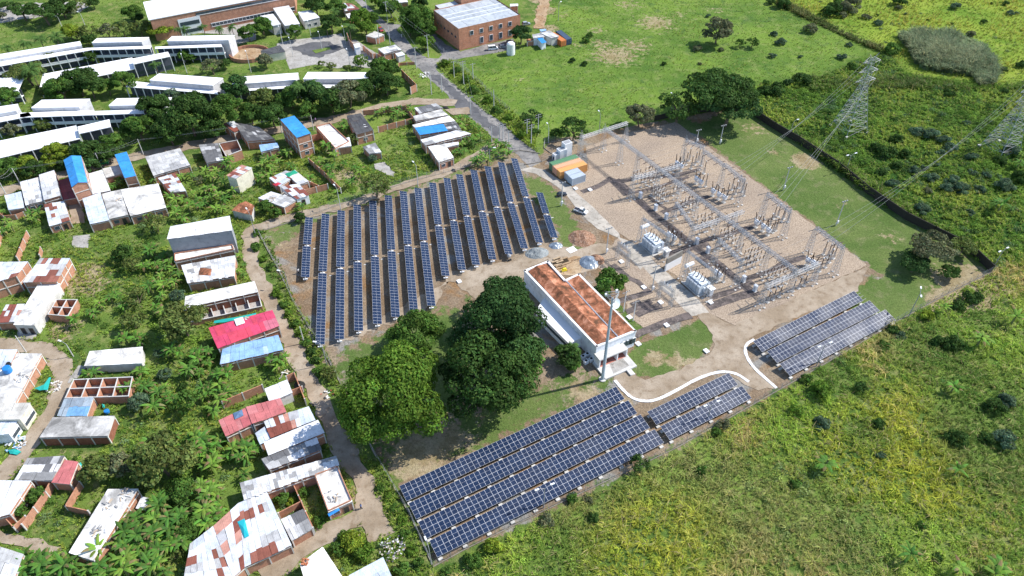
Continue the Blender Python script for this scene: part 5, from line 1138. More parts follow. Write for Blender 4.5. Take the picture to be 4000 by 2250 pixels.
# concrete pads scattered, wires etc.
# ---------------------------------------------------------------- plants
def quads_from(c,n,u,s,asp=1.0):
    """leaf quads: centres c, normals n, tangents u, half size s"""
    w=np.cross(n,u); s=s[:,None]
    v=np.stack([c-u*s-w*s*asp,c+u*s-w*s*asp*.6,c+u*s+w*s*asp*.6,c-u*s+w*s*asp],1).reshape(-1,3)
    return v,np.arange(len(v)).reshape(-1,4)
def norm(a): return a/(np.linalg.norm(a,axis=1,keepdims=True)+1e-9)
def crown(seed,kind,r,base,leaf):
    """crown of many leaf clumps gathered in lobes; radius r, foot at z=0"""
    g=np.random.RandomState(seed); C=[];N=[];K=[]
    if kind=='umbrella': hz,cz,nl,lr=.30,.62,34,.24
    elif kind=='loose': hz,cz,nl,lr=.75,.85,26,.26
    elif kind=='shrub': hz,cz,nl,lr=.75,.45,14,.42
    elif kind=='tall': hz,cz,nl,lr=1.05,1.15,34,.33
    else: hz,cz,nl,lr=.78,.95,36,.30
    for i in range(nl):
        a=g.uniform(0,6.283); t=g.uniform(-.35,1) if kind!='umbrella' else g.uniform(.1,1); rr=math.sqrt(max(0,1-t*t))*g.uniform(.55,.92)
        if kind=='umbrella': rr=math.sqrt(g.uniform(0,1))*.82; t=math.sqrt(max(0,1-rr*rr))*g.uniform(.7,1.1)
        lc=np.array([math.cos(a)*rr,math.sin(a)*rr,cz+hz*t*.75])*r; R_=lr*r*g.uniform(.55,1.35)
        sz=leaf; m=int(5.0*R_*R_/(sz*sz)*(.55 if kind=='loose' else 1.0 if kind!='umbrella' else .8))
        d=norm(g.normal(size=(m,3))); d[:,2]=np.abs(d[:,2])*.9-.25*(g.rand(m)<.3) ; d=norm(d)
        rad=R_*(1-.35*g.rand(m)**2)*(1+.12*np.sin(d[:,0]*9+seed)*np.cos(d[:,1]*8))
        pos=lc+d*rad[:,None]*np.array([1,1,.72 if kind!='umbrella' else .5]); C.append(pos); N.append(norm(d+g.normal(size=(m,3))*.45)); 
        K.append(np.full(m,g.uniform(.68,1.28))*g.uniform(.65,1.3,m))
    C=np.concatenate(C);N=np.concatenate(N);K=np.concatenate(K); u=norm(np.cross(N,g.normal(size=N.shape)))
    v,q=quads_from(C,N,u,leaf*g.uniform(.6,1.15,len(C)),.8)
    b=np.array(base); col=np.clip(b[None,:]*K[:,None],0,1)*np.stack([1+.12*g.randn(len(K)),np.ones(len(K)),1+.1*g.randn(len(K))],1); col=np.clip(col,0.004,1)
    me=fast_mesh('crown',v,q,col.astype(np.float32)); me.materials.append(M['leaf']); return me
def trunk(seed,kind,r):
    g=random.Random(seed); mb=MB(); tr=max(.06,r*.05)
    zt=r*(.55 if kind!='umbrella' else .42)
    if kind=='shrub': zt=r*.15
    mb.bar((0,0,-.1),(g.uniform(-.1,.1)*r,g.uniform(-.1,.1)*r,zt),tr*1.25,7,tr)
    for i in range(7 if kind!='shrub' else 4):
        a=i*6.283/7+g.random(); e=(math.cos(a)*r*.55,math.sin(a)*r*.55,zt+r*(.45 if kind!='umbrella' else .25)); m_=(e[0]*.4,e[1]*.4,zt+r*.22)
        mb.bar((0,0,zt*.9),m_,tr*.7,6,tr*.45); mb.bar(m_,e,tr*.45,5,tr*.2)
        if kind=='umbrella':
            for s in (-.35,.35): mb.bar(m_,(math.cos(a+s)*r*.8,math.sin(a+s)*r*.8,zt+r*.3),tr*.35,5,tr*.12)
    me=mb.mesh('trunk'); me.materials.append(M['bark']); return me
DG=(.062,.125,.028);MG=(.095,.185,.034);BG=(.125,.225,.03);OL=(.155,.205,.055);BL=(.12,.19,.105);YG=(.23,.31,.034);DD=(.052,.115,.032);GB=(.17,.19,.095)
COLS={'dg':DG,'mg':MG,'bg':BG,'ol':OL,'bl':BL,'yg':YG,'dd':DD,'gb':GB}
CR={}
def tree(t,x,y,rpx,kind,col,label,cat='tree',name='tree',group=None,leaf=None,zs=1.0,hfac=.9):
    X,Y=px(t,x,y); r0=rpx/(SC if t in TL and len(TL[t])<3 else 1) if t else rpx
    r=(.88 if r0<75 else .97)*r0/ppm(Y); zc=r*hfac*zs; p=at(X,Y,zc); r*= (H-zc)/H
    size=1.3 if r<1.9 else 2.6 if r<3.4 else 4.6 if r<6.2 else 8 if r<10 else 13
    var=R.randrange(3); key=(kind,col,size,var)
    if key not in CR:
        lf=leaf or {1.3:.16,2.6:.22,4.6:.27,8:.33,13:.36}[size]
        sd=hash_(key); CR[key]=(crown(sd,kind,size,COLS[col],lf),trunk(sd,kind,size))
    s=r/size; e=thing(name,label,cat,(p.x,p.y,0),R.uniform(0,6.28),group); e.scale=(s,s,s*zs)
    c=bpy.data.objects.new('crown',CR[key][0]); COL.objects.link(c); c.parent=e
    c=bpy.data.objects.new('trunk',CR[key][1]); COL.objects.link(c); c.parent=e
    return e
def hash_(k): return sum(ord(ch)*(i+3) for i,ch in enumerate(str(k)))%99991
# big trees of the compound
tree('J',1345,1150,540,'round','bg','huge bright yellow green tree beside the shaded track',leaf=.30,hfac=.72)
tree('J',2440,430,455,'tall','dd','tallest dark green tree with ragged crown beside the control building',leaf=.36,hfac=1.1)
tree('M',-80,700,280,'tall','dd','dark tree pressing against the white annex wall',leaf=.34,hfac=1.0)
tree('J',2360,920,520,'round','dg','broad dark shaded tree between the yellow green giant and the control building',leaf=.34,hfac=.7)
tree('M',110,1230,240,'round','mg','mid green tree in front of the annex, right of the broad dark tree',leaf=.3,hfac=.7)
tree('J',1600,500,270,'round','mg','light green round tree left of the tallest dark tree',leaf=.28,hfac=.75)
tree('M',570,1190,150,'round','dg','small dark tree by the cooling units of the control building')
tree('M',620,1290,90,'round','mg','small bush tree below the cooling units')
tree('M',960,520,190,'round','mg','round dense bush tree behind the control building by the aerial',hfac=.6)
tree('J',740,850,100,'loose','ol','thin brownish tree at the fence left of the yellow green giant')
tree('D',1200,430,190,'loose','ol','feathery olive tree leaning over the track at the solar rows',hfac=.8)
tree('E',2070,340,165,'round','gb','lone dense round tree in the far pasture',hfac=.7)
tree('E',2420,420,75,'loose','mg','small open tree right of the lone round tree'); tree('E',2300,430,60,'loose','mg','smaller open tree just right of the lone round tree')
tree('E',1285,1190,155,'round','gb','dense round tree at the upper end of the gravel yard',hfac=.65)
tree('E',2090,930,410,'umbrella','dg','wide spreading shady tree above the lawn corner',hfac=.6)
tree('E',2180,1090,330,'umbrella','dd','lower dark part tree under the wide spreading one',hfac=.6)
tree('E',1680,1060,210,'loose','dg','sparse dark tree left of the wide spreading tree')
tree('E',200,1180,130,'loose','dg','dark shrubby tree behind the road poles at the gate'); tree('E',620,1290,170,'loose','dg','dark feathery tree behind the white stepped boxes'); tree('E',440,1350,70,'round','mg','low bush at the gate side of the feathery tree')
tree('H',1660,1060,250,'umbrella','gb','wide thorn tree with bare limbs at the corner of the lawn',hfac=.6)
tree('H',1960,1060,170,'umbrella','ol','olive side crown right of the bare limbed thorn tree',hfac=.5)
tree('H',1470,1230,190,'umbrella','dd','dark low crown below the bare limbed thorn tree',hfac=.45)
tree('H',1820,1300,130,'umbrella','dg','dark crown reaching over the dry earth at the lawn corner',hfac=.45)
tree('O',1290,830,115,'loose','dg','dark shrub tree at the front fence beside the lowest solar table',hfac=.7)
tree('K',1640,310,290,'round','ol','large olive green tree in the lower left grove',hfac=.75); tree('K',980,370,180,'round','ol','yellowish olive tree at the left of the grove'); tree('K',1210,330,160,'round','gb','grey green tree between the two olive trees of the grove')
tree('K',1850,600,160,'round','mg','round mid green tree at the lower side of the grove'); tree('K',1450,510,90,'round','ol','small yellow brown tree under the grove'); tree('K',1780,1240,90,'loose','ol','small olive bush tree left of the large patchwork roof')
tree('K',1900,990,130,'round','mg','bright bushy tree left of the large patchwork roof'); tree('K',360,640,100,'round','mg','bushy green tree inside the ruined yard'); tree('K',180,790,90,'round','mg','low green tree against the white roof at the left edge')
tree('K',460,500,50,'round','bg','tiny light green tree beside the pink annex')
tree('I',1850,380,230,'round','ol','dense olive tree left of the bright red roof',hfac=.7); tree('I',1390,110,150,'loose','ol','grey olive tree in the weeds left of the long slab roof'); tree('I',1330,330,140,'loose','ol','sparse tree in the middle of the weedy lot')
tree('I',1880,1150,170,'loose','mg','feathery mid green tree left of the faded pink roof'); tree('I',1390,1150,110,'round','bl','blue green papaya like tree below the roofless rooms'); tree('I',1790,80,85,'round','bl','blue green bush at the corner of the long slab roof')
tree('I',1660,870,75,'round','bl','blue grey shrub in the middle weeds'); tree('I',1600,665,55,'round','bl','small blue grey shrub right of the white slab shed'); tree('I',1840,990,50,'round','dg','small dark round shrub in the weeds')
tree('C',1230,1110,120,'round','dg','dark green round tree in the weedy lot'); tree('C',1320,1210,110,'loose','ol','olive tree beside the dark round one in the weedy lot'); tree('C',1560,800,130,'loose','ol','greyish tree in front of the wide concrete roof')
tree('C',1990,360,60,'loose','gb','dry grey bush in the weeds under the rusty shack'); tree('B',980,1400,80,'loose','ol','thin olive tree right of the tall blue tower yard')
tree('D',440,740,65,'round','dg','small dark bush at the weedy corner of the solar rows'); tree('D',100,640,90,'round','mg','leafy bush at the foot of the board covered shack'); tree('D',200,700,70,'round','mg','lower leafy bush beside the track bend')
tree('D',1170,150,50,'round','bl','blue green bush beside the small patched shack')
# trees of the school grounds and the belt
def grove(items,desc,group,cat='tree'):
    its=sorted(items,key=lambda q:px(q[0],q[1],q[2])); n=len(its)
    for i,(t,x,y,r,k,c) in enumerate(its):
        look={'dg':'dark green','mg':'mid green','bg':'bright green','ol':'olive','bl':'blue green','yg':'yellow green','dd':'blackish','gb':'grey green'}[c]
        kk={'round':'dense round','umbrella':'flat topped','loose':'feathery','shrub':'low','tall':'tall'}[k]
        tree(t,x,y,r*(1.06 if 'belt' in desc else 1),k,c,'%s %s, %s from the left %s'%(look,cat,ordn(i),desc),cat,cat,group)
grove([('A',1560,1130,190,'round','dg'),('A',1400,1290,170,'round','mg'),('A',1900,1170,230,'round','dg'),('A',1700,1330,170,'round','dg'),('A',2130,1290,130,'round','dg'),('A',2310,1110,190,'round','mg'),('A',2520,1150,130,'round','dg'),
 ('C',250,210,120,'round','yg'),('C',80,240,130,'round','mg'),('C',340,260,110,'round','dg'),('C',560,110,150,'round','yg'),('C',620,200,80,'round','dg'),('C',880,90,170,'round','dg'),('C',900,230,110,'round','dd'),('C',1120,0,130,'round','mg'),('C',1080,110,110,'round','dg')],'of the tree belt above the left houses','trees of the belt behind the houses')
grove([('B',60,1010,150,'round','ol'),('B',170,1180,150,'round','dg'),('B',350,980,140,'round','mg'),('B',420,890,100,'round','dg'),('B',560,950,170,'round','dd'),('B',760,1010,160,'round','dg'),('B',520,1120,110,'round','mg'),('B',930,950,170,'round','gb'),('B',1070,900,130,'round','dg'),('B',1250,700,140,'round','mg'),('B',1210,800,130,'round','dg'),('B',1310,850,140,'round','dg'),('B',1400,840,90,'round','mg'),('B',1340,700,110,'round','dg'),('A',2380,880,160,'round','dd'),('B',200,1060,100,'round','dg')],'of the belt between school and brown track','trees of the belt below the school')
grove([('A',780,820,190,'round','dg'),('A',900,860,170,'round','dg'),('A',620,900,170,'round','mg'),('A',1080,880,110,'round','mg'),('A',1250,830,150,'round','mg'),('A',80,980,130,'round','mg'),('A',470,940,90,'round','ol')],'of the trees around the long low hall','trees among the school blocks')
grove([('A',520,590,110,'round','ol'),('A',910,570,95,'round','dg'),('A',250,680,210,'umbrella','ol'),('A',110,1310,95,'round','gb'),('A',430,1260,95,'round','ol'),('A',1970,990,95,'round','dg'),('A',1730,960,110,'loose','bl'),('A',1850,570,80,'round','mg'),('A',1930,580,60,'round','mg'),('A',2130,660,120,'loose','gb'),('A',2260,640,70,'round','dg')],'in the courts between the classroom blocks','trees in the school courts')
grove([('A',1330,130,110,'round','mg'),('A',1600,260,160,'umbrella','yg'),('A',1400,270,120,'loose','ol'),('A',1230,290,120,'loose','ol'),('A',1080,310,110,'loose','gb'),('A',900,310,110,'loose','ol'),('A',700,320,100,'round','yg'),('A',1380,170,80,'round','dg'),('A',900,400,80,'round','dg'),('A',760,350,70,'loose','gb'),('A',2500,330,110,'round','mg')],'between far meadow and top classroom row','trees beyond the top classroom row')
grove([('A',200,60,180,'umbrella','dg'),('A',420,70,200,'umbrella','dg'),('A',620,70,140,'round','dg'),('A',700,110,80,'round','gb'),('A',800,40,90,'loose','ol'),('A',930,25,75,'round','dg'),('A',20,160,50,'round','gb'),('A',60,30,90,'umbrella','dg')],'in the top left corner beside the far meadow','trees in the far left corner')
grove([('B',60,260,120,'round','mg'),('B',390,320,95,'round','mg'),('B',600,60,130,'round','dg'),('B',750,240,120,'round','dg'),('B',800,80,110,'round','mg'),('B',1050,200,140,'round','bg'),('B',1100,280,110,'round','bg'),('B',1160,180,80,'round','mg'),('B',1050,610,90,'loose','bg'),('B',1360,90,120,'round','mg'),('B',1290,50,80,'round','mg'),('B',1620,180,180,'round','mg'),('B',1700,300,120,'round','mg'),('B',1550,280,100,'round','mg'),('B',1700,430,100,'round','bg'),('B',1640,40,100,'round','dd'),('B',1200,10,70,'round','bg'),('B',1385,205,35,'round','yg'),('B',560,0,60,'round','mg'),('E',90,350,125,'round','dd'),('B',760,660,60,'loose','ol'),('B',660,640,50,'loose','ol'),('B',90,610,90,'round','gb'),('B',920,690,50,'round','ol')],'around the parking court and the road','trees around the parking court')
# shrubs of the scrub and fields
shr=[('H',1470,260,60,'bl'),('H',1580,240,40,'bl'),('H',1640,340,75,'bl'),('H',1250,400,65,'bl'),('H',1200,80,90,'dg'),('H',1080,30,60,'dg'),('H',960,195,35,'dg'),('H',1710,215,35,'bl'),('H',2060,290,50,'bl'),('H',1850,370,80,'bl'),('H',1800,440,70,'bl'),('H',1950,450,90,'bl'),('H',2130,460,55,'bl'),('H',1600,480,55,'gb'),
 ('H',1555,660,85,'bl'),('H',2030,690,50,'bl'),('H',1740,90,50,'bl'),('H',1830,40,70,'bl'),('H',2050,130,60,'bl'),('H',2380,420,90,'bl'),('H',2200,320,50,'bl'),('H',2460,60,90,'bl'),('H',2330,170,70,'dg'),('H',2540,340,80,'dg'),('H',1300,220,60,'dg'),('H',1130,290,55,'dg'),('H',1380,100,60,'dg'),
 ('F',1500,1330,80,'bl'),('F',1650,1370,90,'bl'),('F',1780,1420,70,'bl'),('F',1300,1400,60,'dg'),('F',2000,1240,40,'bl'),('F',2370,920,45,'dg'),('F',1830,940,60,'dg'),('F',1240,500,90,'mg'),('F',850,670,60,'mg'),('F',340,800,95,'dg'),('F',205,840,55,'dd'),('F',60,900,95,'dg'),('F',750,570,50,'bl'),('F',820,450,35,'bl'),('F',430,285,75,'gb'),('F',130,420,55,'bl'),('F',60,340,40,'bl'),('F',45,560,40,'bl'),('F',330,570,25,'bl'),
 ('F',650,100,110,'dg'),('F',830,60,110,'gb'),('F',700,50,90,'mg'),('F',750,150,50,'gb'),('F',1320,20,75,'dg'),('F',1310,80,40,'gb'),('F',1110,230,45,'bl'),('F',990,170,45,'gb'),('F',1100,155,20,'dg'),('F',1390,140,22,'bl'),('F',1890,65,55,'bl'),('F',2390,35,35,'dg'),('F',2180,220,35,'dg'),('F',2440,130,40,'bl'),('F',2500,130,25,'bl'),('F',1610,195,16,'dg'),('F',1850,240,20,'dg'),('F',2250,35,18,'dg'),('F',2050,350,50,'gb'),('F',2540,650,55,'dg'),('F',2370,700,45,'dg'),('F',150,40,90,'dg'),('F',20,15,50,'dg'),
 ('E',1975,160,28,'bl'),('E',1530,640,30,'dg'),('E',610,610,35,'dd'),('E',730,640,35,'dg'),('E',740,400,50,'mg'),('E',785,350,35,'mg'),('E',1870,485,50,'gb'),('E',2100,500,30,'gb'),('E',1890,640,22,'gb'),('E',2540,910,70,'dg'),('E',2550,830,40,'mg')]
from collections import defaultdict
bk=defaultdict(list)
for s in shr:
    X,Y=px(s[0],s[1],s[2]); nm='in the yellow field and along its edge' if Y<330 and X>3250 or Y<80 and X>3200 else 'in the far pasture' if s[0]=='E' or (s[0]=='F' and X<3220 and Y<260) else 'in the green scrub near the tall pylon' if s[0]=='F' else 'in the green scrub above the boundary wall'
    bk[nm].append(s)
for nm,L in bk.items():
    for i,s in enumerate(sorted(L,key=lambda q:px(q[0],q[1],q[2]))):
        X,Y=px(s[0],s[1],s[2]); look={'dg':'dark green','mg':'mid green','bl':'blue green','gb':'grey green','dd':'blackish'}[s[4]]
        tree(s[0],s[1],s[2],s[3],'shrub',s[4],'%s rounded shrub, %s from the left %s'%(look,ordn(i),nm),'shrub','shrub','shrubs '+nm,hfac=.5)
# shrubs in the tall grass field in front
fs=[('P',1740,560,90,'dg'),('P',1860,560,100,'dg'),('P',1900,180,80,'dg'),('P',2060,90,90,'dg'),('P',1600,290,80,'yg'),('P',1180,590,70,'mg'),('P',1260,430,70,'dg'),('P',380,910,70,'mg'),('P',540,1040,130,'bg'),('P',260,1240,80,'bg'),('P',1120,1370,75,'dg'),('P',2280,1200,110,'dg'),('P',2400,1130,90,'bl'),('P',1340,480,60,'bl'),('P',930,1000,70,'dg'),('P',540,1360,90,'bl'),
    ('Q',1900,70,110,'dg'),('Q',2380,70,120,'bl'),('Q',2200,60,80,'dg'),('Q',850,690,50,'yg'),('Q',1140,240,50,'bl'),('Q',1700,1270,60,'dg'),('Q',270,520,60,'mg'),('Q',1550,950,60,'mg'),('O',600,1180,70,'mg'),('O',780,1210,50,'gb'),('O',340,1400,90,'gb'),('O',2050,520,60,'mg'),('O',2120,440,70,'gb'),('O',1920,900,70,'mg'),('O',820,1380,70,'dg'),('L',2180,1300,100,'mg'),('L',2400,1150,110,'yg'),('L',1900,1400,70,'mg')]
for i,s in enumerate(sorted(fs,key=lambda q:px(q[0],q[1],q[2]))):
    look={'dg':'dark green','mg':'mid green','bl':'blue green','gb':'pale grey green','yg':'yellow green','bg':'bright green'}[s[4]]
    tree(s[0],s[1],s[2],s[3],'shrub',s[4],'%s bush in the tall grass field, %s from the left'%(look,ordn(i)),'bush','bush','bushes in the tall grass field',hfac=.5)
# verge and village bushes
vb=[(t,x,y,r,c) for t,x,y,r,c in [('B',1900,650,60,'bg'),('B',2020,720,60,'mg'),('B',2120,800,60,'bg'),('B',2200,900,60,'mg'),('B',2330,1010,60,'bg'),('B',2430,1110,60,'mg'),('B',2540,1200,60,'bg'),('E',100,1360,60,'bg'),('E',230,1340,60,'mg'),
   ('J',210,60,60,'bg'),('J',280,170,55,'mg'),('J',330,270,55,'bg'),('J',400,370,60,'mg'),('J',450,460,60,'bg'),('J',500,560,60,'mg'),('J',560,650,60,'dg'),('J',600,740,60,'dg'),('J',620,850,60,'mg'),('C',2570,1040,60,'mg'),('D',80,1150,50,'bg'),('D',150,1240,50,'mg'),('D',20,900,50,'mg'),
   ('L',1250,560,50,'mg'),('L',1330,660,55,'bg'),('L',1400,770,60,'mg'),('L',1460,900,60,'bg'),('L',1500,1030,60,'mg'),('L',1570,1180,65,'bg'),('L',1640,1330,70,'mg'),('L',1440,1400,100,'mg'),('L',960,1110,130,'yg'),('L',820,1200,100,'mg'),('L',1080,1220,110,'bg'),('L',900,1060,80,'bg'),('L',250,680,80,'mg'),('L',350,720,60,'yg'),('L',480,620,60,'mg'),('L',650,900,70,'mg')]]
for i,s in enumerate(sorted(vb,key=lambda q:px(q[0],q[1],q[2]))):
    tree(s[0],s[1],s[2],s[3],'shrub',s[4],'%s weedy bush along the track and road verges, %s from the left'%({'dg':'dark green','mg':'mid green','yg':'yellow green','bg':'bright green'}[s[4]],ordn(i)),'bush','bush','weedy bushes along the verges',hfac=.4)
# bananas and palms ---------------------------------------------------
def frond_mesh(seed,n,L,wd,arch,h,col,tiplift,palm=False):
    g=random.Random(seed); v=[];q=[];c=[]
    for i in range(n):
        a=i*2.4+g.uniform(-.3,.3); ln=L*g.uniform(.75,1.1); el=g.uniform(.35,1.15); p=np.array([0,0,h*g.uniform(.92,1.0)]); seg=5; k=g.uniform(.75,1.25)
        d=np.array([math.cos(a),math.sin(a),0]); s_=np.array([-math.sin(a),math.cos(a),0]); pr=None
        for j in range(seg+1):
            t=j/seg; w=wd*(math.sin(min(1,t*1.15+.12)*math.pi)**.6 if t<.98 else .05)*.5
            e=el-arch*t; 
            if j: p=p+(d*math.cos(e)+np.array([0,0,math.sin(e)]))*ln/seg
            dr=np.array([0,0,-.25*w]); row=(p-s_*w+dr,p,p+s_*w+dr)
            if pr is not None:
                m=len(v); v+= [pr[0],pr[1],row[1],row[0],pr[1],pr[2],row[2],row[1]]; q+= [(m,m+1,m+2,m+3),(m+4,m+5,m+6,m+7)]
                cc=tuple(min(1,x*k*g.uniform(.85,1.15)) for x in (col if i<n-2 or j<3 else (.26,.21,.09))); c+= [cc,cc]
            pr=row
    return np.array(v),np.array(q),np.array(c,dtype=np.float32)
def stem_mesh(h,r,mat):
    mb=MB(); mb.bar((0,0,-.1),(.05,.02,h),r*1.3,7,r*.8); me=mb.mesh('stem'); me.materials.append(mat); return me
BAN=[]
for k in range(12):
    v,q,c=frond_mesh(50+k,R.randint(7,12),R.uniform(2.2,3.0),R.uniform(.42,.6),R.uniform(1.2,1.9),R.uniform(1.7,2.6),[(.13,.27,.045),(.095,.21,.04),(.19,.32,.055)][k%3],0); me=fast_mesh('leaves',v,q,c); me.materials.append(M['leaf']); BAN.append((me,stem_mesh(2.3,.15,plain('banana_stem%d'%k,(.16,.18,.07)))))
def banana(t,x,y,label,group,s=1.0):
    p=at(*px(t,x,y),2.0*s); e=thing('banana_plant',label,'banana plant',(p.x,p.y,0),R.uniform(0,6.28),group); e.scale=(s,s,s*R.uniform(.85,1.15))
    b=R.choice(BAN)
    for nm,me in (('leaves',b[0]),('stem',b[1])): c=bpy.data.objects.new(nm,me); COL.objects.link(c); c.parent=e
ban=[('beside the shed at the left edge of the upper street','C',[(30,660),(60,760),(110,820),(20,860),(300,690),(350,740),(380,690),(300,750)],1.1),
('in the tiny court right of the tall blue gable','C',[(1110,400),(1150,430),(1200,400),(1220,360),(1180,340)],1.0),
('in the big thicket right of the wide concrete roof','C',[(1700,520),(1760,560),(1720,620),(1790,650),(1850,560),(1820,520),(1760,700),(1900,640),(1960,600),(2010,640),(2060,600),(2100,520),(2090,430),(2050,460),(2150,470),(2200,520),(2250,560),(2230,640),(2170,650),(2300,500),(2340,480),(1930,500),(1980,540),(1830,720),(2060,270),(2120,320),(2180,280),(2220,330),(2250,390),(2300,150),(2270,200),(2320,220),(1820,310),(1910,290),(1540,370)],1.15),
('left of the tall charcoal building','C',[(1480,720),(1510,1010),(1540,1060),(1500,1080),(1600,1130),(1660,1100),(1700,1170),(1480,1190),(1440,1210),(1560,1200),(1650,1230),(1720,1270),(1780,1300),(1620,1330),(1560,1380),(1700,1390),(1760,1400),(1640,1430),(1500,1440)],1.15),
('by the track below the charcoal building','C',[(2410,1120),(2400,1270),(2440,1310),(2460,1210)],.8),
('around the tall blue tower','D',[(60,110),(120,160),(180,140),(80,200),(150,240),(260,90),(310,50),(330,100),(60,270),(150,320),(180,260),(100,330),(30,320),(230,190),(740,50),(780,110),(700,20),(650,170),(700,230),(760,250),(740,300),(760,340),(880,180),(1000,240),(1040,280),(960,380),(540,340),(810,490),(340,190),(380,230)],1.1),
('in the walled garden left of the charcoal roof','B',[(1220,1140),(1260,1110),(1320,1090),(1380,1100),(1440,1090),(1480,1130),(1420,1150),(1540,1080),(1560,1100),(1550,1210),(880,1200),(860,1250),(900,1290),(1380,1170)],1.0),
('between the patched roofs and the road','B',[(2040,1190),(2080,1220),(2120,1180),(2160,1220),(2190,1260),(2080,1270),(2240,1290),(2120,1420),(2080,1390),(2160,1400),(2260,1370),(2040,1240)],1.0),
('by the roof nearest the compound fence','R2',[(830,570),(870,600),(800,610),(910,560),(880,500),(950,470),(1000,450),(920,430),(1030,490),(1110,600)],.9),
('in the clump where the track meets the gate','R2',[(1190,490),(1240,530),(1280,480),(1330,500),(1380,480),(1420,530),(1300,560),(1360,580),(1250,600),(1150,640),(1100,660),(1180,690),(1410,600),(1030,700),(1060,680)],1.05),
('on the slope right of the little unfinished rooms','I',[(750,310),(740,350),(900,220),(940,240),(1000,150),(1150,40),(1100,80),(1200,90),(1020,180),(1240,200),(1210,490),(1260,510),(1370,500),(1420,470),(1400,530),(1620,100),(1590,220),(1640,230),(1560,180),(1640,60)],1.05),
('beside the roofless rooms','I',[(880,860),(940,860),(1240,1010),(1290,980),(1400,950),(1450,1000),(1500,970),(1560,1020),(1600,1060),(1650,1000),(1680,1080),(1570,1120),(1640,1130),(1740,1110),(1480,960),(1720,630),(1790,640),(1680,660),(1550,1200),(1400,810)],1.05),
('left of the light blue roof','I',[(1960,650),(2030,630),(2100,650),(2150,640),(1990,720),(2080,720),(2180,830),(2240,800),(2280,860),(2200,880),(2140,860),(1900,820),(1950,800),(2010,840),(1880,860),(2040,1010),(2100,960),(2140,1050),(2250,1060),(2290,1080),(2200,1130),(2120,1180),(2150,1220),(2100,1060),(2060,1090)],1.1),
('below the light blue roof by the track','J',[(150,720),(190,760),(240,740),(230,790),(290,700)],1.0),
('in the long banana grove below the pink roof','K',[(1900,60),(1960,40),(2020,70),(1980,120),(2060,130),(1930,150),(2100,180),(2020,200),(2080,250),(2150,280),(2000,280),(2130,340),(2060,340),(1960,200),(2170,120),(2220,60),(1560,60),(1620,110),(1660,60),(1500,100),(1700,120),(2350,170),(2420,200),(2470,150),(2500,230),(2400,260),(2450,420),(2040,560),(2100,610),(2150,560),(2060,660),(2180,680),(2100,730),(2200,620),(1760,60),(2280,230)],1.15),
('in the dense plantation at the bottom left','K',[(1590,640),(1640,690),(1560,700),(1600,750),(1500,800),(1440,830),(1380,850),(1320,870),(1250,840),(1210,900),(1280,930),(1180,960),(1250,1000),(1350,970),(1420,940),(1500,920),(1560,880),(1640,850),(1700,880),(1760,850),(1820,850),(1860,900),(1780,940),(1700,960),(1620,980),(1540,1000),(1460,1020),(1380,1050),(1300,1070),(1220,1080),(1180,1130),(1240,1160),(1320,1150),(1400,1130),(1480,1110),(1560,1080),(1640,1060),(1720,1040),(1800,1030),(1830,1100),(1750,1120),(1670,1150),(1590,1180),(1500,1200),(1420,1230),(1340,1250),(1260,1260),(1180,1280),(1560,1260),(1480,1290),(1400,1320),(1320,1350),(1240,1370),(1150,1380),(1060,1400),(980,1400),(1000,1340),(900,1380),(820,1400),(1600,1340),(1520,1370),(1440,1400),(1640,1400),(1000,1190),(2050,780),(2120,850),(2180,820),(2040,880),(2080,930),(2000,700)],1.2),
('in the rank growth along the lowest left corner','K',[(250,1230),(320,1260),(390,1240),(460,1270),(540,1280),(620,1260),(690,1290),(740,1340),(660,1360),(580,1370),(500,1350),(420,1340),(340,1340),(270,1330),(200,1340),(140,1360),(80,1380),(220,1400),(320,1420),(430,1420),(540,1430),(640,1430),(60,1330),(160,1430)],1.2),
('between the dark patched roof and the dazzling white one','R4',[(180,680),(230,720),(290,700),(330,740),(210,770),(270,790),(350,700),(150,740),(60,200),(40,150),(90,260),(30,320),(120,230)],1.0),
('in the lush scrub above the boundary wall','H',[(2310,600),(2350,620),(2460,640),(2550,100),(2540,180)],1.2),
('scattered in the tall grass field','P',[(1770,190),(2490,290),(1880,980),(2150,500)],1.3),
('rising from the tall grass at the bottom','Q',[(1430,1230),(600,290),(1910,380),(1930,1370),(2290,1430),(2330,1330)],1.35),
('by the doorway of the rust and green shack','D',[(420,600),(460,640),(180,610),(90,580),(400,650)],.8)]
nb_=0
for desc,t,pts,s in ban:
    pts=sorted(pts,key=lambda q:q[0]); n=len(pts); nb_+=n
    for i,(x,y) in enumerate(pts):
        banana(t,x,y,('%s banana from the left '%ordn(i)+desc),'banana plants '+desc,s*R.uniform(.75,1.25))
print('bananas',nb_)
PAM=[]
for k in range(3):
    v=[];q=[];c=[]; g=random.Random(k)
    for i in range(18):
        a=i*2.4; ln=g.uniform(3.0,3.9); el=g.uniform(.1,1.2); p=np.array([0,0,0.]); d=np.array([math.cos(a),math.sin(a),0]); s_=np.array([-math.sin(a),math.cos(a),0]); pr=None
        for j in range(9):
            t_=j/8; e=el-1.9*t_; pn=p+(d*math.cos(e)+np.array([0,0,math.sin(e)]))*ln/8
            for sd in (-1,1):
                l=.75*math.sin(min(1,t_+.15)*3.0)+.1; tip=pn+s_*sd*l+np.array([0,0,-.35*l]); m=len(v); v+= [p,pn,tip,tip-(pn-p)*.3]; q.append((m,m+1,m+2,m+3)); kk=g.uniform(.8,1.2); c.append((.085*kk,.165*kk,.04*kk))
            p=pn
    me=fast_mesh('fronds',np.array(v),np.array(q),np.array(c,dtype=np.float32)); me.materials.append(M['leaf']); PAM.append(me)
palm_st=stem_mesh(1,.16,M['bark'])
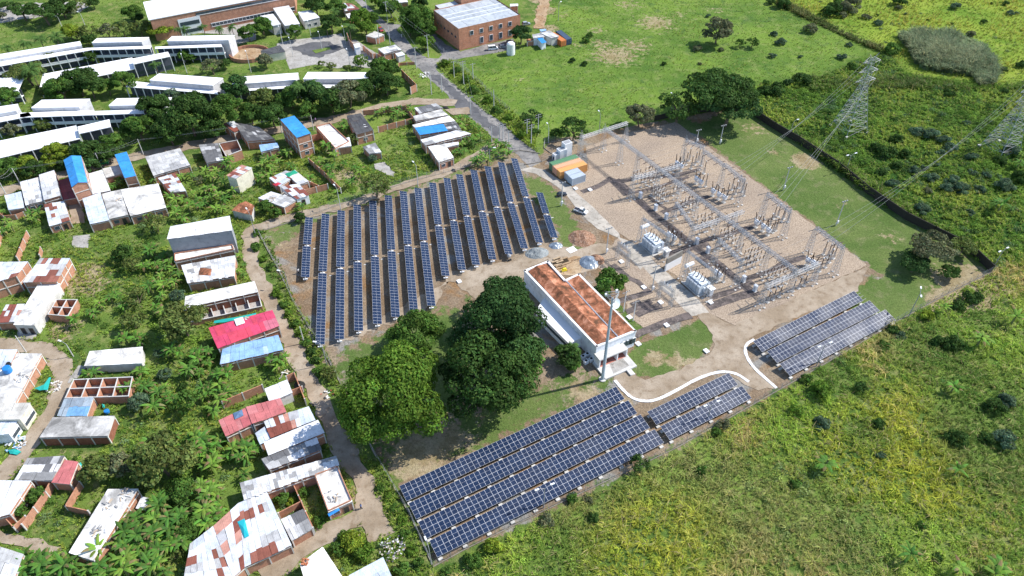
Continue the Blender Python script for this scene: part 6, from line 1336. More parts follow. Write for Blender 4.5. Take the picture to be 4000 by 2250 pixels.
def palm(t,x,y,label,h=7,s=1):
    p=at(*px(t,x,y),h); e=thing('palm_tree',label,'palm tree',(p.x,p.y,0),R.uniform(0,6),'palm trees of the school grounds')
    c=bpy.data.objects.new('fronds',R.choice(PAM)); COL.objects.link(c); c.parent=e; c.location=(0,0,h); c.scale=(s,s,s)
    c=bpy.data.objects.new('trunk',palm_st); COL.objects.link(c); c.parent=e; c.scale=(1,1,h)
for i,(t,x,y,h,s,l) in enumerate([('A',310,700,9,1.35,'tall palm rising over the end of the long low hall'),('A',1560,650,7,.9,'palm below the raised walkway roof'),('A',1860,290,7,.9,'first palm from the left in front of the brick hall'),('A',2040,270,7,.8,'second palm from the left in front of the brick hall'),('A',2200,290,7,.75,'third palm from the left in front of the brick hall'),('A',2330,270,7,.8,'fourth palm from the left in front of the brick hall'),
    ('A',560,370,7,1.1,'palm at the meadow edge above the curved block'),('A',400,390,7,1.0,'second palm at the meadow edge above the curved block'),('A',260,440,7,1.0,'third palm at the meadow edge, nearer the left'),('A',60,480,7,.95,'palm nearest the left edge of the meadow'),('B',935,270,8,1.0,'palm by the entrance of the parking court'),('B',790,110,7,.8,'slim palm near the light green trees by the road'),('B',430,880,9,1.2,'dark palm standing in the tree belt'),('B',560,860,9,1.2,'second dark palm standing in the tree belt'),('M',600,1130,4,.7,'low palm by the annex of the control building'),('A',1780,300,6,.6,'small palm at the corner of the brick hall'),('B',700,230,6,.6,'small palm beside the square office')]): palm(t,x,y,l,h,s)
# ---------------------------------------------------------------- ground plants
def inside(pts,poly): return sdist(pts,poly)>0
def tufts(name,poly,dens,blades,ln,wd,cols,label,seed,lean=.7,excl=True,clump=None,straw=.1,kind='stuff',cat='grass',thr=None,spec=None):
    g=np.random.RandomState(seed); P_=np.array([tuple(p) for p in poly]); lo=P_.min(0);hi=P_.max(0)
    # keep to what the photograph can see
    lo=np.maximum(lo,[-260,55]); hi=np.minimum(hi,[290,395]); n=int((hi-lo).prod()*dens); p=lo+g.rand(n,2)*(hi-lo)
    p=p[inside(p,poly)]
    if excl:
        for e in EXCL:
            e=np.array(e)
            bb=(p[:,0]>e[:,0].min()-.5)&(p[:,0]<e[:,0].max()+.5)&(p[:,1]>e[:,1].min()-.5)&(p[:,1]<e[:,1].max()+.5)
            if bb.any():
                k=np.ones(len(p),bool); idx=np.where(bb)[0]; k[idx]=sdist(p[idx],[tuple(q) for q in e])<.25; p=p[k]
    u=np.sin(p[:,0]*.13+seed)+np.sin(p[:,1]*.17+p[:,0]*.05)+np.sin(p[:,0]*.41-p[:,1]*.33)*.6+np.sin(p[:,0]*.9+p[:,1]*1.1)*.4
    if thr is not None: k=u+g.randn(len(p))*.4>thr; p=p[k];u=u[k]
    n=len(p); hs_=(.55+.9*g.rand(n))*(1+.22*u); hs_=np.clip(hs_,.3,2)
    ci=np.clip((u+g.randn(n)*.8+2.2)/4.4*len(cols),0,len(cols)-1).astype(int); base=np.array(cols)[ci]
    if spec: base=patches(p,base,spec)*g.uniform(.8,1.2,(n,1))
    m=n*blades; c=np.repeat(p,blades,0); hh=np.repeat(hs_,blades); a=g.rand(m)*6.283; le=lean*(.3+g.rand(m)*.9); L=ln*hh*(.6+.6*g.rand(m))
    off=g.randn(m,2)*.18*ln*.5; x0=np.c_[c+off,np.zeros(m)]; d=np.c_[np.cos(a),np.sin(a),np.zeros(m)]; s_=np.c_[-np.sin(a),np.cos(a),np.zeros(m)]
    mid=x0+d*(L*le*.35)[:,None]; mid[:,2]=L*.62; tip=x0+d*(L*le)[:,None]; tip[:,2]=L*(1.0-.45*le); w=(wd*(.6+.8*g.rand(m)))[:,None]
    v=np.stack([x0-s_*w*.6,x0+s_*w*.6,mid+s_*w,mid-s_*w,tip+s_*w*.15,tip-s_*w*.15],1).reshape(-1,3); k=np.arange(m)[:,None]*6
    q=np.concatenate([k+np.array([[0,1,2,3]]),k+np.array([[3,2,4,5]])],0); cb=np.repeat(base,blades,0)*(.7+.6*g.rand(m))[:,None]; cb[:,0]*=1+.25*g.rand(m)
    straw=g.rand(m)<straw; cb[straw]=np.array([.48,.40,.20])*(.6+.6*g.rand(straw.sum()))[:,None]
    col=np.clip(np.concatenate([cb,cb],0),0,1).astype(np.float32); me=fast_mesh(name,v,q,col); o=link(name,me,[M['leaf']]); tag(o,label,cat,kind=kind); print(name,n,m*2); return o
Y1=(.44,.49,.09);Y2=(.35,.47,.08);G1_=(.20,.35,.055);G2_=(.13,.25,.042);G3_=(.27,.42,.07);S1=(.55,.49,.20)
def patches(p,base,spec):
    for X,Y,r,c in spec:
        q=at(X,Y); d=np.hypot(p[:,0]-q.x,p[:,1]-q.y); k=np.clip(1.6-d/r*1.3,0,1)[:,None]*(.5+.5*np.random.RandomState(3).rand(len(p)))[:,None]; base=base*(1-k)+np.array(c)*k
    return base
LIME=(.34,.54,.08);GOLD=(.42,.50,.06);DK=(.13,.26,.05);BRN=(.30,.36,.12)
FSPEC=[(3150,1560,13,LIME),(3260,1640,9,LIME),(3080,1680,8,LIME),(3440,1760,14,GOLD),(3520,1640,12,GOLD),(3480,1850,16,GOLD),(3620,1880,10,GOLD),(3800,1700,10,BRN),(3600,1370,12,DK),(3720,1330,12,DK),(3850,1560,14,DK),(3380,1700,6,DK),(3280,1480,8,DK),(2700,1900,14,BRN),(2300,2050,12,BRN),(2050,2150,10,LIME),(2250,2200,10,DK),(2900,2000,16,BRN),(3900,1300,14,LIME),(3700,1180,8,LIME),(3900,1800,14,DK),(3830,1240,6,DK),(2620,2080,12,GOLD),(3300,2100,12,BRN),(3600,2150,10,LIME),(2480,2220,12,GOLD)]
tufts('tall_grass',FIELD,2.6,12,.72,.038,[G2_,G1_,G3_,G3_,Y2,Y2,Y1,S1],'tall yellow green cane like grass field in front of the fence',1,straw=.06,spec=FSPEC)
tufts('tall_grass',FIELD,.28,18,1.35,.045,[G1_,G3_,Y2,S1],'taller tufts rising out of the front grass field',9,lean=1.2,straw=.15,spec=FSPEC)
def clumps(name,poly,dens,r0,r1,cols,label,seed,lf=.17,thr=None,spec=None,flat=.6,cat='undergrowth'):
    g=np.random.RandomState(seed); P_=np.array([tuple(p) for p in poly]); lo=np.maximum(P_.min(0),[-260,55]);hi=np.minimum(P_.max(0),[290,395]); n=int((hi-lo).prod()*dens); p=lo+g.rand(n,2)*(hi-lo); p=p[inside(p,poly)]
    for e in EXCL:
        e=np.array(e); bb=(p[:,0]>e[:,0].min()-1)&(p[:,0]<e[:,0].max()+1)&(p[:,1]>e[:,1].min()-1)&(p[:,1]<e[:,1].max()+1)
        if bb.any(): k=np.ones(len(p),bool); idx=np.where(bb)[0]; k[idx]=sdist(p[idx],[tuple(q) for q in e])<-.6; p=p[k]
    u=np.sin(p[:,0]*.11+seed)+np.sin(p[:,1]*.15+p[:,0]*.06)+np.sin(p[:,0]*.5-p[:,1]*.37)*.7
    if thr is not None: k=u+g.randn(len(p))*.5>thr; p=p[k]
    n=len(p); rr=r0+(r1-r0)*g.rand(n)**2.2; base=np.array(cols)[g.randint(0,len(cols),n)]
    if spec: base=patches(p,base,spec)*g.uniform(.75,1.2,(n,1))
    cnt=np.maximum(10,(4.2*rr*rr/(lf*lf)*.55).astype(int)); m=cnt.sum(); id_=np.repeat(np.arange(n),cnt); d=norm(g.normal(size=(m,3))); d[:,2]=np.abs(d[:,2]); R3=rr[id_]*(1-.4*g.rand(m)**2)*(1+.25*np.sin(np.arctan2(d[:,1],d[:,0])*3+id_))
    C=np.c_[p[id_],np.zeros(m)]+d*R3[:,None]*np.array([1,1,flat]); N=norm(d+g.normal(size=(m,3))*.5); U=norm(np.cross(N,g.normal(size=N.shape))); v,q=quads_from(C,N,U,lf*g.uniform(.5,1.2,m),.6)
    col=np.clip(base[id_]*g.uniform(.65,1.3,(m,1)),0.003,1).astype(np.float32); o=link(name,fast_mesh(name,v,q,col),[M['leaf']]); tag(o,label,cat,kind='stuff'); print(name,n,m)
clumps('field_brush',FIELD,.16,.35,1.7,[G1_,G1_,G3_,Y2,(.22,.32,.12)],'leafy brush tangled through the front grass field',21,spec=FSPEC)
clumps('scrub_brush',SCRUB,.22,.4,2.2,[DG,G2_,G2_,G1_,G3_,(.13,.22,.09)],'leafy brush filling the green scrub beyond the wall',22,lf=.2)
clumps('meadow_brush',YELL,.03,.3,1.2,[G1_,Y2,(.2,.26,.12)],'small brush in the far yellowish field',23)
tufts('scrub_growth',SCRUB,1.1,14,.95,.06,[G2_,G2_,G1_,G3_,G3_,Y2],'lush green undergrowth beyond the boundary wall',2)
tufts('meadow_grass',YELL,.55,12,.9,.06,[G3_,Y2,Y2,(.40,.46,.09),Y1],'long yellowish grass of the far field',3)
tufts('pasture_grass',PAST,.45,9,.42,.06,[(.15,.29,.05),(.19,.34,.055),(.24,.40,.06),(.32,.44,.09)],'short grass tufts of the bright pasture',4)
VILL=W(None,[(-200,650),(250,700),(700,620),(1000,600),(1450,500),(1900,440),(2060,560),(1600,700),(1200,830),(980,900),(1080,1200),(1280,1500),(1420,1750),(1690,2250),(1690,2600),(-600,2600)])
tufts('weeds',VILL,1.5,12,.6,.045,[G1_,G1_,G3_,G1_,G3_,(.26,.38,.06),Y2],'rank weeds and grass between the village houses',5,thr=-1.3)
SCH=W(None,[(-300,-40),(700,-60),(1330,-60),(1500,180),(1760,370),(1500,400),(1000,480),(300,680),(-300,760)])
clumps('weeds_brush',VILL,.20,.35,1.5,[MG,MG,G1_,G3_,G3_,(.18,.28,.12),Y2],'leafy weeds and garden growth between the houses',24,thr=-1.0)
tufts('weeds',SCH,.4,10,.45,.06,[G2_,G1_,G3_,(.24,.38,.06)],'grass and low growth among the school blocks',6,thr=-.6)
tufts('verge_grass',W(None,[(1700,250),(1770,235),(1850,300),(2010,440),(2090,540),(2100,610),(2060,575),(1980,510),(1830,390)]),1.6,14,1.0,.06,[G1_,G3_,(.25,.40,.05)],'tall bright verge grass between road and pasture fence',7)
tufts('verge_grass',W(None,[(1008,905),(1040,900),(1160,1180),(1300,1420),(1340,1530),(1310,1560),(1240,1440),(1130,1240),(1060,1080)]),1.8,13,.9,.06,[G2_,G1_,G3_],'weedy verge along the wire fence and the track',8)
tufts('verge_grass',W(None,[(1450,1780),(1490,1800),(1700,2230),(1640,2260),(1540,2080),(1480,1900)]),1.8,14,.9,.06,[G1_,G3_,G2_],'weedy verge between the wide track and the front corner fence',12)
tufts('reeds',W('F',[(1300,370),(1450,340),(1640,350),(1800,330),(1950,380),(2150,470),(2260,600),(2300,760),(2270,850),(2120,870),(2050,770),(1800,740),(1560,700),(1480,640),(1420,520)]),2.6,20,3.0,.08,[(.30,.42,.22),(.21,.29,.16),(.16,.24,.13),(.29,.36,.2)],'stand of pale grey green giant reeds in the far field',10,straw=.02,cat='reeds')
tufts('ditch_growth',W('F',[(60,10),(230,60),(520,190),(900,390),(1160,490),(1130,530),(880,430),(480,240),(100,60)]),2.2,14,1.6,.07,[(.09,.15,.04),(.12,.19,.05),(.15,.18,.06)],'dark ditch growth dividing the pasture from the yellow field',11,cat='hedge')
tufts('ditch_growth',W('F',[(430,770),(900,790),(1500,770),(2100,860),(2576,880),(2576,910),(1500,905),(430,915)]),1.3,14,1.5,.07,[G2_,G2_,(.09,.16,.04)],'dark green band of growth below the tall pylon top',13,cat='undergrowth')
tufts('creeper',[ (p.x+dx,p.y+dy) for p,dx,dy in [(at(*px('H',300,-10)),.2,.3),(at(*px('H',1000,500)),.2,.3),(at(*px('H',1660,900)),.2,.3),(at(*px('H',1660,900)),3.5,2.5),(at(*px('H',1000,500)),3.5,2.5),(at(*px('H',300,-10)),3.5,2.5)]],3,16,2.1,.07,[G2_,G1_,DG],'dark creeper growth leaning on the boundary wall',14,cat='creeper')
# ---------------------------------------------------------------- poles and lamps
def lamp(t,bx,by,tx,ty,label,arms=1,dark=False,az=None,group='street lamps'):
    b=at(*px(t,bx,by)); h=max(5,min(11,height_of(px(t,bx,by),px(t,tx,ty)))); e=thing('street_lamp',label,'street lamp',(b.x,b.y,0),R.uniform(0,6.28) if az is None else az,group)
    mb=MB(); mb.bar((0,0,0),(0,0,h-.5),.13,7,.08); link('pole',mb.mesh('pole'),[M['steel_d'] if dark else M['pole']],e)
    for s in ([1] if arms==1 else [1,-1]):
        mb=MB(); mb.bar((0,0,h-.6),(s*.8,0,h),.05); mb.bar((s*.8,0,h),(s*1.4,0,h+.05),.05); a=link('arm',mb.mesh('arm'),[M['steel']],e)
        mb=MB(); mb.box(s*1.7,0,h-.02,.9,.36,.16); link('lamp_head',mb.mesh('lamp_head'),[M['lampg']],a)
for a in [('J',712,770,650,555,'dark curved street lamp at the end of the second solar row',1,True,2.9),('D',330,1449,240,1285,'curved street lamp beside the weedy fence corner',1,True,2.9),('D',855,665,805,440,'street lamp at the track behind the third solar row',1,False,2.2),('D',1632,435,1600,205,'street lamp at the track behind the eighth solar row',1,False,2.2),('D',2352,215,2350,40,'street lamp near the banana clump at the gate',1,True,0),
    ('C',2576,930,2515,680,'street lamp by the small clay tiled house',1,True,2.2),('I',740,690,618,588,'lone street lamp leaning over the muddy track bend',1,False,2.8),('L',1765,1340,1740,1150,'dark street lamp at the corner of the lowest solar table',1,True,2.0),('O',318,1280,330,1070,'dark street lamp in front of the lowest long solar table',2,True,.4),('O',1960,410,2015,230,'dark street lamp in front of the short solar tables',2,True,.4),
    ('P',485,785,560,570,'dark street lamp in front of the palest solar table',2,True,.4),('P',1410,295,1510,40,'dark double street lamp at the dry lawn corner',2,True,1.2),('J',1110,1470,1085,1440,'street lamp hidden in the yellow green giant tree',1,True,2.4),('H',2270,1240,2345,1065,'double street lamp behind the thorn tree at the wall corner',2,True,.5),('H',780,280,850,105,'double street lamp on the boundary wall, middle stretch',2,True,.4),('F',225,1340,240,1250,'street lamp on the boundary wall near the shady tree',1,True,.4),
    ('E',875,1340,868,1140,'street lamp behind the upper cross gantry',1,True,1.9),('E',365,1440,348,1265,'street lamp at the gate enclosure',1,False,1.9),('E',1590,1200,1607,960,'street lamp in front of the sparse dark tree',1,True,1.9),('E',465,210,475,30,'slim pole on the far pasture beside the sandy track',1,True,1),
    ('B',270,445,238,280,'street lamp left of the parking court grass bed',1,False,2),('B',375,570,345,395,'street lamp at the near left of the parking court',1,False,2),('B',665,500,640,335,'street lamp on the traffic island',1,False,2),('B',553,360,535,225,'street lamp behind the dug bed of the parking court',1,False,2),('B',903,440,880,280,'street lamp beside the white wall panel',1,False,2),('B',948,675,930,510,'street lamp at the near edge of the parking court',1,False,2),('A',628,280,578,185,'left street lamp on the far meadow',1,False,2.6),('A',862,270,815,128,'right street lamp on the far meadow',1,False,2.6),('A',1885,745,1830,560,'street lamp on the lawn above the pale walkway roof',1,False,2),('A',2528,730,2480,530,'street lamp near the round basin',1,False,2)]: lamp(*a[:6],arms=a[6],dark=a[7],az=a[8])
def upole(t,bx,by,tx,ty,label,arms=1,extra=0,h=None,group='power poles'):
    b=at(*px(t,bx,by)); h=h or max(6,min(12,height_of(px(t,bx,by),px(t,tx,ty)))); e=thing('utility_pole',label,'power pole',(b.x,b.y,0),.5,group)
    mb=MB(); mb.bar((0,0,0),(0,0,h),.17,8,.10,cap=True); link('pole',mb.mesh('pole'),[M['pole']],e)
    for k in range(arms):
        z=h-.3-.9*k; mb=MB(); mb.box(0,0,z,2.4,.12,.12); a=link('crossarm',mb.mesh('crossarm'),[M['steel']],e)
        for x in (-1.05,-.35,.35,1.05):
            mb=MB(); mb.lathe([(.05,z+.12),(.08,z+.2),(.08,z+.3),(.03,z+.36)],6,x,0); link('insulator',mb.mesh('insulator'),[M['ceramic']],a)
    if extra: mb=MB(); mb.box(0,-.25,1.0,.5,.35,.8); link('meter_box',mb.mesh('meter_box'),[M['white']],e)
    return Vector((b.x,b.y,h-.2))
up=[('B',1325,225,1305,15,'power pole at the top of the road beside the shade trees',1),('B',1735,575,1720,350,'power pole in the grass wedge by the side road',1),('B',1615,690,1598,475,'power pole between roadside shop and road',1),('B',1350,450,1328,260,'slim pole left of the road near the stall',0),('B',1243,440,1230,250,'slim pole beside the roadside stall',0),('B',1767,950,1763,725,'power pole in the grass triangle',0),('B',1872,925,1860,740,'power pole with angled stay in the grass triangle',1),('B',2160,1150,2157,975,'power pole by the road above the banana plants',1),('B',1995,780,1985,615,'power pole on the verge, upper one',1),('B',2090,850,2090,615,'power pole on the verge, double armed',2),('B',2185,800,2180,640,'slim pole behind the verge fence',1),('B',2395,1105,2392,905,'slim pale pole on the pasture side',0),
    ('R2',1225,480,1225,310,'first wooden pole of the cluster by the gate',1),('R2',1317,440,1315,295,'second pole of the cluster by the gate, double armed',2),('R2',1355,450,1355,320,'third pole of the cluster by the gate',2),('R2',1420,530,1415,360,'fourth pole of the cluster by the gate',1),
    ('E',150,1380,145,1200,'double armed pole in the bushes behind the gate',2),('E',262,1350,272,1150,'tall pole right in the bushes behind the gate',2),('G',193,275,190,65,'pale pole in front of the bushes at the gate',2),
    ('M',1122,755,1140,550,'wooden power pole behind the control building, upper one',1),('M',1218,845,1250,650,'wooden power pole behind the control building, lower one',1),('B',1120,130,1118,45,'slim pole near the top of the road',0),('C',60,505,10,415,'power pole on the brown track by the left tin shed',0),('C',205,405,155,350,'power pole beside the white roofed house at the left end',0),('C',1028,250,988,145,'power pole in front of the green pickup',0),('C',1445,110,1412,40,'power pole on the brown track above the grey roof',0),('B',262,1340,228,1215,'power pole beside the tall blue tower',0),('B',580,1310,578,1230,'slim pole right of the tall blue tower',0),('J',487,560,435,435,'leaning pole in the verge above the light blue roof',0),('I',265,650,240,565,'pole at the corner of the large grey slab roof',0)]
UP=[upole(*a[:5],a[5],arms=a[6]) for a in up]
for a in [('G',497,880,510,650,'concrete light mast beside the service road at the grass strip'),('G',948,1360,968,1110,'light mast with floodlights by the road heap'),('M',1408,545,1440,300,'pale light mast right of the bush beside the concrete road'),('H',153,465,210,240,'pale mast with a box on the lawn, upper one'),('H',683,820,762,580,'pale mast with a box on the lawn, lower one'),('E',2090,1449,2127,1265,'pale mast with a box on the lawn under the shady tree'),('E',1855,1440,1870,1330,'dark slim mast at the lawn edge of the yard')]:
    b=at(*px(a[0],a[1],a[2])); h=max(5,min(10,height_of(px(a[0],a[1],a[2]),px(a[0],a[3],a[4])))); e=thing('light_mast',a[5],'mast',(b.x,b.y,0),.4,'pale light masts')
    mb=MB(); mb.bar((0,0,0),(0,0,h),.17,8,.11,cap=True); link('pole',mb.mesh('pole'),[M['pole']],e); mb=MB(); mb.box(.1,-.2,.9,.5,.4,.9); link('switch_box',mb.mesh('switch_box'),[M['white']],e)
    mb=MB(); mb.box(0,0,h-.1,1.8,.1,.1); br_=link('bracket',mb.mesh('bracket'),[M['steel_d']],e)
    for x in (-.8,0,.8): mb=MB(); mb.box(x,-.1,h,.4,.3,.3); link('floodlight',mb.mesh('floodlight'),[M['steel_d']],br_)
for i,(p_,q_) in enumerate(((0,1),(1,8),(8,9),(9,7),(7,13),(13,15),(5,6),(6,7),(0,2),(2,6),(19,20),(22,23),(23,24),(24,25),(25,26),(26,27))):
    for s in (-.9,.9): wire([UP[p_]+Vector((s,0,0)),UP[q_]+Vector((s,0,0))],'thin overhead line of the %s span along the road, %s wire'%(ordn(i),'left' if s<0 else 'right'),sag=.6,r=.02,group='overhead lines along the road')
# big antenna mast
b=at(*px('M',910,1435)); h=height_of(px('M',910,1435),px('M',1025,620)); print('mast',h); e=thing('antenna_mast','tall tapered pale mast with a round dish and platform before the control building','antenna mast',(b.x,b.y,0),.3)
PM=plain('mast_paint',(.48,.55,.60),.5,.4,0,.05)
mb=MB(); mb.bar((0,0,0),(0,0,h),.42,14,.24,cap=True); link('pole',mb.mesh('pole'),[PM],e); mb=MB(); mb.lathe([(.9,0),(.9,.25)],12); link('footing',mb.mesh('footing'),[M['conc']],e)
mb=MB()
for k in range(3):
    a=k*2.094+.3; a2=a+2.094; p1=(1.7*math.cos(a),1.7*math.sin(a)); p2=(1.7*math.cos(a2),1.7*math.sin(a2))
    for z in (h+.3,h+1.2): mb.bar((*p1,z),(*p2,z),.06)
    mb.bar((0,0,h-1),(*p1,h+.3),.06); mb.bar((*p1,h+.3),(*p1,h+1.2),.06); mb.bar((0,0,h+.3),(*p1,h+.3),.06)
    mb.bar((*p1,h+.3),(p2[0],p2[1],h+1.2),.03)
link('platform',mb.mesh('platform'),[M['steel']],e)
mb=MB(); A=Vector((.3,-1.0,h-.6)); N_=Vector((.35,-.75,.45)).normalized(); u=N_.orthogonal().normalized(); w=N_.cross(u); k0=len(mb.v); 
for j,rr in enumerate((0.05,.5,.9,1.15)):
    for i in range(18): t=i/18*6.283; mb.v.append(tuple(A+u*(rr*math.cos(t))+w*(rr*math.sin(t))+N_*(.28*(rr/1.15)**2)))
for j in range(3):
    for i in range(18): i2=(i+1)%18; mb.f.append((j*18+i,j*18+i2,(j+1)*18+i2,(j+1)*18+i)); mb.mi.append(0); mb.c.append((1,1,1))
mb.f.append(tuple(range(18))); mb.mi.append(0); mb.c.append((1,1,1)); mb.bar(A,(0,0,h-.6),.08)
link('dish',mb.mesh('dish'),[M['xform']],e); mb=MB(); mb.box(1.3,1.0,h+.5,.5,.4,.8); mb.box(-1.5,.4,h+.9,.4,.4,.5); link('antenna',mb.mesh('antenna'),[M['white']],e)
# ---------------------------------------------------------------- containers, boxes
def container(a,b,back,h,label,mat,w=2.44,t=None,ribs=True,group='shipping containers',door=True,rust=None):
    A=at(*px(t,*a),h);B=at(*px(t,*b),h); d=(B-A).xy; L=d.length; d.normalize(); n=Vector((-d.y,d.x)); C_=(A+B)/2; C_=C_.xy+n*w/2; e=thing('shipping_container',label,'container',(C_.x,C_.y,0),math.atan2(d.y,d.x),group)
    mb=MB(); mb.box(0,0,.12,L,w,h-.14); k=int(L/.3)
    for i in range(k):
        x=-L/2+(i+.5)*L/k
        for s in (-1,1): mb.box(x,s*(w/2+.02),.25,.14,.05,h-.5)
    link('body',mb.mesh('body'),[mat],e)
    mb=MB(); 
    for s in (-1,1):
        for x in (-1,1): mb.box(x*(L/2),s*(w/2),0,.16,.16,h+.02)
        mb.box(0,s*w/2,h-.02,L,.14,.06); mb.box(0,s*w/2,.08,L,.14,.16)
    link('frame',mb.mesh('frame'),[mat],e)
    for s in (-1,1): mb=MB(); mb.box(-L/2-.04,s*w*.25,.3,.06,w*.47,h-.5); dd=link('door',mb.mesh('door'),[mat],e); m2=MB(); m2.bar((-L/2-.09,s*w*.2,.4),(-L/2-.09,s*w*.2,h-.4),.025); link('lock_bar',m2.mesh('lock_bar'),[M['steel']],dd)
    mb=MB(); k=int(L/.6)
    for i in range(k): mb.box(-L/2+(i+.5)*L/k,0,h-.02,.3,w-.2,.03)
    link('roof_ribs',mb.mesh('roof_ribs'),[mat],e); return e
OR=plain('orange_container',(.52,.18,.055),.6,.3,0,.12); OR2=plain('peach_container',(.72,.36,.22),.6,.3,0,.1); OR3=plain('amber_container',(.70,.35,.12),.6,.3,0,.1); BLc=plain('blue_container',(.055,.085,.14),.6,.3); GRc=plain('grey_container',(.42,.48,.54),.6,.3)
TL['R5']=(2100,540,4.847)
container((300,525),(790,370),None,2.6,'green roofed shipping container, the rear one of three beside the white stepped boxes',M['green_p'],t='R5')
container((362,590),(862,435),None,2.6,'peach coloured shipping container with dark stains, the middle one of three',OR2,t='R5')
container((430,648),(940,492),None,2.6,'orange shipping container with rusty ribbed side, the front one of three',OR3,t='R5')
container((595,712),(840,632),None,2.6,'grey office container, rear half of the grey pair',GRc,t='R5',w=2.6)
container((660,775),(908,690),None,2.6,'grey office container, front half of the grey pair',GRc,t='R5',w=2.4)
container((545,402),(422,322),None,2.6,'orange shipping container on the far pasture edge',OR,t='E')
container((600,388),(492,302),None,2.6,'long dark blue shipping container on the far pasture edge',BLc,t='E')
def stepbox(t,x,y,w,d_,h,label):
    p=at(*px(t,x,y)); e=thing('equipment_housing',label,'equipment housing',(p.x,p.y,0),MANG,'white stepped equipment housings'); mb=MB(); mb.box(0,0,0,w,d_,h); link('body',mb.mesh('body'),[M['white']],e)
    mb=MB(); mb.box(0,0,h,w-.5,d_-.5,.05); link('hatch',mb.mesh('hatch'),[M['steel_d']],e); mb=MB(); mb.box(0,-d_/2-.02,.2,w*.45,.06,h*.5); link('opening',mb.mesh('opening'),[M['dark']],e)
stepbox('R5',355,395,1.6,2.4,2.3,'lowest of the three white stepped equipment housings'); stepbox('R5',450,365,2.2,2.8,3.4,'middle of the three white stepped equipment housings'); stepbox('R5',545,310,2.2,2.9,4.9,'tallest of the three white stepped equipment housings')
hs('E',[(200,350),(300,330),(330,368),(215,385)],3.2,'grey','grey roofed site office left part on the pasture edge',wall='white',group='site offices',name='site_office',cat='site office')
hs('E',[(285,335),(372,307),(476,365),(400,385)],3.4,'grey','grey flat roofed site office beside the far containers',wall='conc',group='site offices',name='site_office',cat='site office')
hs('E',[(145,395),(215,385),(240,400),(150,415)],2.2,'orange','orange walled hut beside the blue canopy',wall='brick',group='site offices',name='hut',cat='hut')
hs('E',[(240,372),(290,362),(348,425),(300,438)],2.8,'blue','small bright blue canopy before the far site office',wall='white',group='site offices',name='canopy',cat='canopy',over=.4); hs('E',[(275,298),(335,290),(350,305),(290,318)],2.8,'lblue','light blue canopy roof behind the far site office',wall='white',group='site offices',name='canopy',cat='canopy')
hs('E',[(-20,40),(60,38),(62,60),(-20,66)],7.5,'white','white roofed red brick annex at the end of the brick office',group='school and office buildings')
p=at(*px('E',0,545)); e=thing('water_tank','white upright cylindrical water tank beside the side road','water tank',(p.x-.5,p.y,0)); mb=MB(); mb.lathe([(1.7,0),(1.7,4.6),(1.2,5.1),(.2,5.3)],20); link('shell',mb.mesh('shell'),[M['white']],e)
mb=MB(); 
for i in range(4): mb.bar((1.9*math.cos(i*1.57),1.9*math.sin(i*1.57),0),(1.9*math.cos(i*1.57),1.9*math.sin(i*1.57),3.4),.07)
link('support_frame',mb.mesh('support_frame'),[M['steel_d']],e)
# ---------------------------------------------------------------- vehicles
def car(t,x,y,az,label,paint,kind='suv',L=4.5,W_=1.8,name='parked_car',cat='car',loaded=False):
    p=at(*px(t,x,y)); e=thing(name,label,cat,(p.x,p.y,.02),az); e.scale=(.86,.86,.9)
    hh={'suv':(.95,1.7),'car':(.85,1.42),'van':(1.15,2.1),'pickup':(.95,1.75)}[kind]; b0,b1=hh
    def ext(prof,w0,nm,mat,parent=None,w1=None):
        mb=MB(); n=len(prof); l=[(q[0],-w0/2*(q[2] if len(q)>2 else 1),q[1]) for q in prof]; r=[(a,-b,c) for a,b,c in l]
        mb.poly(l); mb.poly(r[::-1])
        for i in range(n): j=(i+1)%n; mb.poly([l[j],l[i],r[i],r[j]])
        return link(nm,mb.mesh(nm),[mat],parent or e)
    h=L/2
    ext([(-h,.35),(h,.35),(h,.62),(h-.15,b0-.12),(h-.9,b0),(-h+.1,b0),(-h,b0-.25)],W_,'body',paint)
    if kind=='van': cab=[(-h+.05,b0,1),(h-.75,b0,1),(h-1.4,b1,.88),(-h+.1,b1,.88)]
    elif kind=='pickup': cab=[(-.35,b0,1),(h-1.0,b0,1),(h-1.6,b1,.86),(-.2,b1,.86)]
    else: cab=[(-h+.15,b0,1),(h-1.15,b0,1),(h-1.9,b1,.84),(-h+.55,b1,.84)]
    ext(cab,W_-.08,'cabin',M['glassb'])
    ext([(cab[3][0]-.02,b1-.08,.87 if kind!='van' else .9),(cab[2][0]+.02,b1-.08,.87 if kind!='van' else .9),(cab[2][0]-.05,b1+.05,.82),(cab[3][0]+.05,b1+.05,.82)],W_-.08,'roof',paint)
    for s in (-1,1):
        for q in (cab[0][0]+.12,(cab[0][0]+cab[1][0])/2-.1):
            mb=MB(); mb.bar((q,s*(W_/2-.05),b0),(q+.12,s*(W_/2-.17),b1),.05); link('pillar',mb.mesh('pillar'),[paint],e)
        for xx in (-h+.85,h-.9):
            mb=MB(); mb.bar((xx,s*(W_/2-.2),.34),(xx,s*(W_/2+.03),.34),.34,12,cap=True); wq=link('wheel',mb.mesh('wheel'),[M['black']],e); m2=MB(); m2.bar((xx,s*(W_/2+.0),.34),(xx,s*(W_/2+.05),.34),.18,8,cap=True); link('rim',m2.mesh('rim'),[M['steel']],wq)
        mb=MB(); mb.box(h+.01,s*(W_/2-.3),.6,.05,.35,.18); link('headlight',mb.mesh('headlight'),[M['lampg']],e); mb=MB(); mb.box(-h-.01,s*(W_/2-.25),.62,.05,.25,.2); link('taillight',mb.mesh('taillight'),[M['redp']],e)
    if kind=='pickup': mb=MB(); mb.box(-h+1.0,0,b0+.01,1.7,W_-.35,.03); link('load_bed',mb.mesh('load_bed'),[M['dark']],e)
    return e
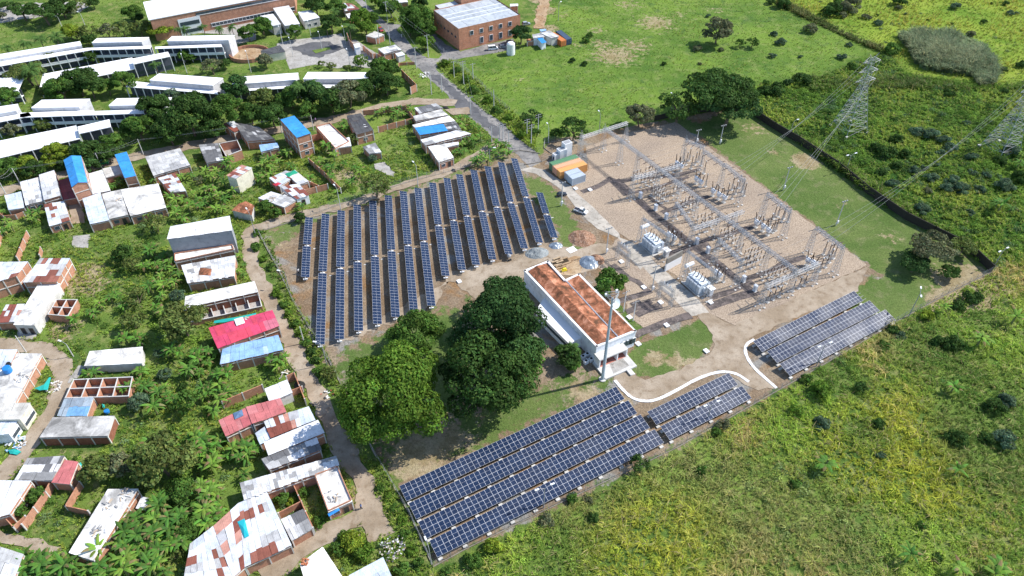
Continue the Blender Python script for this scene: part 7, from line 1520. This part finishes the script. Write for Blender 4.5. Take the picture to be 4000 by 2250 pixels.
M['redp']=plain('red_paint',(.35,.03,.03),.4,.5,0,.05); MW=plain('white_car_paint',(.75,.76,.78),.25,.5,0,.03); MGn=plain('green_car_paint',(.02,.30,.12),.3,.5,0,.05); MSl=plain('silver_car_paint',(.42,.45,.50),.3,.5,.3,.03); MDk=plain('dark_car_paint',(.03,.035,.045),.3,.5,0,.03)
car('G',690,945,-.5,'white pickup with open dark bed parked on the grass edge of the service road',MW,'pickup',5.0,name='pickup_truck',cat='pickup')
car('G',500,778,.3,'small dark car beside the concrete light mast',MDk,'car',3.6,1.6)
car('C',1030,205,.25,'green and white pickup parked on the brown track by the tree belt',MGn,'pickup',5.2,name='pickup_truck',cat='pickup')
car('B',2385,500,.25,'white van parked along the brick office',MW,'van',5.0,1.9,name='van',cat='van'); car('B',2492,478,.25,'grey car parked behind the white van',MSl,'car'); car('B',2562,440,.3,'dark car under the tree at the end of the parked row',MDk,'suv')
car('E',142,252,.35,'silver car on the grass beside the sandy track',MSl,'suv'); car('B',1258,310,-1.1,'red car at the roadside stall',M['redp'],'car',4.0)
# ---------------------------------------------------------------- site things
def heap(t,x,y,rx,ry,h,label,mat,seed=1,name='earth_heap',cat='heap'):
    p=at(*px(t,x,y)); g=np.random.RandomState(seed); n=26; v=[];q=[]; ph=g.rand(6)*6
    for j in range(n):
        for i in range(n):
            a=(i/(n-1)-.5)*2;b_=(j/(n-1)-.5)*2; rr=math.hypot(a,b_); f=max(0,1-rr**1.3)*(1+.25*math.sin(a*5+ph[0])*math.sin(b_*6+ph[1]))+ (.06*g.randn() if rr<.95 else 0); v.append((a*rx,b_*ry,max(-.05,h*f) if rr<1 else -.1))
    for j in range(n-1):
        for i in range(n-1): k=j*n+i; q.append((k,k+1,k+n+1,k+n))
    me=fast_mesh(name,np.array(v),np.array(q)); o=link(name,me,[mat]); o.location=(p.x,p.y,0); o.rotation_euler=(0,0,g.rand()); tag(o,label,cat); return o
M['tarp']=plain('blue_grey_tarp',(.20,.25,.31),.28,.6,0,.4,1.2)
heap('G',705,1210,4.0,4.2,1.5,'round heap of reddish earth and rubble beside the service road',M['redrub'],1); heap('G',250,1360,3.6,2.6,1.7,'grey heap of crushed stone below the last solar rows',M['rubble'],2,'gravel_heap')
heap('G',440,1285,2.1,1.7,1.0,'small heap under a crumpled grey tarp by the gravel heap',M['tarp'],3,'tarp_heap','tarp'); heap('M',775,260,2.9,3.1,1.6,'large heap under a crumpled blue grey tarp behind the control building',M['tarp'],4,'tarp_heap','tarp'); heap('M',860,230,2,2.6,1.0,'brown earth spilling from the large tarp heap',M['redrub'],5)
heap('J',440,985,1.4,1.6,1.5,'black plastic covered pile at the yard corner by the track',M['black'],6,'covered_pile','pile')
p=at(*px('G',600,1325)); e=MB(); e.box(p.x,p.y,0,2.6,2.2,.12,.6); tag(e.build('white_slab',M['white']),'square white board lying on the drive by the tarp heaps','board')
p=at(*px('M',525,345)); e=thing('plate_compactor','yellow plate compactor on the dug orange earth','machine',(p.x,p.y,0),.3); yl=plain('yellow_paint',(.75,.60,.03),.4,.4,0,.05)
mb=MB(); mb.box(0,0,.1,1.5,.8,.5); mb.box(.1,0,.6,.8,.6,.4); link('engine',mb.mesh('engine'),[yl],e); mb=MB(); mb.bar((.6,-.2,.6),(1.7,-.2,1.1),.04); mb.bar((.6,.2,.6),(1.7,.2,1.1),.04); link('handle',mb.mesh('handle'),[M['black']],e); mb=MB(); mb.box(0,0,0,1.6,.9,.1); link('base_plate',mb.mesh('base_plate'),[M['steel_d']],e)
for k,(x0,y0,x1,y1,w_,l) in enumerate([(430,285,565,240,1.6,'longest open trench behind the control building'),(440,250,490,232,1.2,'short upper pit behind the control building'),(440,312,505,298,.9,'narrow lower pit behind the control building')]):
    a=at(*px('M',x0,y0));b=at(*px('M',x1,y1)); d=b-a; m=(a+b)/2; e=thing('open_trench',l,'trench',(m.x,m.y,0),math.atan2(d.y,d.x)); mb=MB(); mb.box(0,0,.28,d.length,w_,.02,c=(.05,.035,.02)); link('pit_floor',mb.mesh('pit_floor'),[M['paint']],e)
    mb=MB(); 
    for s in (-1,1): mb.box(0,s*(w_/2+.25),0,d.length+.6,.5,.42)
    link('spoil_bank',mb.mesh('spoil_bank'),[M['sand']],e)
p=at(*px('D',2545,1165)); e=thing('concrete_mixer','small concrete mixer at the end of the solar rows','machine',(p.x,p.y,0),.5); mb=MB(); mb.lathe([(.25,.9),(.6,1.2),(.6,1.6),(.3,2.0)],10); link('drum',mb.mesh('drum'),[M['steel_d']],e); mb=MB(); mb.bar((-.7,-.4,0),(0,0,1),.06); mb.bar((.7,-.4,0),(0,0,1),.06); mb.bar((0,.7,0),(0,0,1),.06); link('stand',mb.mesh('stand'),[M['steel_d']],e)
mb=MB(); mb.bar((-.5,-.5,.25),(.5,-.5,.25),.25,10,cap=True); link('wheel',mb.mesh('wheel'),[M['black']],e)
# white manhole covers and stones
for i,(t,x,y,l) in enumerate([('D',2045,1390,'on the dirt drive below the tenth solar row'),('M',1270,1083,'at the lawn corner of the control building'),('M',1953,1155,'at the tip of the front lawn'),('M',1100,255,'under the upper small gantry'),('G',785,725,'on the dark trench loop'),('G',640,712,'at the service road by the grey office'),('M',1325,513,'at the end of the trench by the bush'),('M',1495,665,'under the lower small gantry'),('M',1555,895,'on the trench along the front lawn'),('M',1180,815,'behind the control building'),('M',1995,665,'on the wide trench near the lower transformer')]):
    p=at(*px(t,x,y)); mb=MB(); mb.box(0,0,0,1.3,1.1,.3); o=link('pit_cover',mb.mesh('pit_cover'),[M['white']]); o.location=(p.x,p.y,.1); o.rotation_euler=(0,0,MANG); tag(o,'pale square concrete pit cover '+l,'pit cover','pale pit covers')
# drum and tanks
def drum(t,x,y,z,r,h,label,mat,name='water_drum'):
    p=at(*px(t,x,y),z); mb=MB(); mb.lathe([(r*.85,0),(r,h*.2),(r,h*.9),(r*.9,h),(r*.2,h+.05)],14); o=link(name,mb.mesh(name),[mat]); o.location=(p.x,p.y,z+.16); tag(o,label,'water tank')
BT=plain('blue_plastic',(.02,.20,.55),.4,.4,0,.05); drum('I',92,850,3.2,.95,1.6,'bright blue water tank on the large grey slab roof',BT); drum('I',100,785,3.2,.5,.9,'small dark drum behind the blue tank on the slab roof',M['black'])
drum('I',1085,1262,0,.6,.9,'blue barrel on the grass behind the dark slab house',BT,'barrel')
# loose things on roofs
for a in [('C',365,440,3.1,7,'skylight frame and boards on the white roof at the left end'),('C',1200,560,3.3,8,'loose sheet pile at the seam of the grey and white concrete roofs'),('K',1000,1000,3.8,16,'boards and sheets lying on the long slab house'),('K',1090,760,3.8,10,'white boards in the middle of the long slab house'),('K',1250,640,3.8,12,'rubble and bags at the upper end of the long slab house'),('I',210,900,3.4,12,'timber scattered on the large grey slab roof'),('L',750,660,3.3,14,'pile of cut branches on the flaking slab roof'),('D',160,560,2.8,14,'boards weighing down the brown grey shack roof'),('D',290,500,2.8,10,'pale boards on the upper part of the shack roof'),('B',1100,1265,4.2,6,'white scrap on the charcoal flat roof'),('I',2450,320,4.2,8,'white planks on the bright red roof'),('J',300,880,.3,12,'timber and scrap in the brick yard')]:
    clutter(*a[:5],a[5],r=1.6 if a[4]>8 else 1.0,group='loose boards on roofs and yards')
clutter('L',490,1310,3.2,30,'heap of red bricks on the white slab roof at the bottom','brick_heap','bricks',((.45,.14,.06),(.5,.2,.1)),.7,(.2,.35))
clutter('L',1380,1190,0.1,90,'heap of scattered rubbish at the end of the trampled earth','rubbish_heap','rubbish',((.5,.5,.5),(.3,.3,.3),(.1,.1,.12),(.4,.36,.3),(.3,.22,.15),(.7,.7,.7)),2.6,(.15,.45))
clutter('B',1700,760,0.1,40,'white plastic litter in the grass triangle','litter','litter',((.85,.85,.85),),2.4,(.2,.7)); clutter('I',540,1000,.1,30,'pale rubbish along the inside of the muddy bend','litter','litter',((.7,.66,.6),(.8,.8,.8)),2.0,(.3,.8)); clutter('K',160,130,.1,40,'rubbish and blue sheets beside the muddy track','litter','litter',((.5,.55,.6),(.8,.8,.8),(.1,.3,.5)),2.2,(.3,.9)); clutter('J',720,1060,.1,14,'buckets and rags under the giant tree at the track','litter','litter',((.6,.15,.1),(.8,.8,.8),(.05,.05,.05)),1.6,(.3,.7))
TQ=plain('teal_tarp',(.02,.36,.32),.5,.3,0,.15)
def cloth(t,pts,z,label,mat,name='tarpaulin',zs=None):
    P=[at(*px(t,*q),z if zs is None else zs[i]) for i,q in enumerate(pts)]; P=P if orient([p.xy for p in P]) else P[::-1]; g=random.Random(len(pts)+int(P[0].x)); mb=MB(); n=len(P); c=sum(P,Vector((0,0,0)))/n+Vector((0,0,.3))
    for i in range(n):
        a,b=P[i],P[(i+1)%n]; m=(a+b)/2+Vector((0,0,g.uniform(-.1,.15))); mb.poly([tuple(a),tuple(m),tuple(c)]); mb.poly([tuple(m),tuple(b),tuple(c)]); 
        mb.poly([(a.x,a.y,a.z-.06),tuple(c-Vector((0,0,.08))),(b.x,b.y,b.z-.06)])
    o=mb.build(name,mat); tag(o,label,'tarpaulin'); return o
cloth('I',[(2155,330),(2260,310),(2400,290),(2576,250),(2576,275),(2400,320),(2260,345),(2150,355)],1.6,'long teal tarpaulin stretched behind the bright red roof',TQ); cloth('I',[(345,1010),(470,1005),(490,900),(512,900),(480,1025),(400,1030)],.8,'angled turquoise tarpaulin inside the muddy bend',TQ)
cloth('K',[(85,185),(150,165),(215,200),(170,230),(100,220)],.4,'turquoise sheet lying beside the muddy track',TQ); cloth('L',[(720,825),(830,765),(845,785),(735,850)],3.3,'bright blue tarpaulin hanging on the front of the flaking slab roof',plain('blue_tarp',(.03,.22,.62),.5,.3,0,.1)); cloth('B',[(1870,1075),(1920,1070),(1945,1095),(1890,1098)],1.8,'small black shade cloth beside the patched roof at the corner',M['black'])
cloth('K',[(765,360),(810,305),(825,330),(780,395)],1.4,'green net cloth beside the pink annex',TQ); cloth('I',[(1020,1165),(1050,1170),(1055,1205),(1030,1200)],.6,'pale turquoise sack in the grass behind the dark slab house',TQ)
# sheets of other colour on the roofs
cloth('R3',[(430,450),(480,428),(510,545),(480,560)],3.55,'bright turquoise translucent sheets set in the large patchwork roof',plain('turquoise_sheet',(.02,.36,.42),.4,.4,0,.1),'roof_sheet'); cloth('R4',[(160,395),(240,362),(253,415),(175,450)],3.75,'dark blue sheet set in the faded pink roof',plain('dark_blue_sheet',(.10,.17,.28),.5,.3),'roof_sheet'); cloth('D',[(290,300),(385,262),(425,290),(330,335)],3.25,'green painted sheets at the top of the shack roof',plain('green_sheet',(.02,.28,.16),.5,.3),'roof_sheet')
cloth('C',[(2015,1245),(2130,1258),(2120,1325),(2000,1318)],3.5,'square of clay tiles set in the jumbled sheet roof',M['tile'],'tile_patch'); cloth('D',[(165,405),(220,385),(260,400),(200,425)],3.1,'bright red sheet on the shack roof corner',plain('red_sheet',(.45,.03,.05),.5,.3),'roof_sheet'); cloth('I',[(2355,315),(2440,290),(2465,350),(2380,380)],4.4,'white boards laid over the bright red roof',M['white'],'roof_sheet')
# posts in the court of the long slab house
for i in range(7):
    p=at(*px('I',1990+i*95,235-i*22)); mb=MB(); mb.bar((0,0,0),(0,0,2.4),.09); o=link('court_post',mb.mesh('court_post'),[M['pole']]); o.location=p; tag(o,'bare concrete post in the court of the long slab house, %s from the left'%ordn(i),'post','bare posts in the slab house court')
# ---------------------------------------------------------------- people
def person(t,x,y,label,shirt,trouser,az=0,stride=.15,arm=.25,lean=0):
    p=at(*px(t,x,y)); e=thing('person',label,'person',(p.x,p.y,.05),az)
    V=[(0,0,.95),(0,0,1.2),(0,0,1.42),(0,0,1.53),(0,.02,1.66),(0,.02,1.76),
       (.10,0,.90),(.11,stride,.50),(.11,stride*.3,.08),(.11,stride*.3+.13,.03),(-.10,0,.90),(-.11,-stride*.4,.50),(-.11,-stride*1.3,.10),(-.11,-stride*1.3+.13,.04),
       (.20,0,1.40),(.26,-.03,1.14),(.28,arm,.92),(.28,arm+.05,.83),(-.20,0,1.40),(-.26,.03,1.14),(-.28,-arm*.4,.90),(-.28,-arm*.4,.81)]
    E_=[(0,1),(1,2),(2,3),(3,4),(4,5),(0,6),(6,7),(7,8),(8,9),(0,10),(10,11),(11,12),(12,13),(2,14),(14,15),(15,16),(16,17),(2,18),(18,19),(19,20),(20,21)]
    Rd=[.16,.14,.17,.06,.10,.09,.10,.075,.05,.05,.10,.075,.05,.05,.07,.05,.04,.035,.07,.05,.04,.035]
    me=bpy.data.meshes.new('body'); me.from_pydata(V,E_,[]); o=bpy.data.objects.new('body',me); COL.objects.link(o); o.parent=e; me.materials.append(M['skin'])
    md=o.modifiers.new('s','SKIN'); 
    for i,r_ in enumerate(Rd): me.skin_vertices[0].data[i].radius=(r_,r_*.8)
    me.skin_vertices[0].data[0].use_root=True; o.modifiers.new('u','SUBSURF').levels=1; o.modifiers['u'].render_levels=1
    def shell(nm,ids,k,mat):
        mb=MB()
        for a,b in E_:
            if a in ids and b in ids: mb.bar(V[a],V[b],Rd[a]*k,8,Rd[b]*k,cap=True)
        link(nm,mb.mesh(nm),[mat],e)
    shell('shirt',{0,1,2,14,15,18,19},1.12,shirt); shell('trousers',{0,6,7,8,10,11,12},1.18,trouser)
    mb=MB(); mb.lathe([(.115,1.72),(.11,1.80),(.06,1.86)],9,0,.01); link('hair',mb.mesh('hair'),[M['black']],e); return e
wsh=plain('white_shirt',(.7,.7,.7),.9,.1); bsh=plain('blue_shirt',(.08,.14,.3),.9,.1); dtr=plain('dark_trousers',(.04,.045,.06),.9,.1); psh=plain('purple_shirt',(.35,.22,.4),.9,.1)
person('L',1062,775,'person in dark clothes walking on the wide part of the track',bsh,dtr,2); person('D',432,1305,'person in a white shirt beside the first solar row',wsh,dtr,1); person('D',515,1365,'person in dark clothes below the end of the first solar row',bsh,dtr,3,.05)
person('B',603,1228,'person in a purple shirt on the brown track by the tree belt',psh,dtr,1.5); person('B',1468,380,'person in white standing on the road edge under the trees',wsh,wsh,.5,.05)
for t,x,y,l in (('D',1990,275,'motorbike on the track by the compound fence behind the thirteenth row'),('J',568,1185,'motorbike parked at the track by the pale roof end'),('B',585,1235,'motorbike with rider beside the person on the brown track')):
    p=at(*px(t,x,y)); e=thing('motorbike',l,'motorbike',(p.x,p.y,.03),R.uniform(0,3)); 
    for s in (-.6,.6): mb=MB(); mb.bar((s,-.05,.3),(s,.05,.3),.3,12,cap=True); link('wheel',mb.mesh('wheel'),[M['black']],e)
    mb=MB(); mb.bar((-.55,0,.55),(.45,0,.7),.14,8,.1,cap=True); mb.bar((.6,0,.3),(.4,0,1.0),.04); mb.box(0,0,.3,.5,.25,.3); link('frame',mb.mesh('frame'),[M['steel_d']],e); mb=MB(); mb.box(-.25,0,.75,.7,.26,.12); link('seat',mb.mesh('seat'),[M['black']],e); mb=MB(); mb.bar((.4,-.35,1.02),(.4,.35,1.02),.025); link('handlebar',mb.mesh('handlebar'),[M['steel']],e)
# ---------------------------------------------------------------- light and camera
EL,AZ=math.radians(46),math.radians(17)   # sun stands to the right, slightly beyond
sd=Vector((math.cos(AZ)*math.cos(EL),math.sin(AZ)*math.cos(EL),math.sin(EL)))
L=bpy.data.lights.new('sun','SUN'); L.energy=4.3; L.angle=math.radians(.5); L.color=(1,.955,.89); lo=bpy.data.objects.new('sun',L); COL.objects.link(lo); lo.rotation_euler=(-sd).to_track_quat('-Z','Y').to_euler()
w=bpy.data.worlds.new('World'); sc.world=w; w.use_nodes=True; nt=w.node_tree; nt.nodes.clear(); o=nt.nodes.new('ShaderNodeOutputWorld'); b=nt.nodes.new('ShaderNodeBackground'); s=nt.nodes.new('ShaderNodeTexSky'); s.sky_type='NISHITA'; s.sun_disc=False
s.sun_elevation=EL; s.sun_rotation=math.pi/2-AZ; s.altitude=1000; b.inputs[1].default_value=.15; nt.links.new(s.outputs[0],b.inputs[0]); nt.links.new(b.outputs[0],o.inputs[0])
cam=bpy.data.cameras.new('camera'); co=bpy.data.objects.new('camera',cam); COL.objects.link(co); co.location=(0,0,H); co.rotation_euler=(math.pi/2-P,0,0); cam.sensor_width=36; cam.lens=36*F/4000; cam.clip_start=1; cam.clip_end=6000; sc.camera=co
sc.view_settings.view_transform='Standard'; sc.view_settings.look='None'; sc.view_settings.exposure=.62; sc.view_settings.gamma=1; sc.view_settings.use_curve_mapping=False
sc.cycles.max_bounces=5; sc.cycles.diffuse_bounces=3; sc.cycles.glossy_bounces=3; sc.cycles.transmission_bounces=2; sc.cycles.transparent_max_bounces=4

for o in bpy.data.objects:
    l=o.get('label')
    if l and not 4<=len(l.split())<=16: print('LONG',len(l.split()),l)
